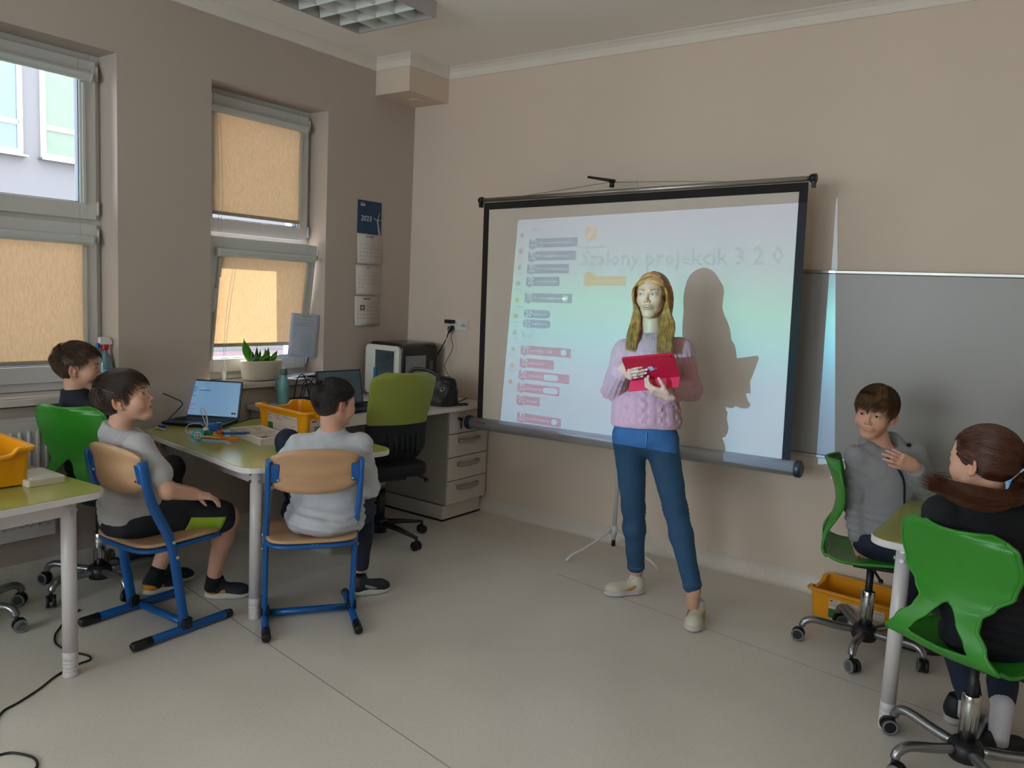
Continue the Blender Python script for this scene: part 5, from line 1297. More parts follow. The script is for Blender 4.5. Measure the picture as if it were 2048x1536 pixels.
def face_colors(V, fr, lip=(.80, .46, .44), cheekc=.93):
    L_ = ((V - fr['o']) @ fr['M'].T) / fr['s']; c = np.ones((len(V), 3))
    def blob(p, r, colr, pw=2.):
        d = np.sqrt((((L_ - np.array(p)) / np.array(r)) ** 2).sum(1)); w = np.clip(1.25 - d, 0, 1) ** .8; return w[:, None] * (np.array(colr) - 1)
    for sg in (-1, 1):
        c += blob((sg * .045, .07, -.028), (.026, .035, .022), (1.0, cheekc * .95, cheekc * .93)) + blob((sg * .080, -.016, -.008), (.02, .03, .035), (1.0, .82, .80))
        c += blob((sg * .031, .086, .0045), (.0165, .012, .0080), (.84, .72, .70))
    c += blob((0, .1, -.028), (.014, .014, .012), (1.0, .88, .86))
    c += blob((0, .095, -.0497), (.0215, .018, .0050), lip) + blob((0, .095, -.0605), (.0175, .018, .0056), lip)
    c += blob((0, .083, -.0555), (.021, .008, .0030), (.55, .35, .35))
    return np.clip(c, .05, 1.2)
def eyes(fr, parent, org, iris, look=(0, 1, 0), r=.0136, lash=(30, 22, 18)):
    s = fr['s']; d = nrm(look)
    for sg in (-1, 1):
        c = W2(fr, (sg * .031, .0695, .0040)); q = Vector(d).to_track_quat('Z', 'Y').to_matrix().to_4x4(); Mx = Matrix.Translation(Vector(c - org)) @ q
        b = MB(); b.lathe([(r * s * math.sin(PI * i / 12), -r * s * math.cos(PI * i / 12)) for i in range(13)], 18, M=Mx); e = b.build('eyeball', M_eyew, parent)
        b = MB(); b.lathe([(0, r * s * 1.012), (.0032 * s, r * s * .995), (.0060 * s, r * s * .912)], 16, M=Mx); b.build('iris', iris, e)
        b = MB(); b.lathe([(0, r * s * 1.03), (.0028 * s, r * s * 1.010)], 12, M=Mx); b.build('pupil', M_pup, e)
        pts = []
        for i in range(11):
            t = -1 + .2 * i; x = sg * .031 + .0142 * t; z = .0044 + .0052 * math.sqrt(max(0, 1 - t * t)); y = .0695 + math.sqrt(max(1e-6, .0162 ** 2 - (x - sg * .031) ** 2 - (z - .0045) ** 2)); pts.append(Vector(W2(fr, (x, y + .0002, z)) - org))
        b = MB(); b.tube(pts, [.0003] + [.00085 * s] * 9 + [.0003], 5); b.build('eyelashes', mat('lash_%d' % lash[0], lash, .6), parent)
def surf_y(V, fr, x, z, rad=.004):
    """how far forward the head surface reaches at head-local (x, z)"""
    L_ = ((V - fr['o']) @ fr['M'].T) / fr['s']; m = (np.abs(L_[:, 0] - x) < rad) & (np.abs(L_[:, 2] - z) < rad); return L_[m, 1].max() if m.any() else .085
def brows(fr, parent, org, m, col=(1, 1, 1), th=1., V=None):
    r = np.random.RandomState(3)
    for sg in (-1, 1):
        P_ = []
        for i in range(90):
            t = r.rand(); x = .012 + .034 * t; z = .0232 + .0050 * math.sin(t * 2.5) - .004 * max(0, t - .7) + r.normal() * .0010 * th * (1.2 - t)
            y = surf_y(V, fr, sg * x, z) + .0002 if V is not None else .088
            a = np.array((x, y, z)); b_ = a + np.array((.0050, -.0022, .0012)); P_.append([W2(fr, (sg * q[0], q[1], q[2])) for q in (a, (a + b_) / 2 + (0, .0010, 0), b_)])
        strands('eyebrow', np.array(P_), .00060 * th, m, parent, org, col=np.tile(np.array(col), (90, 1)))
HAIRLINE_Y = (-.10, -.075, -.045, -.020, .004, .018, .030, .050, .066, .085)
def short_hair(fr, parent, org, m, n=2600, ln=.035, flow='forward', lift=.006, zline=(-.062, -.062, -.045, -.022, -.008, .008, .028, .052, .066, .078), cap=.006, seed=1, fringe=0., tone=None, rad=.0009, messy=.25, sidelen=.5, crown=(0, -.055, .10), swept=0.):
    """cap plus combed strands on the skull ellipsoid"""
    r = np.random.RandomState(seed); c0 = np.array((0, -.014, .030)); rad3 = np.array((.0755, .0960, .0825)); s = fr['s']
    f = Field(fr['o'] - .17 * s, fr['o'] + .17 * s, .0042)
    f.ell(W2(fr, c0), (rad3 + cap) * s, fr['M'], 0); f.ell(W2(fr, (0, -.03, -.005)), np.array((.067, .072, .062)) * s, fr['M'], .015)
    V, F_ = f.mesh(); L_ = ((V - fr['o']) @ fr['M'].T) / s
    zl = np.interp(L_[:, 1], HAIRLINE_Y, zline) + .002 * wob(L_, 400, seed)
    keep = L_[:, 2] > zl
    earc = (np.abs(L_[:, 0]) > .05) & (np.abs(L_[:, 1] + .012) < .020) & (L_[:, 2] < .016); keep &= ~earc
    fk = keep[F_].all(1); Nn = vnormals(V, F_)
    edge = np.clip((L_[:, 2] - zl) / .02, 0, 1)
    V2 = V - Nn * ((1 - edge) * (cap * .9) * s)[:, None] + Nn * (.0012 * s * wob(L_, 260, seed + 4))[:, None]
    use = np.unique(F_[fk]); mp = np.full(len(V), -1); mp[use] = np.arange(len(use))
    base_c = np.ones((len(use), 3)) * .62 * (np.array(tone) if tone is not None else 1)
    mesh_np('hair', V2[use], mp[F_[fk]], m, parent, org, col=base_c)
    # roots
    d = r.normal(size=(n * 4, 3)); d /= np.linalg.norm(d, axis=1, keepdims=True); p = c0 + d * rad3
    zl = np.interp(p[:, 1], HAIRLINE_Y, zline); ok = (p[:, 2] > zl + .002) & ~((np.abs(p[:, 0]) > .05) & (np.abs(p[:, 1] + .012) < .02) & (p[:, 2] < .018)); p = p[ok][:n]; N_ = len(p)
    hgt = np.clip((p[:, 2] - .02) / .06, 0, 1); L1 = ln * (sidelen + (1 - sidelen) * hgt) * (.75 + .5 * r.rand(N_)); K = 7
    cr_ = np.array(crown); path = np.zeros((N_, K, 3)); q = p.copy()
    lock = np.stack([np.sin(p @ np.array(v) * 120 + ph) for v, ph in (((1, .3, 0), 0), ((.2, 1, .5), 2), ((0, .4, 1), 4))], 1) * messy
    for k in range(K):
        path[:, k] = q; nn = (q - c0) / rad3 ** 2; nn /= np.linalg.norm(nn, axis=1, keepdims=True)
        away = q - cr_; away /= np.linalg.norm(away, axis=1, keepdims=True) + 1e-9
        if flow == 'forward': g = away * .5 + np.array((swept, .9, 0)) * hgt[:, None] + np.array((0, .1, -.9)) * (1 - hgt[:, None])
        elif flow == 'up': g = np.array((0, .25, 1.0)) * hgt[:, None] + np.array((0, -.5, -.6)) * (1 - hgt[:, None]) + away * .3
        else: g = away
        g = g + lock + r.normal(size=(N_, 3)) * messy * .4
        g -= nn * (g * nn).sum(1, keepdims=True); g /= np.linalg.norm(g, axis=1, keepdims=True) + 1e-9
        q = q + g * (L1 / K)[:, None]
        lev = np.sqrt((((q - c0) / rad3) ** 2).sum(1)); tgt = 1 + (cap + lift * (k + 1) / K * (.4 + .9 * hgt) + .002 * r.rand(N_)) / .085
        q = c0 + (q - c0) * (tgt / lev)[:, None] if fringe <= 0 else c0 + (q - c0) * (np.where((q[:, 1] > .06) & (q[:, 2] < .075), np.maximum(lev, tgt), tgt) / lev)[:, None]
    cc = (.7 + .55 * r.rand(N_))[:, None] * (.9 + .12 * lock.sum(1) / (messy + .01))[:, None] * np.ones((1, 3))
    if tone is not None: cc = cc * np.array(tone)
    Wp = fr['o'] + (path * s) @ fr['M']
    strands('hair_strands', Wp, rad * s, m, parent, org, col=cc)
def strand_tuft(fr, parent, org, m, pts, n, spread, seed=2, rad=.001, name='hair_strands', tone=(1, 1, 1), K=10, thin=.3, mix=.5):
    """n strands following one guide curve (head-local points) with given spread per point"""
    r = np.random.RandomState(seed); G = np.array([tuple(v) for v in bez(pts, K * 3)]); t = np.linspace(0, len(G) - 1, K); G = np.stack([np.interp(t, np.arange(len(G)), G[:, a]) for a in range(3)], 1)
    sp = np.interp(np.linspace(0, 1, K), np.linspace(0, 1, len(spread)), [q if not hasattr(q, '__len__') else 0 for q in spread])
    off = r.normal(size=(n, 3)); off /= np.linalg.norm(off, axis=1, keepdims=True); off *= (r.rand(n) ** .4)[:, None]
    P_ = G[None] + off[:, None, :] * sp[None, :, None] + (r.normal(size=(n, 1, 3)) * .002) * np.linspace(0, 1, K)[None, :, None] ** 2
    Wp = fr['o'] + (P_ * fr['s']) @ fr['M']; cc = (.7 + .6 * r.rand(n))[:, None] * np.array(tone)[None]
    strands(name, Wp, rad * fr['s'], m, parent, org, col=cc, taper=thin)
def hand(f, wrist, d, back, side, s=1., curl=(.3, .4, .3), thumb=(.75, .62, -.25), spread=.10, tcurl=.35, fc=None, nails=None):
    """d: direction wrist -> fingers; back: out of the back of the hand; side: +1 thumb towards cross(d, back)"""
    d = nrm(d); b = nrm(np.asarray(back, float) - d * np.dot(back, d)); x = np.cross(d, b) * side
    T = np.stack([x, d, b]); W_ = lambda p: np.asarray(wrist, float) + (np.asarray(p, float) * s) @ T
    f.box(W_((.002, .048, 0)), np.array((.037, .044, .0125)) * s, T, .012 * s, .012 * s)
    f.cone(W_((0, -.02, 0)), W_((0, .03, 0)), .021 * s, .024 * s, .018 * s, sq=(b, 1.35))
    f.ell(W_((.024, .035, -.008)), np.array((.016, .028, .013)) * s, T, .012 * s)
    roots = ((.0275, .086), (.0095, .090), (-.0085, .087), (-.0255, .079)); seg = ((.040, .024, .019), (.044, .028, .020), (.041, .026, .019), (.031, .020, .017)); rad = (.0085, .0088, .0082, .0072)
    tips = []
    for i in range(4):
        p = np.array((roots[i][0], roots[i][1] - .006, .001)); a = 0.; cu = fc[i] if fc else curl; sx = spread * (1.5 - i) / 1.5
        f.cone(W_((roots[i][0] * .7, .045, 0)), W_(p), rad[i] * 1.05 * s, rad[i] * 1.1 * s, .006 * s)
        for j in range(3):
            a += cu[j]; v = np.array((sx * math.cos(a), math.cos(a), -math.sin(a))); v /= np.linalg.norm(v); q = p + v * seg[i][j]
            r0, r1 = rad[i] * (1 - .08 * j) * s, rad[i] * (.93 - .10 * j) * s
            f.cone(W_(p), W_(q), r0, r1, .0035 * s); p = q
        nrml = np.array((0, math.sin(a), math.cos(a)))
        tips.append((W_(p - v * .004 + nrml * rad[i] * .62), v @ T, nrml @ T))
    t0 = np.array((.020, .018, -.006)); v = nrm(thumb); p = t0
    for j, (L_, r0, r1) in enumerate(((.038, .0125, .0110), (.030, .0105, .0095), (.024, .0095, .0078))):
        if j: v = nrm(v + np.array((-.25, .25, -.5 * tcurl)) * tcurl * 1.2)
        q = p + v * L_; f.cone(W_(p), W_(q), r0 * s, r1 * s, .005 * s); p = q
    return tips

def snap(V, p, d, rad=.018, lift=.001, far=.25):
    """slide p along d to just outside the surface V"""
    d = nrm(d); q = V - np.asarray(p, float); t_ = q @ d; m = (np.linalg.norm(q - t_[:, None] * d, axis=1) < rad) & (t_ > -.25) & (t_ < far)
    return np.asarray(p, float) + d * ((t_[m].max() if m.any() else 0) + lift)
# joint positions (metres, world)
J_woman = {'head': (2.427, -0.859, 1.570), 'neck': (2.414, -0.819, 1.381), 'chest': (2.436, -0.840, 1.217), 'waist': (2.427, -0.846, 1.017), 'pelvis': (2.431, -0.844, 0.884), 'shA': (2.321, -0.898, 1.291), 'elA': (2.284, -0.925, 1.102), 'wrA': (2.439, -1.115, 1.181), 'shB': (2.547, -0.760, 1.311), 'elB': (2.601, -0.721, 1.120), 'wrB': (2.582, -0.932, 1.113), 'hiA': (2.361, -0.869, 0.833), 'knA': (2.368, -0.790, 0.477), 'anA': (2.356, -0.688, 0.124), 'hiB': (2.508, -0.813, 0.846), 'knB': (2.613, -0.824, 0.533), 'anB': (2.748, -0.850, 0.157), 'heelA': (2.373, -0.651, 0.035), 'toeA': (2.284, -0.789, 0.012), 'heelB': (2.743, -0.791, 0.060), 'toeB': (2.783, -0.898, 0.018), 'tTL': (2.499, -1.220, 1.275), 'tTR': (2.651, -1.111, 1.302), 'fR': (2.651, -0.993, 1.205), 'fL': (2.487, -1.111, 1.177), 'bR': (2.655, -1.015, 1.151), 'bL': (2.492, -1.133, 1.127)}
J_boy2 = {'head': (0.822, -2.628, 1.014), 'neck': (0.793, -2.649, 0.891), 'chest': (0.798, -2.621, 0.725), 'waist': (0.818, -2.606, 0.557), 'pelvis': (0.823, -2.602, 0.478), 'shA': (0.983, -2.660, 0.830), 'elA': (1.118, -2.612, 0.655), 'wrA': (1.107, -2.472, 0.611), 'shB': (0.698, -2.532, 0.801), 'elB': (0.781, -2.411, 0.574), 'wrB': (0.958, -2.382, 0.578), 'hiA': (0.898, -2.598, 0.495), 'knA': (0.993, -2.233, 0.446), 'anA': (0.860, -2.218, 0.096), 'hiB': (0.741, -2.526, 0.457), 'knB': (0.644, -2.263, 0.355), 'anB': (0.624, -2.376, 0.109), 'heelA': (0.816, -2.262, 0.027), 'toeA': (0.919, -2.139, 0.019), 'heelB': (0.649, -2.419, 0.037), 'toeB': (0.538, -2.290, 0.012)}
J_boy1 = {'head': (0.232, -2.542, 1.090), 'neck': (0.219, -2.552, 0.964), 'chest': (0.243, -2.534, 0.796), 'waist': (0.268, -2.517, 0.635), 'pelvis': (0.291, -2.500, 0.506), 'shA': (0.396, -2.535, 0.887), 'elA': (0.425, -2.465, 0.740), 'wrA': (0.366, -2.298, 0.710), 'shB': (0.143, -2.545, 0.875), 'elB': (0.167, -2.466, 0.714), 'wrB': (0.011, -2.332, 0.688), 'hiA': (0.361, -2.487, 0.509), 'knA': (0.601, -2.277, 0.618), 'anA': (0.524, -2.270, 0.284), 'hiB': (0.169, -2.489, 0.487), 'knB': (0.117, -2.255, 0.506), 'anB': (0.107, -2.238, 0.187), 'toeA': (0.560, -2.183, 0.195), 'toeB': (0.145, -2.161, 0.123)}
J_boy3 = {'head': (1.437, -1.985, 1.015), 'neck': (1.430, -1.990, 0.890), 'chest': (1.414, -1.989, 0.736), 'waist': (1.415, -2.000, 0.562), 'pelvis': (1.402, -1.985, 0.457), 'shA': (1.309, -2.077, 0.806), 'elA': (1.154, -2.152, 0.620), 'wrA': (1.042, -1.949, 0.669), 'shB': (1.535, -1.914, 0.827), 'elB': (1.540, -1.861, 0.620), 'wrB': (1.333, -1.788, 0.607), 'hiA': (1.329, -2.013, 0.452), 'knA': (1.071, -1.952, 0.776), 'anA': (1.021, -1.865, 0.422), 'hiB': (1.449, -1.927, 0.459), 'knB': (1.304, -1.661, 0.421), 'anB': (1.306, -1.672, 0.130), 'heelB': (1.298, -1.727, 0.064), 'toeB': (1.338, -1.612, 0.083), 'toeA': (0.904, -1.826, 0.338)}
J_boy4 = {'head': (3.445, -0.656, 1.102), 'neck': (3.477, -0.583, 0.947), 'chest': (3.502, -0.590, 0.811), 'waist': (3.505, -0.588, 0.662), 'pelvis': (3.504, -0.588, 0.541), 'shA': (3.392, -0.669, 0.898), 'elA': (3.392, -0.694, 0.728), 'wrA': (3.430, -0.691, 0.534), 'hdA': (3.466, -0.690, 0.464), 'shB': (3.597, -0.522, 0.917), 'elB': (3.669, -0.543, 0.765), 'wrB': (3.628, -0.709, 0.902), 'hdB': (3.585, -0.777, 0.948), 'hiA': (3.477, -0.657, 0.532), 'knA': (3.669, -0.642, 0.478), 'anA': (3.578, -0.288, 0.144), 'hiB': (3.536, -0.491, 0.513), 'knB': (3.673, -0.319, 0.428), 'anB': (3.612, -0.116, 0.159), 'toeA': (3.660, -0.254, 0.122), 'toeB': (3.683, -0.090, 0.145)}
J_girl = {'head': (3.943, -1.498, 1.085), 'neck': (3.973, -1.415, 0.967), 'chest': (3.985, -1.406, 0.807), 'waist': (4.003, -1.418, 0.635), 'pelvis': (4.020, -1.405, 0.498), 'shA': (3.854, -1.501, 0.889), 'elA': (3.830, -1.444, 0.711), 'wrA': (3.852, -1.157, 0.673), 'shB': (4.111, -1.340, 0.905), 'elB': (4.175, -1.318, 0.771), 'wrB': (4.077, -1.241, 0.904), 'hiA': (3.963, -1.385, 0.465), 'knA': (3.862, -1.026, 0.396), 'anA': (3.957, -1.106, 0.127), 'hiB': (4.074, -1.330, 0.471), 'knB': (4.024, -0.885, 0.388), 'anB': (4.066, -1.231, 0.182), 'toeA': (3.952, -1.332, 0.207), 'toeB': (4.128, -1.266, 0.107), 'tie': (4.031, -1.508, 1.091)}
# ================================================================ THE PEOPLE
def torso(f, J, B, k=.045, infl=0., wide=1., deep=1.):
    """B: dict of half widths; torso drawn from pelvis to shoulders"""
    lat = nrm(A(*J['shB']) - A(*J['shA'])) if B.get('flip', 1) > 0 else nrm(A(*J['shA']) - A(*J['shB']))
    def fr(up): u = nrm(up); fw = nrm(np.cross(u, lat)); l2 = np.cross(fw, u); return np.stack([l2, fw, u])
    pe, wa, ch, ne = [A(*J[q]) for q in ('pelvis', 'waist', 'chest', 'neck')]
    b = lambda n: np.array([B[n][0] * wide + infl, B[n][1] * deep + infl, B[n][2] + infl])
    f.ell(pe, b('pelvis'), fr(wa - pe), 0 if f.D.min() > 1 else k); f.ell(wa, b('waist'), fr(ch - pe), k); f.ell(ch, b('chest'), fr(ne - wa), k)
    sa, sb = A(*J['shA']), A(*J['shB']); rs = B['sh'] + infl; M = fr(ne - ch)
    mid = (sa + sb) / 2 * .4 + ne * .6 - M[2] * B.get('trap', .045)
    f.cone(mid, sa, rs * .95, rs, k); f.cone(mid, sb, rs * .95, rs, k)
    return M
def arm(f, J, s, B, k=.02, infl=0., upto=1.):
    a, b, c = A(*J['sh' + s]), A(*J['el' + s]), A(*J['wr' + s]); r = B['arm']
    f.cone(a, b, r[0] + infl, r[1] + infl, k)
    if upto > 0: f.cone(b, b + (c - b) * upto, r[1] + infl, r[2] + infl + (r[1] - r[2]) * (1 - upto), k)
def leg(f, J, s, B, k=.025, infl=0., upto=1., calf=True):
    a, b, c = A(*J['hi' + s]), A(*J['kn' + s]), A(*J['an' + s]); r = B['leg']
    f.cone(a, b, r[0] + infl, r[1] + infl, k)
    if upto > 0:
        m = b + (c - b) * .32; e = b + (c - b) * upto
        back = nrm(np.cross(np.cross(b - a, c - b), c - b)) if np.linalg.norm(np.cross(b - a, c - b)) > 1e-4 else 0
        f.cone(b, m + back * .0, r[1] * .98 + infl, r[2] + infl, k); f.cone(m, e, r[2] + infl, r[3] + infl + (r[2] - r[3]) * max(0, 1 - upto), k)
def bounds(J, keys, pad):
    P_ = np.array([J[k] for k in keys]); return P_.min(0) - pad, P_.max(0) + pad
def fold(V, F_, fn): return V + vnormals(V, F_) * fn(V)[:, None]
def shoe(parent, org, heel, toe, up_at, upper, sole, accent=None, w=.045, L_=None, lace=None, name='shoe', swoosh=None, collar=None, ankle=None):
    """heel and toe on the ground line; ankle = centre of the opening"""
    h, t_ = A(*heel), A(*toe); d = t_ - h; L0 = np.linalg.norm(d); d = d / L0; up = nrm(np.array(up_at, float) - d * np.dot(up_at, d)); x = np.cross(d, up)
    M = np.stack([x, d, up]); Wp = lambda a, b, c: h + x * a + d * b + up * c
    lo = np.minimum(h, t_) - .09; hi = np.maximum(h, t_) + .17
    f = Field(lo, hi, .0045)
    f.cone(Wp(0, .045, .045), Wp(0, L0 - .045, .030), .036, .030, 0, sq=(x, .95)); f.ell(Wp(0, L0 - .050, .030), (w * .98, .058, .030), M, .02); f.ell(Wp(0, .04, .05), (.034, .042, .045), M, .02)
    an = Wp(0, .045, .11) if ankle is None else A(*ankle)
    f.cone(Wp(0, .05, .05), Wp(0, .052, .088), .034, .032, .02)
    f.cone(Wp(0, .05, .10), Wp(0, .052, .12), .027, .030, .004, 's'); f.box(Wp(0, L0 / 2, -.04), (.12, .25, .05), M, .002, .004, 's')
    V, F_ = f.mesh(); o = mesh_np(name, V, F_, upper, parent, org)
    f = Field(lo, hi, .0045)
    f.ell(Wp(0, L0 - .052, .012), (w * 1.06, .062, .022), M, 0); f.ell(Wp(0, .042, .012), (.037, .050, .022), M, .02); f.box(Wp(0, L0 / 2, .012), (w * .86, L0 / 2 - .05, .017), M, .01, .02)
    f.cut(Wp(0, 0, 0), -up); V, F_ = f.mesh(); mesh_np('sole', V, F_, sole, o, org)
    b = MB(); 
    if lace:
        for i in range(5):
            y = L0 - .085 - i * .019; z = .060 + i * .0085
            b.tube([Vector(Wp(-.019, y, z - .004) - org), Vector(Wp(0, y + .004, z + .003) - org), Vector(Wp(.019, y, z - .004) - org)], .0026, 5)
        b.tube([Vector(Wp(.0, L0 - .165, .098) - org), Vector(Wp(.022, L0 - .15, .098) - org), Vector(Wp(.014, L0 - .13, .083) - org), Vector(Wp(0, L0 - .155, .097) - org), Vector(Wp(-.022, L0 - .145, .095) - org), Vector(Wp(-.02, L0 - .125, .08) - org)], .0023, 5)
        b.build('laces', lace, o)
    if accent:
        f = Field(lo, hi, .005); f.ell(Wp(0, .04, .05), (.0362, .0445, .047), M, 0); f.cone(Wp(0, .045, .045), Wp(0, L0 - .06, .028), .0372, .031, .02, sq=(x, .95)); f.box(Wp(0, .02, .09), (.08, .22, .035), M, .004, .01, 's'); f.box(Wp(0, L0 * .62, .04), (.028, .09, .05), M, .004, .004, 's'); f.box(Wp(0, L0 - .02, .03), (.1, .055, .1), M, .004, .01, 's')
        V, F_ = f.mesh(); mesh_np('overlay', V, F_, accent, o, org)
    if swoosh:
        for sg in (-1, 1):
            b = MB(); pts = []
            for i in range(13):
                q = i / 12; y = .045 + .085 * q; z = .028 + .030 * (1 - q) ** 1.6 + .004 * q * q; wd_ = .007 * math.sin(PI * min(1, q * 1.05)) ** .8 + .0006
                lx = sg * (.0385 + .0065 * q) * (w / .045); pts.append((Wp(lx, y, z - wd_ + .004) - org, Wp(lx * .97, y + .002, z + wd_ + .004) - org))
            b.add([Vector(p) for a in pts for p in a], [(2 * i, 2 * i + 1, 2 * i + 3, 2 * i + 2) for i in range(12)], True); b.build('stripe', swoosh, o, solid=.002)
    return o
def person(label, base): return thing('person', label, 'person', base)

# ---------------------------------------------------------------- the standing woman
J = J_woman; org = A(2.45, -.83, 0.)
t = person('standing woman in pink knitted sweater and blue jeans, holding a red tablet', tuple(org))
Bw = dict(pelvis=(.155, .105, .105), waist=(.118, .085, .13), chest=(.135, .095, .13), sh=.045, arm=(.040, .034, .024), leg=(.078, .052, .050, .036), trap=.05)
hf = frame((.16, -.985, .0), (-.045, .0, 1), J['head'], .985)
fw_w = A(.25, -.97, 0)
M_hairW = hairmat('hair_blonde', (200, 144, 84))
lo, hi = bounds(J, [k for k in J if k[0] != 't' and k not in ('fR', 'fL', 'bR', 'bL')], .11); hi[2] += .06; lo[2] = .02
TB = nrm(A(*J['fR']) - A(*J['fL'])); TU = nrm(A(*J['tTL']) - A(*J['fL'])); TN = np.cross(TU, TB); TN = TN if np.dot(TN, A(.45, -.9, 0)) > 0 else -TN   # tablet axes, TN towards the viewer
wA = A(*J['fL']) + TU * .026 - TB * .040 - TN * .050; J['wrA'] = tuple(wA)
hw = A(*J['wrA']); hb = A(*J['wrB'])
hdA = nrm(A(*J['tTL']) * .45 + A(*J['fR']) * .55 - hw)
f = Field(lo, hi, .0085, ((A(*J['head']) - (.11, .13, .14), A(*J['head']) + (.11, .12, .14), .0034), (hw - (.05, .10, .05), hw + (.15, .10, .10), .0036), (hb - (.15, .16, .06), hb + (.07, .06, .09), .0036)))
torso(f, J, Bw); arm(f, J, 'A', Bw); arm(f, J, 'B', Bw); leg(f, J, 'A', Bw); leg(f, J, 'B', Bw)
f.cone(A(*J['neck']) - (0, 0, .05), W2(hf, (0, -.022, -.05)), .052, .046, .03)
for s_, kx in (('A', 0), ('B', 0)): f.cone(J['an' + s_], A(*J['an' + s_]) - (0, 0, .07), .033, .03, .01)
head_field(f, hf, open_=.0042, ear=.3, cheek=.3)
# viewer-left hand: back of the hand and four fingers lie over the cover, thumb behind the top edge
dA = nrm(TB * .34 + TU * .34 + TN * .62); bA = nrm(TN * .45 - TB * .85 + TU * .1)
tipA = hand(f, wA, dA, bA, -1, .88, curl=(.95, .35, .15), thumb=(.75, .55, -.45), spread=.05, tcurl=.4)
# viewer-right hand: palm under the lower flap, fingertips curled over its front
uB = A(*J['bR']) * .40 + A(*J['bL']) * .60
wB2 = uB + TB * .085 - A(0, 0, .030) + TN * .012
tipB = hand(f, wB2, -TB * .86 + A(0, 0, .42), TN * .75 - A(0, 0, .5), 1, .92, fc=((.25, .75, .6), (.3, .85, .6), (.35, .9, .6), (.4, .8, .6)), thumb=(.65, .70, -.3), spread=.12)
f.cone(J['wrB'], wB2, .024, .021, .012)
V, F_ = f.mesh(); mesh_np('body', V, F_, M_skin2, t, org, col=face_colors(V, hf, lip=(.86, .42, .42))); VB = V
eyes(hf, t, org, M_iris_b, look=nrm(A(-.35, -.93, -.03)))
b = MB(); b.tube([Vector(W2(hf, (x, .0885 - 3 * x * x, -.0535 - 2 * x * x)) - org) for x in np.linspace(-.011, .011, 7)], .0018, 6, flat=1.3); b.build('teeth', M_teeth, t)
brows(hf, t, org, M_hairW, (.8, .75, .7), 1.0, VB)
b = MB()
for (i, (tp, v, nn)) in enumerate(tipA[1:] + tipB[:3]):
    b = MB(); Mx = Matrix(np.column_stack([np.cross(v, nn), v, nn]).tolist()).to_4x4(); Mx.translation = Vector(tp - org); b.lathe([(0, .0018), (.0048, .0010), (.0058, -.001)], 10, M=Mx, sy=1.35); b.build('fingernail', mat('nail_polish', (236, 206, 222), .15), t)
rp_ = tipA[2][0] - tipA[2][1] * .042 - tipA[2][2] * .0045; b = MB(); Mx = Matrix.Translation(Vector(rp_ - org)) @ Vector(tipA[2][1] * .8 + dA * .4).to_track_quat('Z', 'Y').to_matrix().to_4x4(); b.lathe([(.0088, -.0012), (.0096, 0), (.0088, .0012)], 14, M=Mx); b.build('ring', M_chrome, t)
b = MB()
for k_ in range(4): b.cyl(Vector(W2(hf, (.080, -.004, -.038 - .006 * k_)) - org), Vector(W2(hf, (.080, -.001, -.040 - .006 * k_)) - org), .0022, 6)
b.build('earring', M_chrome, t)
# hair: centre parting, long and straight, over both shoulders
M_ = hf
f = Field(hf['o'] - .17, hf['o'] + .17, .0045)
f.ell(W2(hf, (0, -.020, .030)), np.array((.083, .098, .089)), hf['M'], 0); f.ell(W2(hf, (0, -.045, -.07)), np.array((.078, .060, .10)), hf['M'], .03)
f.ell(W2(hf, (0, -.052, -.13)), np.array((.088, .036, .10)), hf['M'], .03); f.ell(W2(hf, (0, .085, -.035)), np.array((.064, .085, .108)), hf['M'], .006, 's')
f.cut(W2(hf, (0, 0, -.165)), -hf['M'][2])
V, F_ = f.mesh(); mesh_np('hair', V, F_, M_hairW, t, org, col=np.ones((len(V), 3)) * .42)
r = np.random.RandomState(4); PS, CC = [], []
for sd in (-1, 1):
    for i in range(3200):
        u = r.rand(); v = r.rand()                     # u: place along the parting (front to back)
        y0 = .070 - .150 * u; zt_ = .030 + .0885 * math.sqrt(max(.05, 1 - ((y0 + .02) / .098) ** 2))
        out = .080 + .006 * r.rand(); yb = y0 * .75 - .010
        if u < .45:      # front locks fall to the chest
            q = u / .45; lay = r.rand(); lat_ = .048 + .050 * lay + (.022 * lay if sd < 0 else .0); tipz = -.250 - .035 * r.rand() - (.012 if sd > 0 else .0); fy = .010 + .030 * r.rand()
            pts = [(0, y0, zt_), (sd * .042, y0 + .004, zt_ - .014), (sd * out * .93, yb + .012, .040), (sd * (out + .004), yb - .006 + .01 * v, -.015), (sd * (.060 + .032 * lay), .000 + .015 * v, -.075), (sd * (lat_ + .004), fy * .6 + .006, -.14), (sd * (lat_ + .004 + .003 * r.randn()), fy + .030, -.20), (sd * (lat_ + .006 + .004 * r.randn()), fy + .048, tipz)]
        else:
            q = (u - .45) / .55; tipz = -.20 - .04 * r.rand()
            pts = [(0, y0, zt_), (sd * .045, y0, zt_ - .020), (sd * out * (1 - .15 * q), yb - .02 * q, .035), (sd * out * (.98 - .35 * q * v), -.03 - .065 * q, -.03), (sd * .075 * (1 - .6 * q * v), -.045 - .05 * q, -.10), (sd * (.075 - .05 * q * v), -.060 - .03 * q, -.16), (sd * (.08 - .05 * q * v), -.065 - .02 * q, tipz)]
        G = np.array([tuple(w) for w in bez(pts, 21)]); tt = np.linspace(0, len(G) - 1, 14); PS.append(np.stack([np.interp(tt, np.arange(len(G)), G[:, a]) for a in range(3)], 1)); CC.append(.72 + .5 * r.rand() + .18 * math.sin(u * 40))
PS = np.array(PS) + r.normal(size=(len(PS), 1, 3)) * .0012; cc = np.clip(np.array(CC), .5, 1.5)[:, None] * np.array((1.0, .98, .95))
strands('hair_strands', hf['o'] + (PS * hf['s']) @ hf['M'], .00080, M_hairW, t, org, col=cc, taper=.5)
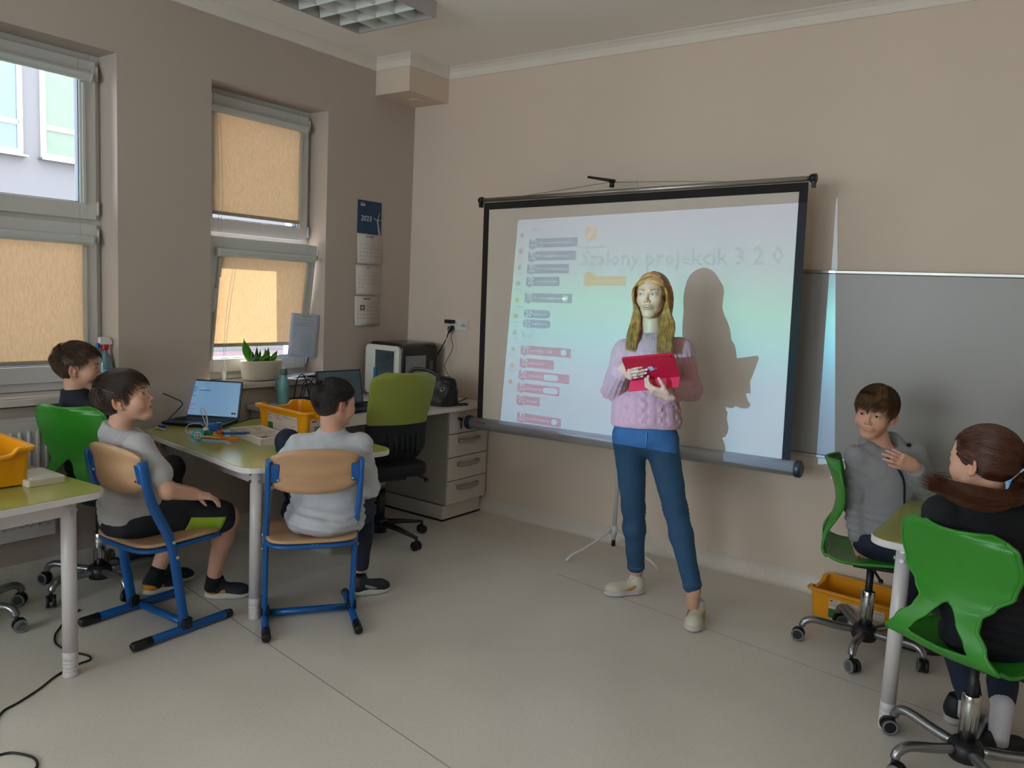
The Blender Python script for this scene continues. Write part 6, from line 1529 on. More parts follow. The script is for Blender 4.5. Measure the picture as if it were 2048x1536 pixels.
# sweater
M_knit = mat('pink_knit', (200, 150, 154), .85, var=.06, scale=60, bump=.5, bscale=420, sheen=.3)
N, L, B_ = nodes(M_knit)
f = Field(*[A(*q) for q in ((2.05, -1.16, .82), (2.80, -.55, 1.46))], .0060)
Bs = dict(Bw); Bs['pelvis'] = (.160, .110, .05); Bs['waist'] = (.150, .112, .13); Bs['arm'] = (.052, .048, .036)
Js = dict(J); Js['wrA'] = J['wrA']; Js['pelvis'] = tuple(A(*J['pelvis']) + (0, 0, .055)); Js['shA'] = tuple(A(*J['shA'])); 
torso(f, Js, Bs, infl=.016); arm(f, Js, 'A', Bs, infl=.008, upto=.88); arm(f, Js, 'B', Bs, infl=.008, upto=.90)
f.cone(A(*J['neck']) + (0, 0, -.03), A(*J['neck']) + (0, 0, .035), .062, .054, .02)
f.cone(A(*J['neck']) + (.004, -.008, .002), A(*J['neck']) + (0, .01, .09), .047, .056, .004, 's')
f.cut((0, 0, .875), (.02, -.0, -1))
V, F_ = f.mesh(); Nn = vnormals(V, F_)
ax_ = nrm(A(*J['shB']) - A(*J['shA'])); lat = (V - org) @ ax_
inarm = np.minimum(np.linalg.norm(np.cross(V - A(*J['shA']), nrm(A(*J['elA']) - A(*J['shA']))), axis=1), np.linalg.norm(np.cross(V - A(*J['shB']), nrm(A(*J['elB']) - A(*J['shB']))), axis=1))
rib = np.sin(lat * 2 * PI / .0135) * .0016 * ((V[:, 2] < .93) & (V[:, 2] > .882)).astype(float)
cable = (.0045 * np.abs(np.sin(lat * PI / .045)) ** .6 + .0035 * np.sin(V[:, 2] * 2 * PI / .05 + np.round(lat / .045) * 2.4) * (np.abs(np.sin(lat * PI / .09 + .6)) > .75)) * np.clip((V[:, 2] - .935) / .03, 0, 1) * np.clip((1.31 - V[:, 2]) / .03, 0, 1)
ribA = np.zeros(len(V))
for s_ in 'AB':
    for (p, q, ln_) in ((A(*J['sh' + s_]), A(*J['el' + s_]), 0), (A(*J['el' + s_]), A(*J['wr' + s_]), 1)):
        d_ = nrm(q - p); L0 = np.linalg.norm(q - p); w_ = V - p; h_ = w_ @ d_; rd = w_ - h_[:, None] * d_; rn = np.linalg.norm(rd, axis=1)
        u_ = nrm(np.cross(d_, (.3, .5, .2))); v_ = np.cross(d_, u_); an_ = np.arctan2(rd @ v_, rd @ u_)
        m_ = np.clip((.078 - rn) / .012, 0, 1) * np.clip((h_ + .0) / .03, 0, 1) * np.clip((L0 - h_) / .02, 0, 1) * (np.abs((V - org) @ ax_) > .085 if ln_ == 0 else 1)
        ribA += m_ * (np.abs(np.sin(an_ * 7)) ** .7 - .5) * .0055
V = V + Nn * np.clip((V[:, 2] - .878) / .01, 0, 1)[:, None] * (rib + cable * (np.abs(ribA) < 1e-5) + ribA + .0030 * wob(V, 26, 5) + .0016 * wob(V, 70, 8))[:, None]
sw = mesh_np('sweater', V, F_, M_knit, t, org)
for s_, up in (('A', .88), ('B', .90)):
    a, c = A(*J['el' + s_]), A(*J['wr' + s_]); e_ = a + (c - a) * up; dd = nrm(c - a); b = MB(); Mx = Matrix.Translation(Vector(e_ - org)) @ Vector(dd).to_track_quat('Z', 'Y').to_matrix().to_4x4()
    b.lathe([(.043, -.035), (.044, -.02), (.041, .010), (.036, .018), (.028, .016), (.018, .006)], 28, M=Mx); b.build('cuff', M_knit, sw)
b = MB(); nk = A(*J['neck']); 
for i in range(44):
    a_ = 2 * PI * i / 44; c_, s2 = math.cos(a_), math.sin(a_); p = nk + (c_ * .064 + .004, s2 * .060 - .012, -.010 - .016 * max(0, -s2)); q = nk + (c_ * .053 + .004, s2 * .051 - .006, .022 - .016 * max(0, -s2)); b.tube([Vector(p - org), Vector(q - org)], .0040, 5)
ob = b.build('neckband', M_knit, sw); ob['kind'] = 'stuff'
# jeans
M_jean = mat('blue_denim', (46, 86, 124), .8, var=.16, scale=9, bump=.35, bscale=500, stretch=(1, 1, .6))
f = Field(*[A(*q) for q in ((2.18, -1.02, .10), (2.88, -.55, .97))], .0068)
Bj = dict(Bw); Bj['waist'] = (.135, .092, .05); Bj['pelvis'] = (.158, .108, .10); Jj = dict(J); Jj['waist'] = tuple(A(*J['pelvis']) + (0, 0, .07)); Jj['chest'] = Jj['waist']; 
pe = A(*J['pelvis']); latv = ax_; up_ = A(0, 0, 1); Mj = np.stack([latv, np.cross(up_, latv), up_])
f.ell(pe - (0, 0, .01), (.160, .112, .10), Mj, 0); f.ell(pe + (0, 0, .06), (.140, .098, .06), Mj, .04)
leg(f, J, 'A', Bj, infl=.006, upto=.94); leg(f, J, 'B', Bj, infl=.006, upto=.94)
f.cut(pe + (0, 0, .085), up_)
V, F_ = f.mesh()
def jf(V):
    o = .0022 * wob(V, 30, 9) + .0012 * wob(V, 85, 3)
    for kn in ('knA', 'knB'):
        d = V - A(*J[kn]); g = np.exp(-(d[:, 2] / .09) ** 2) * (np.abs(d[:, 0]) < .12); o = o + .0015 * g * np.sin(d[:, 2] * 2 * PI / .021 + 22 * d[:, 0] + 2.2 * wob(V, 22, 6))
    return o
V = fold(V, F_, jf); je = mesh_np('jeans', V, F_, M_jean, t, org)
M_stitch = mat('denim_stitch', (88, 120, 158), .7)
for s_ in 'AB':
    a, c = A(*J['kn' + s_]), A(*J['an' + s_]); e_ = a + (c - a) * .93; Mx = Matrix.Translation(Vector(e_ - org)) @ Vector(nrm(c - a)).to_track_quat('Z', 'Y').to_matrix().to_4x4(); b = MB(); b.lathe([(.0455, -.012), (.0465, 0), (.0455, .012), (.040, .012)], 26, M=Mx); b.build('hem', M_jean, je)
    b = MB(); b.lathe([(.0462, -.0135), (.0470, -.0128), (.0462, -.012)], 26, M=Mx); b.build('hem_seam', M_stitch, je)
fd = nrm(A(.5, -.87, 0)); b = MB(); b.tube([Vector(pe + fd * .112 + (0, 0, .03) - org), Vector(pe + fd * .118 - org), Vector(pe + fd * .108 - (0, 0, .05) - org)], .0028, 6); b.build('fly_seam', M_stitch, je)
M_shW = mat('cream_leather', (212, 206, 186), .5, var=.03); M_solW = mat('sole_lilac_white', (206, 198, 204), .5); M_mus = mat('mustard_suede', (196, 150, 40), .7); M_lcw = mat('cream_lace', (222, 218, 204), .7)
shoe(t, org, (2.392, -.655, .002), (2.262, -.832, .002), (0, 0, 1), M_shW, M_solW, None, lace=M_lcw, w=.044, swoosh=M_mus)
shoe(t, org, (2.742, -.752, .002), (2.800, -.965, .002), (0, 0, 1), M_shW, M_solW, None, lace=M_lcw, w=.044, swoosh=M_mus)
# the tablet in its red folding cover
t2 = thing('tablet', 'red folding tablet cover with a pale fruit logo held by the woman', 'tablet', tuple(A(*J['fL'])))
o2 = A(*J['fL']); M_redc = mat('cover_red', (206, 22, 52), .5, var=.03, scale=8, bump=.1, bscale=300)
Mt = Matrix(np.column_stack([TB, TU, TN]).tolist()).to_4x4()
LW = np.linalg.norm(A(*J['fR']) - o2) * .96
b = MB(); b.prism(rrect(.235, .165, .012, 4), -.006, .006, Matrix.Translation((0, 0, 0)) @ Mt @ Matrix.Translation((LW / 2 + .0, .0825, 0))); cov = b.build('cover', M_redc, t2, bev=.002)
b = MB(); b.prism(rrect(.222, .152, .008, 4), -.0085, -.006, Mt @ Matrix.Translation((LW / 2, .0825, 0))); b.build('glass_screen', mat('tablet_glass', (20, 22, 26), .08), t2)
TU2 = nrm(A(*J['bL']) - A(*J['fL'])); Mt2 = Matrix(np.column_stack([TB, -TU2, np.cross(TB, -TU2)]).tolist()).to_4x4()
b = MB(); b.prism(rrect(.232, .056, .004, 2), -.002, .002, Mt2 @ Matrix.Translation((LW / 2, -.029, 0))); b.build('folded_flap', mat('cover_red_inner', (218, 44, 76), .55), t2, bev=.001)
b = MB(); b.cyl(Mt @ Vector((LW / 2 + .103, .152, .006)), Mt @ Vector((LW / 2 + .103, .152, .0075)), .004, 12); b.build('camera_hole', M_black, t2)
ap = []
for i in range(48):
    a_ = 2 * PI * i / 48; c_, s2 = math.cos(a_), math.sin(a_); r_ = .0155 * (1 + .06 * math.cos(2 * a_)) ; x_ = c_ * r_ * 1.02; y_ = s2 * r_
    y_ -= .0035 * math.exp(-(x_ / .004) ** 2) * (1 if s2 > 0 else -.8)
    dx = x_ - .0185; dy = y_ - .002; dd = math.hypot(dx, dy)
    if dd < .0075: x_ = .0185 + dx / dd * .0075 if dd > 0 else x_; y_ = .002 + dy / dd * .0075
    ap.append((x_, y_))
# the logo lies on its side on the cover, as in the photo (bite upwards-right)
Ml = Mt @ Matrix.Translation((LW / 2 - .004, .078, .0062)) @ Matrix.Rotation(R(-78), 4, 'Z')
b = MB(); b.add([Ml @ Vector((0, 0, .0003))] + [Ml @ Vector((x, y, .0003)) for (x, y) in ap], [(0, 1 + i, 1 + (i + 1) % 48) for i in range(48)])
lf = [(0.001, .017), (.004, .0185), (.0075, .023), (.0078, .027), (.004, .0255), (.001, .0215)]; b.add([Ml @ Vector((x, y, .0003)) for x, y in lf], [tuple(range(6))]); b.build('logo', mat('logo_silver', (190, 196, 210), .3), cov)
# ---------------------------------------------------------------- the children
KB = dict(pelvis=(.125, .090, .085), waist=(.112, .085, .11), chest=(.120, .085, .11), sh=.036, arm=(.034, .029, .021), leg=(.062, .045, .043, .029), trap=.035)
KV = {}
def kid(J, label, org, hfwd, hup, hs, B, skin, chub=0., ear=.8, k_extra=None, cloth_hi=None, hands=(), eyes_=None, open_=0., cheek=.6, lip=(.88, .58, .55), hres=.0034, child=1., neck_r=.040, foots=True):
    org = A(*org); t = person(label, tuple(org)); hf = frame(hfwd, hup, J['head'], hs)
    keys = [k for k in J if k != 'tie']; lo, hi = bounds(J, keys, .11); hi[2] += .05; lo[2] = max(.02, lo[2])
    fine = [(A(*J['head']) - .13, A(*J['head']) + .13, hres)]
    for h in hands: fine.append((A(*h['w']) + nrm(h['d']) * .07 - .08, A(*h['w']) + nrm(h['d']) * .07 + .08, .0042))
    f = Field(lo, hi, .010, fine)
    torso(f, J, B)
    for s_ in 'AB': arm(f, J, s_, B); leg(f, J, s_, B)
    f.cone(A(*J['neck']) - (0, 0, .04), W2(hf, (0, -.022, -.055)), neck_r + .005, neck_r, .025)
    head_field(f, hf, child=child, open_=open_, ear=ear, cheek=cheek, nose=.84)
    for h in hands: hand(f, h['w'], h['d'], h['b'], h['side'], h.get('s', .78), curl=h.get('curl', (.3, .4, .3)), thumb=h.get('thumb', (.7, .65, -.3)), spread=h.get('spread', .08), fc=h.get('fc'))
    V, F_ = f.mesh(); mesh_np('body', V, F_, skin, t, org, col=face_colors(V, hf, lip=lip)); KV['body'] = V
    if eyes_: eyes(hf, t, org, eyes_[0], look=eyes_[1])
    return t, hf, org
def garment(name, J, B, mtl, t, org, lo, hi, res=.008, infl=.012, sleeve=(1., .9), hem=None, neck=(.052, .060), extra=None, folds=.0035, seed=1, col=None, top=True, cuts=(), upper=1., collar=None, collar_to=None):
    f = Field(A(*lo), A(*hi), res)
    torso(f, J, B, infl=infl)
    for s_ in 'AB':
        a, b, c = A(*J['sh' + s_]), A(*J['el' + s_]), A(*J['wr' + s_]); r = B['arm']
        if upper < 1: f.cone(a, a + (b - a) * upper, r[0] + infl * .8 + .004, r[0] + infl + .010, .022)
        else: arm(f, J, s_, B, infl=infl * .8, upto=sleeve[0 if s_ == 'A' else 1])
    if extra: extra(f)
    nk = A(*J['neck'])
    if neck: f.cone(nk - (0, 0, .01), nk + (0, 0, .09), neck[0], neck[1], .004, 's')
    if collar:
        h_, rc = collar; cd = nrm(collar_to - nk); cd = nrm(cd + A(0, 0, .6)); x_ = nrm(np.cross(cd, (.3, 1, .1))); Mc = np.stack([x_, np.cross(cd, x_), cd])
        f.cone(nk - cd * .035, nk + cd * (h_ + .02), rc + .012, rc, .028); f.box(nk + cd * (h_ + .06), (.085, .085, .06), Mc, .002, .003, 's')
    if hem is not None: f.cut(hem[0], hem[1])
    for (p, n) in cuts: f.cut(p, n)
    V, F_ = f.mesh()
    def ff(V):
        o = folds * wob(V, 24, seed) + folds * .5 * wob(V, 60, seed + 9)
        for s_ in 'AB':
            d = np.linalg.norm(V - A(*J['el' + s_]), axis=1); o = o + folds * .9 * np.exp(-(d / .06) ** 2) * np.sin(d * 2 * PI / .022)
            d = np.linalg.norm(V - A(*J['sh' + s_]) + (0, 0, .05), axis=1); o = o + folds * .8 * np.exp(-(d / .08) ** 2) * np.sin(V @ A(60, 40, 150))
        d = V[:, 2] - (J['pelvis'][2] + .07); o = o + folds * 1.1 * np.exp(-(d / .07) ** 2) * np.sin(V @ A(18, 11, 170) + 2 * wob(V, 15, seed + 3))
        return o
    V = fold(V, F_, ff)
    KV[name] = V
    return mesh_np(name, V, F_, mtl, t, org)
def trousers(name, J, B, mtl, t, org, lo, hi, infl=.012, upto=(.95, .95), res=.009, folds=.003, seed=2, flare=0., top=.08):
    f = Field(A(*lo), A(*hi), res); pe = A(*J['pelvis']); lat = nrm(A(*J['hiB']) - A(*J['hiA'])); M = np.stack([lat, np.cross((0, 0, 1), lat), A(0, 0, 1)])
    f.ell(pe, np.array(B['pelvis']) + infl, M, 0)
    for s_, u in zip('AB', upto):
        if u > 0: leg(f, J, s_, B, infl=infl, upto=u)
        else:
            a, b = A(*J['hi' + s_]), A(*J['kn' + s_]); f.cone(a, a + (b - a) * (1 + u), B['leg'][0] + infl, B['leg'][1] + infl + flare, .03)
    f.box(pe + (0, 0, top + .1), (.22, .22, .1), M, .001, .004, 's') if top else None; V, F_ = f.mesh()
    V = fold(V, F_, lambda V: folds * wob(V, 28, seed) + folds * .5 * wob(V, 70, seed + 2))
    return mesh_np(name, V, F_, mtl, t, org)
def simple_foot(f, a, tdir, s=1.): pass
M_hairB = hairmat('hair_dark_brown', (84, 66, 56)); M_hairB2 = hairmat('hair_short_brown', (98, 74, 56)); M_hairD = hairmat('hair_near_black', (62, 52, 52)); M_hairL = hairmat('hair_light_brown', (112, 80, 50)); M_hairR = hairmat('hair_auburn', (88, 50, 32))
M_tee = mat('grey_jersey', (186, 184, 186), .85, var=.03, scale=30, bump=.15, bscale=500); M_long = mat('pale_grey_jersey', (190, 193, 200), .85, var=.03, scale=30, bump=.15, bscale=500)
M_navy = mat('navy_polo', (30, 36, 46), .85, var=.1, bump=.15, bscale=500); M_blkT = mat('black_sports_fabric', (26, 30, 40), .7, var=.08); M_hood = mat('heather_grey_sweat', (150, 150, 154), .9, var=.09, scale=120, stretch=(1, 1, 4), bump=.2, bscale=400)
M_blkH = mat('black_sweat', (18, 20, 26), .9, var=.1, bump=.2, bscale=400); M_dkj = mat('dark_navy_trousers', (28, 36, 56), .85, var=.1, bump=.2, bscale=400)
M_lime = mat('lime_panel', (168, 206, 60), .6, var=.02); M_sock = mat('black_sock', (20, 20, 24), .9); M_shn = mat('navy_shoe_mesh', (30, 36, 54), .7, var=.2, scale=60); M_sho = mat('orange_shoe_suede', (206, 134, 40), .7); M_sow = mat('sole_white', (206, 204, 198), .5); M_shk = mat('black_shoe', (26, 27, 32), .6)
M_wsock = mat('white_sock', (206, 200, 206), .85)
def rel(J, org, p): return Vector(A(*p) - org)

# --- boy in the grey T-shirt and black shorts (profile, looking up to the right)
J = J_boy2; B2 = dict(KB); B2.update(pelvis=(.135, .115, .085), waist=(.138, .118, .12), chest=(.130, .100, .11), arm=(.040, .033, .023), leg=(.068, .050, .048, .032), sh=.040)
R_ = A(.807, .589, 0); AW = A(-.581, .806, 0); UP = A(0, 0, 1)
hw = A(*J['wrA'])
t, hf, org = kid(J, 'boy in grey T-shirt and black shorts with lime panel, seen in profile', (.915, -2.52, 0), R_ * .96 + AW * .20 + UP * .26, UP - R_ * .25, 1.04, B2, M_skin, ear=.9, cheek=1.,
    hands=[dict(w=hw, d=R_ * .75 + AW * .6 - UP * .22, b=UP * .9 + R_ * .2, side=-1, curl=(.35, .4, .3)), dict(w=A(*J['wrB']), d=R_ * .8 + AW * .2 - UP * .2, b=UP, side=1)],
    eyes_=(M_iris_br, R_ * .9 + UP * .3 + AW * .3), open_=.004, neck_r=.048)
brows(hf, t, org, M_hairB, (.8, .8, .8), .9, KV['body'])
short_hair(hf, t, org, M_hairB, n=4200, ln=.055, flow='forward', lift=.010, cap=.010, seed=3, zline=(-.084, -.084, -.058, -.026, -.012, -.002, .022, .050, .062, .070), sidelen=.55, messy=.22, rad=.0011, crown=(0, -.06, .10))
garment('t_shirt', J, B2, M_tee, t, org, (.55, -2.95, .40), (1.28, -2.25, .98), infl=.016, upper=.62, hem=((0, 0, .435), (0, 0, -1)), neck=None, folds=.0030, seed=4, collar=(.010, .0575), collar_to=W2(hf, (0, -.02, -.06)))
sh_ = trousers('shorts', J, B2, M_blkT, t, org, (.6, -2.85, .33), (1.4, -2.0, .66), infl=.016, upto=(-.10, -.1), flare=.012, top=0)
# lime side panel lying on the outside of the near thigh
a, b_ = A(*J['hiA']), A(*J['kn' + 'A']); dd = nrm(b_ - a); L0 = np.linalg.norm(b_ - a); side = nrm(A(.581, -.806, 0) - dd * np.dot(A(.581, -.806, 0), dd)); upl = np.cross(side, dd); upl = upl if upl[2] > 0 else -upl
b = MB()
def lp(u, v):
    y = (.46 + .42 * u + .05 * (v - .5)) * L0; an = (v - .5) * .85 - .12; r_ = .068 + .016 + (.050 + .028 - .084) * (y / L0) + .0022
    return Vector(a + dd * y + side * math.cos(an) * r_ + upl * math.sin(an) * r_ - org)
b.grid(lp, 10, 6); b.build('lime_panel', M_lime, sh_, solid=.003, label='lime green side panel')
for s_ in 'AB':
    an_ = A(*J['an' + s_]); b = MB(); kd = nrm(A(*J['kn' + s_]) - an_); b.tube([Vector(an_ + kd * .035 - org), Vector(an_ - kd * .01 - org), Vector(an_ - kd * .05 - org)], [.036, .035, .034], 16); b.build('sock', M_sock, t)
shoe(t, org, (.812, -2.225, .002), (.945, -2.075, .002), UP, M_shn, M_sow, M_sho, lace=M_sock, w=.045)
shoe(t, org, (.598, -2.425, .012), (.600, -2.235, .002), UP, M_shn, M_sow, M_sho, lace=M_sock, w=.043)

# --- boy in the navy polo by the window
J = J_boy1; B1 = dict(KB); B1.update(leg=(.062, .046, .042, .029))
t, hf, org = kid(J, 'boy in navy polo shirt sitting on the green chair beside the left window', (.335, -2.50, 0), R_ * .93 + AW * .36 - UP * .04, UP, .97, B1, M_skin, ear=1.1, cheek=.8,
    hands=[dict(w=A(*J['wrA']), d=R_ * .2 + AW * .8, b=UP, side=-1)], eyes_=(M_iris_br, R_ * .9 + AW * .4), neck_r=.041)
brows(hf, t, org, M_hairB2, (.8, .8, .8), .9, KV['body'])
short_hair(hf, t, org, M_hairB2, n=4200, ln=.042, flow='forward', lift=.014, cap=.009, seed=6, zline=(-.084, -.084, -.058, -.024, -.008, .012, .034, .058, .070, .080), sidelen=.25, messy=.35, rad=.0010)
garment('polo_shirt', J, B1, M_navy, t, org, (.035, -2.72, .44), (.56, -2.25, 1.02), infl=.014, upper=.75, hem=((0, 0, .475), (0, 0, -1)), neck=None, folds=.003, seed=7, collar=(.024, .057), collar_to=W2(hf, (0, -.02, -.06)))
trousers('trousers', J, B1, M_blkT, t, org, (.03, -2.7, .12), (.74, -2.0, .76), infl=.012, top=0)
shoe(t, org, (.47, -2.30, .002), (.55, -2.13, .002), UP, M_shk, M_sow, w=.040); shoe(t, org, (.16, -2.28, .002), (.17, -2.09, .002), UP, M_shk, M_sow, w=.040)

# --- boy in the pale long-sleeved shirt, from behind, one knee up
J = J_boy3; B3 = dict(KB); B3.update(pelvis=(.150, .10, .085), waist=(.150, .10, .12), chest=(.155, .098, .12), sh=.042, arm=(.040, .035, .024), leg=(.064, .048, .045, .031), trap=.045)
t, hf, org = kid(J, 'boy in pale grey long-sleeved shirt seen from behind with one knee up', (1.355, -2.045, 0), R_ * .70 + AW * .72 - UP * .02, UP, .97, B3, M_skin, ear=1.2, cheek=.8,
    hands=[dict(w=A(*J['wrA']), d=R_ * .3 + AW * .8, b=UP * .5 - R_ * .5, side=1), dict(w=A(*J['wrB']), d=-R_ * .4 + AW * .8, b=UP, side=-1)], neck_r=.046, open_=0)
short_hair(hf, t, org, M_hairD, n=4600, ln=.040, flow='out', lift=.004, cap=.0075, seed=8, zline=(-.084, -.084, -.058, -.026, -.012, .010, .034, .060, .074, .084), sidelen=.22, messy=.18, rad=.00095, crown=(.01, -.06, .085))
strand_tuft(hf, t, org, M_hairD, [(.0, -.085, .085), (.004, -.098, .102), (.012, -.106, .112)], 70, (.012, .02, .03), 3, .0009, tone=(1.8, 1.8, 2.0))
garment('long_sleeved_shirt', J, B3, M_long, t, org, (.93, -2.28, .40), (1.78, -1.62, .98), infl=.017, sleeve=(.9, .9), hem=((1.40, -2.0, .425), (0, 0, -1)), neck=None, folds=.0050, seed=11, collar=(.012, .054), collar_to=W2(hf, (0, -.02, -.06)),
        extra=lambda f: f.ell(A(1.402, -2.01, .48), (.17, .17, .075), None, .05))
tr_ = trousers('trousers', J, B3, M_dkj, t, org, (.85, -2.25, .12), (1.75, -1.5, .90), infl=.010, top=0, folds=.004)
shoe(t, org, (1.30, -1.735, .002), (1.39, -1.555, .002), UP, M_shk, M_sow, lace=M_sock, w=.044, swoosh=mat('reflective_grey', (160, 162, 168), .3, metal=.4))
shoe(t, org, (1.06, -1.93, .36), (.92, -1.80, .36), UP, M_shk, M_sow, w=.042)

# --- boy in the grey hoodie, on the right, looking left
J = J_boy4; B4 = dict(KB); B4.update(chest=(.135, .090, .12), waist=(.125, .092, .12), arm=(.036, .031, .021), sh=.038, leg=(.066, .048, .043, .030))
TV = A(.581, -.806, 0)   # towards the viewer
t, hf, org = kid(J, 'boy in grey zipped hoodie turned towards the left with one hand at his chest', (3.48, -.60, 0), TV * .76 - R_ * .64 - UP * .10, UP + TV * .10 + R_ * .03, 1.0, B4, M_skin, ear=1.1, cheek=.35,
    hands=[dict(w=A(*J['wrA']), d=-UP * .90 + R_ * .33 + TV * .1, b=TV * .80 - R_ * .55, side=-1, s=.84, curl=(.5, .5, .35), thumb=(.6, .75, -.35)),
           dict(w=A(*J['wrB']), d=-R_ * .86 + UP * .38 + TV * .15, b=TV * .92 + UP * .15, side=-1, s=.84, curl=(.22, .35, .3), thumb=(.35, .75, -.45))],
    eyes_=(M_iris_br, TV * .62 - R_ * .80), open_=0., lip=(.93, .72, .68), hres=.0032, neck_r=.043)
brows(hf, t, org, M_hairL, (.75, .75, .75), 1., KV['body'])
short_hair(hf, t, org, M_hairL, n=5200, ln=.070, flow='forward', lift=.008, cap=.010, seed=9, zline=(-.055, -.060, -.046, -.022, -.006, .004, .026, .050, .058, .060), sidelen=.5, messy=.13, rad=.0011, crown=(0, -.05, .11), swept=.10)
for x_ in np.linspace(-.058, .058, 17):
    strand_tuft(hf, t, org, M_hairL, [(x_ * .5, .03, .120), (x_ * .8, .075, .102), (x_ + .004, .091 - 7 * x_ * x_, .066), (x_ * 1.08 + .010, .0945 - 8 * x_ * x_, .040 - .008 * math.sin(x_ * 150))], 34, (.012, .010, .007, .004), int(1000 + x_ * 1000), .0009, 'fringe')
def hood(f):
    nk = A(*J_boy4['neck']); f.cone(nk + R_ * -.055 + AW * .03 + UP * .012, nk + R_ * .055 + AW * .045 + UP * .018, .042, .042, .03); f.cone(nk + R_ * -.07 - AW * .03 - UP * .008, nk + R_ * -.05 + AW * .03 + UP * .010, .034, .040, .02); f.cone(nk + R_ * .072 - AW * .03 - UP * .005, nk + R_ * .055 + AW * .04 + UP * .02, .034, .040, .02)
hd_ = garment('hoodie', J, B4, M_hood, t, org, (3.20, -.92, .50), (3.82, -.34, 1.06), infl=.018, sleeve=(.93, .80), hem=((3.5, -.6, .555), (0, 0, -1)), neck=(.052, .066), folds=.0042, seed=13, extra=hood)
for s_, up in (('A', .95), ('B', .84)):
    a, c = A(*J['el' + s_]), A(*J['wr' + s_]); e_ = a + (c - a) * up; b = MB(); Mx = Matrix.Translation(Vector(e_ - org)) @ Vector(nrm(c - a)).to_track_quat('Z', 'Y').to_matrix().to_4x4(); b.lathe([(.036, -.03), (.038, -.02), (.036, .012), (.030, .016)], 24, M=Mx); b.build('cuff', M_hood, hd_)
nk = A(*J['neck']); ch_ = A(*J['chest']); pe = A(*J['pelvis'])
fwd4 = TV * .93 + R_ * .30
b = MB(); wa_ = A(*J['waist']); zp = [snap(KV['hoodie'], q_, TV, .010, .0015, .035) for q_ in bez([tuple(v_) for v_ in [nk + TV * .080 - UP * .030 + R_ * .010, nk + TV * .095 - UP * .07 + R_ * .016, ch_ + TV * .100 + R_ * .028, wa_ + TV * .10 + R_ * .046, wa_ + TV * .10 - UP * .08 + R_ * .060]], 24)]
b.tube([q - Vector(org) for q in bez([tuple(p) for p in zp], 20)], .005, 8, flat=.7); b.build('zip', M_black, hd_)
b = MB(); p = nk + fwd4 * .05 + R_ * .072 + UP * .018; b.cyl(Vector(p - org), Vector(p + fwd4 * .008 - org), .011, 14); b.build('drawcord_toggle', M_black, hd_)
b = MB(); q0, q1, q2 = (snap(KV['hoodie'], v_, TV, .010, .001, .03) for v_ in (nk + TV * .08 - R_ * .022 - UP * .030, nk + TV * .085 + R_ * .010 - UP * .052, nk + TV * .07 + R_ * .040 - UP * .020)); b.tube([Vector(q0 - org), Vector(q1 - org), Vector(q2 - org)], .0042, 6); b.build('collar_edge', M_black, hd_)
trousers('jeans', J, B4, M_dkj, t, org, (3.30, -.85, .16), (3.92, -.12, .64), infl=.010, top=.03, folds=.004, upto=(1.0, 1.0))
shoe(t, org, (3.60, -.44, .002), (3.78, -.40, .002), UP, M_shk, M_black, lace=M_lcw, w=.044); shoe(t, org, (3.60, -.30, .002), (3.79, -.26, .002), UP, M_shk, M_black, lace=M_lcw, w=.044)

# --- girl in the black hoodie, right foreground, from behind with a ponytail
J = J_girl; B5 = dict(KB); B5.update(pelvis=(.145, .11, .09), waist=(.140, .11, .13), chest=(.148, .105, .14), sh=.045, arm=(.042, .036, .023), leg=(.068, .05, .046, .031), trap=.05)
t, hf, org = kid(J, 'girl in black hoodie with an auburn ponytail seen from behind at the right edge', (3.985, -1.41, 0), AW * .88 - R_ * .48 - UP * .12, UP + AW * .05, 1.0, B5, M_skin, ear=.5, cheek=.5,
    hands=[dict(w=A(*J['wrB']), d=UP * .8 - R_ * .3 - AW * .1, b=TV * .7 + R_ * .5, side=1, s=.85), dict(w=A(*J['wrA']), d=R_ * .5 + AW * .8, b=UP, side=-1)], eyes_=(M_iris_br, AW * .6 - R_ * .8), neck_r=.044)
# combed-back hair: strands from the hairline to the tie at the back of the head
f = Field(hf['o'] - .18, hf['o'] + .18, .0045); f.ell(W2(hf, (0, -.018, .030)), np.array((.081, .100, .088)), hf['M'], 0); f.ell(W2(hf, (0, -.045, -.01)), np.array((.064, .055, .050)), hf['M'], .02)
f.ell(W2(hf, (0, .098, -.030)), np.array((.085, .075, .095)), hf['M'], .006, 's'); f.ell(W2(hf, (0, .030, -.075)), np.array((.10, .070, .085)), hf['M'], .006, 's')
V, F_ = f.mesh(); mesh_np('hair', V, F_, M_hairR, t, org, col=np.ones((len(V), 3)) * .6)
tie = np.array((.050, -.112, .004)); r = np.random.RandomState(21); c0 = np.array((0, -.018, .030)); r3 = np.array((.0845, .1045, .0915)); PS, CC = [], []
while len(PS) < 2600:
    d = nrm(r.normal(size=3)); p = c0 + d * r3
    if p[1] > .045 and p[2] < .065 or p[2] < -.05 or (p[1] > -.01 and p[2] < .018) or p[1] < -.10: continue
    path = []
    for k_ in range(10):
        q = k_ / 9; x = p * (1 - q) + tie * q; v = (x - c0) / r3; l_ = np.linalg.norm(v); tgt = 1.0 + .02 * r.rand() + .05 * q; x = c0 + (x - c0) * ((1 - q ** 4) * tgt / l_ + q ** 4)
        path.append(x)
    PS.append(path); CC.append(.7 + .55 * r.rand() + .15 * math.sin(p[2] * 160 + p[0] * 60))
strands('hair_strands', hf['o'] + np.array(PS) @ hf['M'], .0011, M_hairR, t, org, col=np.clip(np.array(CC), .4, 1.5)[:, None] * np.ones((1, 3)), taper=.8)
b = MB(); tw = Vector(W2(hf, tie) - org); q = Vector(W2(hf, tie + (-.002, -.02, -.004)) - org); b.tube([tw + (tw - q) * .2, q], .019, 14); b.build('hair_tie', M_black, t)
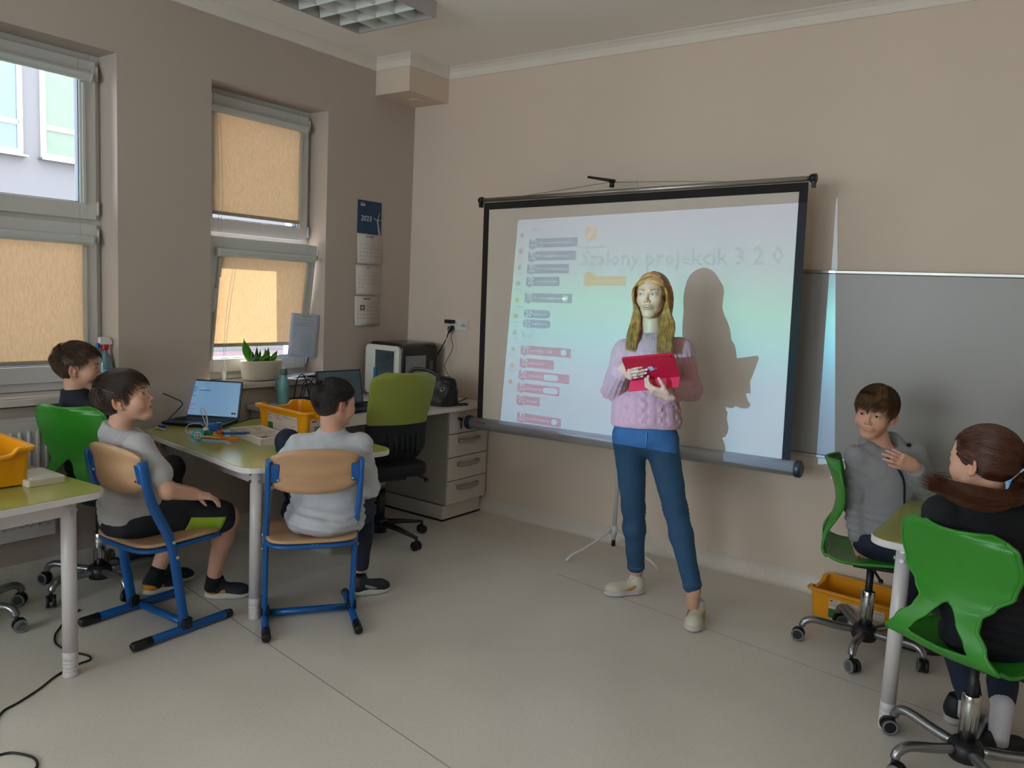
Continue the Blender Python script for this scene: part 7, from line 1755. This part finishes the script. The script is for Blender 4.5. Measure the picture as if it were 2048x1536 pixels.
hd = A(*J['head']); nk = A(*J['neck'])
tl = [W2(hf, tie), W2(hf, tie + (0, -.03, -.015)), hd + R_ * .100 + TV * .055 - UP * .060, hd + R_ * .055 + TV * .105 - UP * .085, hd - R_ * .01 + TV * .115 - UP * .088, hd - R_ * .08 + TV * .085 - UP * .078, hd - R_ * .135 + TV * .05 - UP * .070, hd - R_ * .175 + TV * .04 - UP * .082]
I_ = dict(M=np.eye(3), o=np.zeros(3), s=1.)
strand_tuft(I_, t, org, M_hairR, [tuple(p) for p in tl], 1500, (.014, .020, .030, .030, .026, .020, .014, .010), 31, .0012, 'ponytail', K=18, thin=.4)
strand_tuft(I_, t, org, M_hairR, [tuple(p) for p in (tl[3], tl[4] - UP * .02, tl[5] - UP * .025, tl[6] - UP * .01, tl[7] + UP * .02 - R_ * .01)], 260, (.02, .03, .035, .03, .03), 33, .0009, 'ponytail_wisps', K=12)
def hood5(f):
    nk = A(*J_girl['neck']); f.cone(nk - R_ * .06 + TV * .05 - UP * .035, nk + R_ * .07 + TV * .05 - UP * .035, .048, .048, .04); f.cone(nk - R_ * .05 + TV * .07 - UP * .10, nk + R_ * .06 + TV * .07 - UP * .10, .035, .035, .04)
garment('hoodie', J, B5, M_blkH, t, org, (3.66, -1.72, .44), (4.36, -1.02, 1.08), infl=.022, sleeve=(.93, .90), hem=((4, -1.4, .47), (0, 0, -1)), neck=(.054, .070), folds=.0048, seed=17, extra=hood5)
trousers('trousers', J, B5, M_dkj, t, org, (3.72, -1.62, .10), (4.25, -.78, .62), infl=.012, top=.02, folds=.004, upto=(.92, .88))
for s_ in 'AB':
    an_ = A(*J['an' + s_]); kd = nrm(A(*J['kn' + s_]) - an_); b = MB(); b.tube([q_ - Vector(org) for q_ in bez([tuple(an_ + kd * .085), tuple(an_ + kd * .03), tuple(an_), tuple(A(an_[0], an_[1], .055))], 12)], [.040, .041, .040, .0405, .039, .038, .0375, .037, .036, .036, .035, .034, .033][:len(bez([tuple(an_ + kd * .085), tuple(an_ + kd * .03), tuple(an_), tuple(A(an_[0], an_[1], .055))], 12))], 16); b.build('sock', M_wsock, t, label='white ankle sock')
shoe(t, org, (4.005, -1.262, .002), (4.150, -1.128, .002), UP, M_shk, M_sow, w=.044, lace=M_sow)
shoe(t, org, (3.905, -1.085, .002), (3.93, -.89, .002), UP, M_shk, M_sow, w=.042)
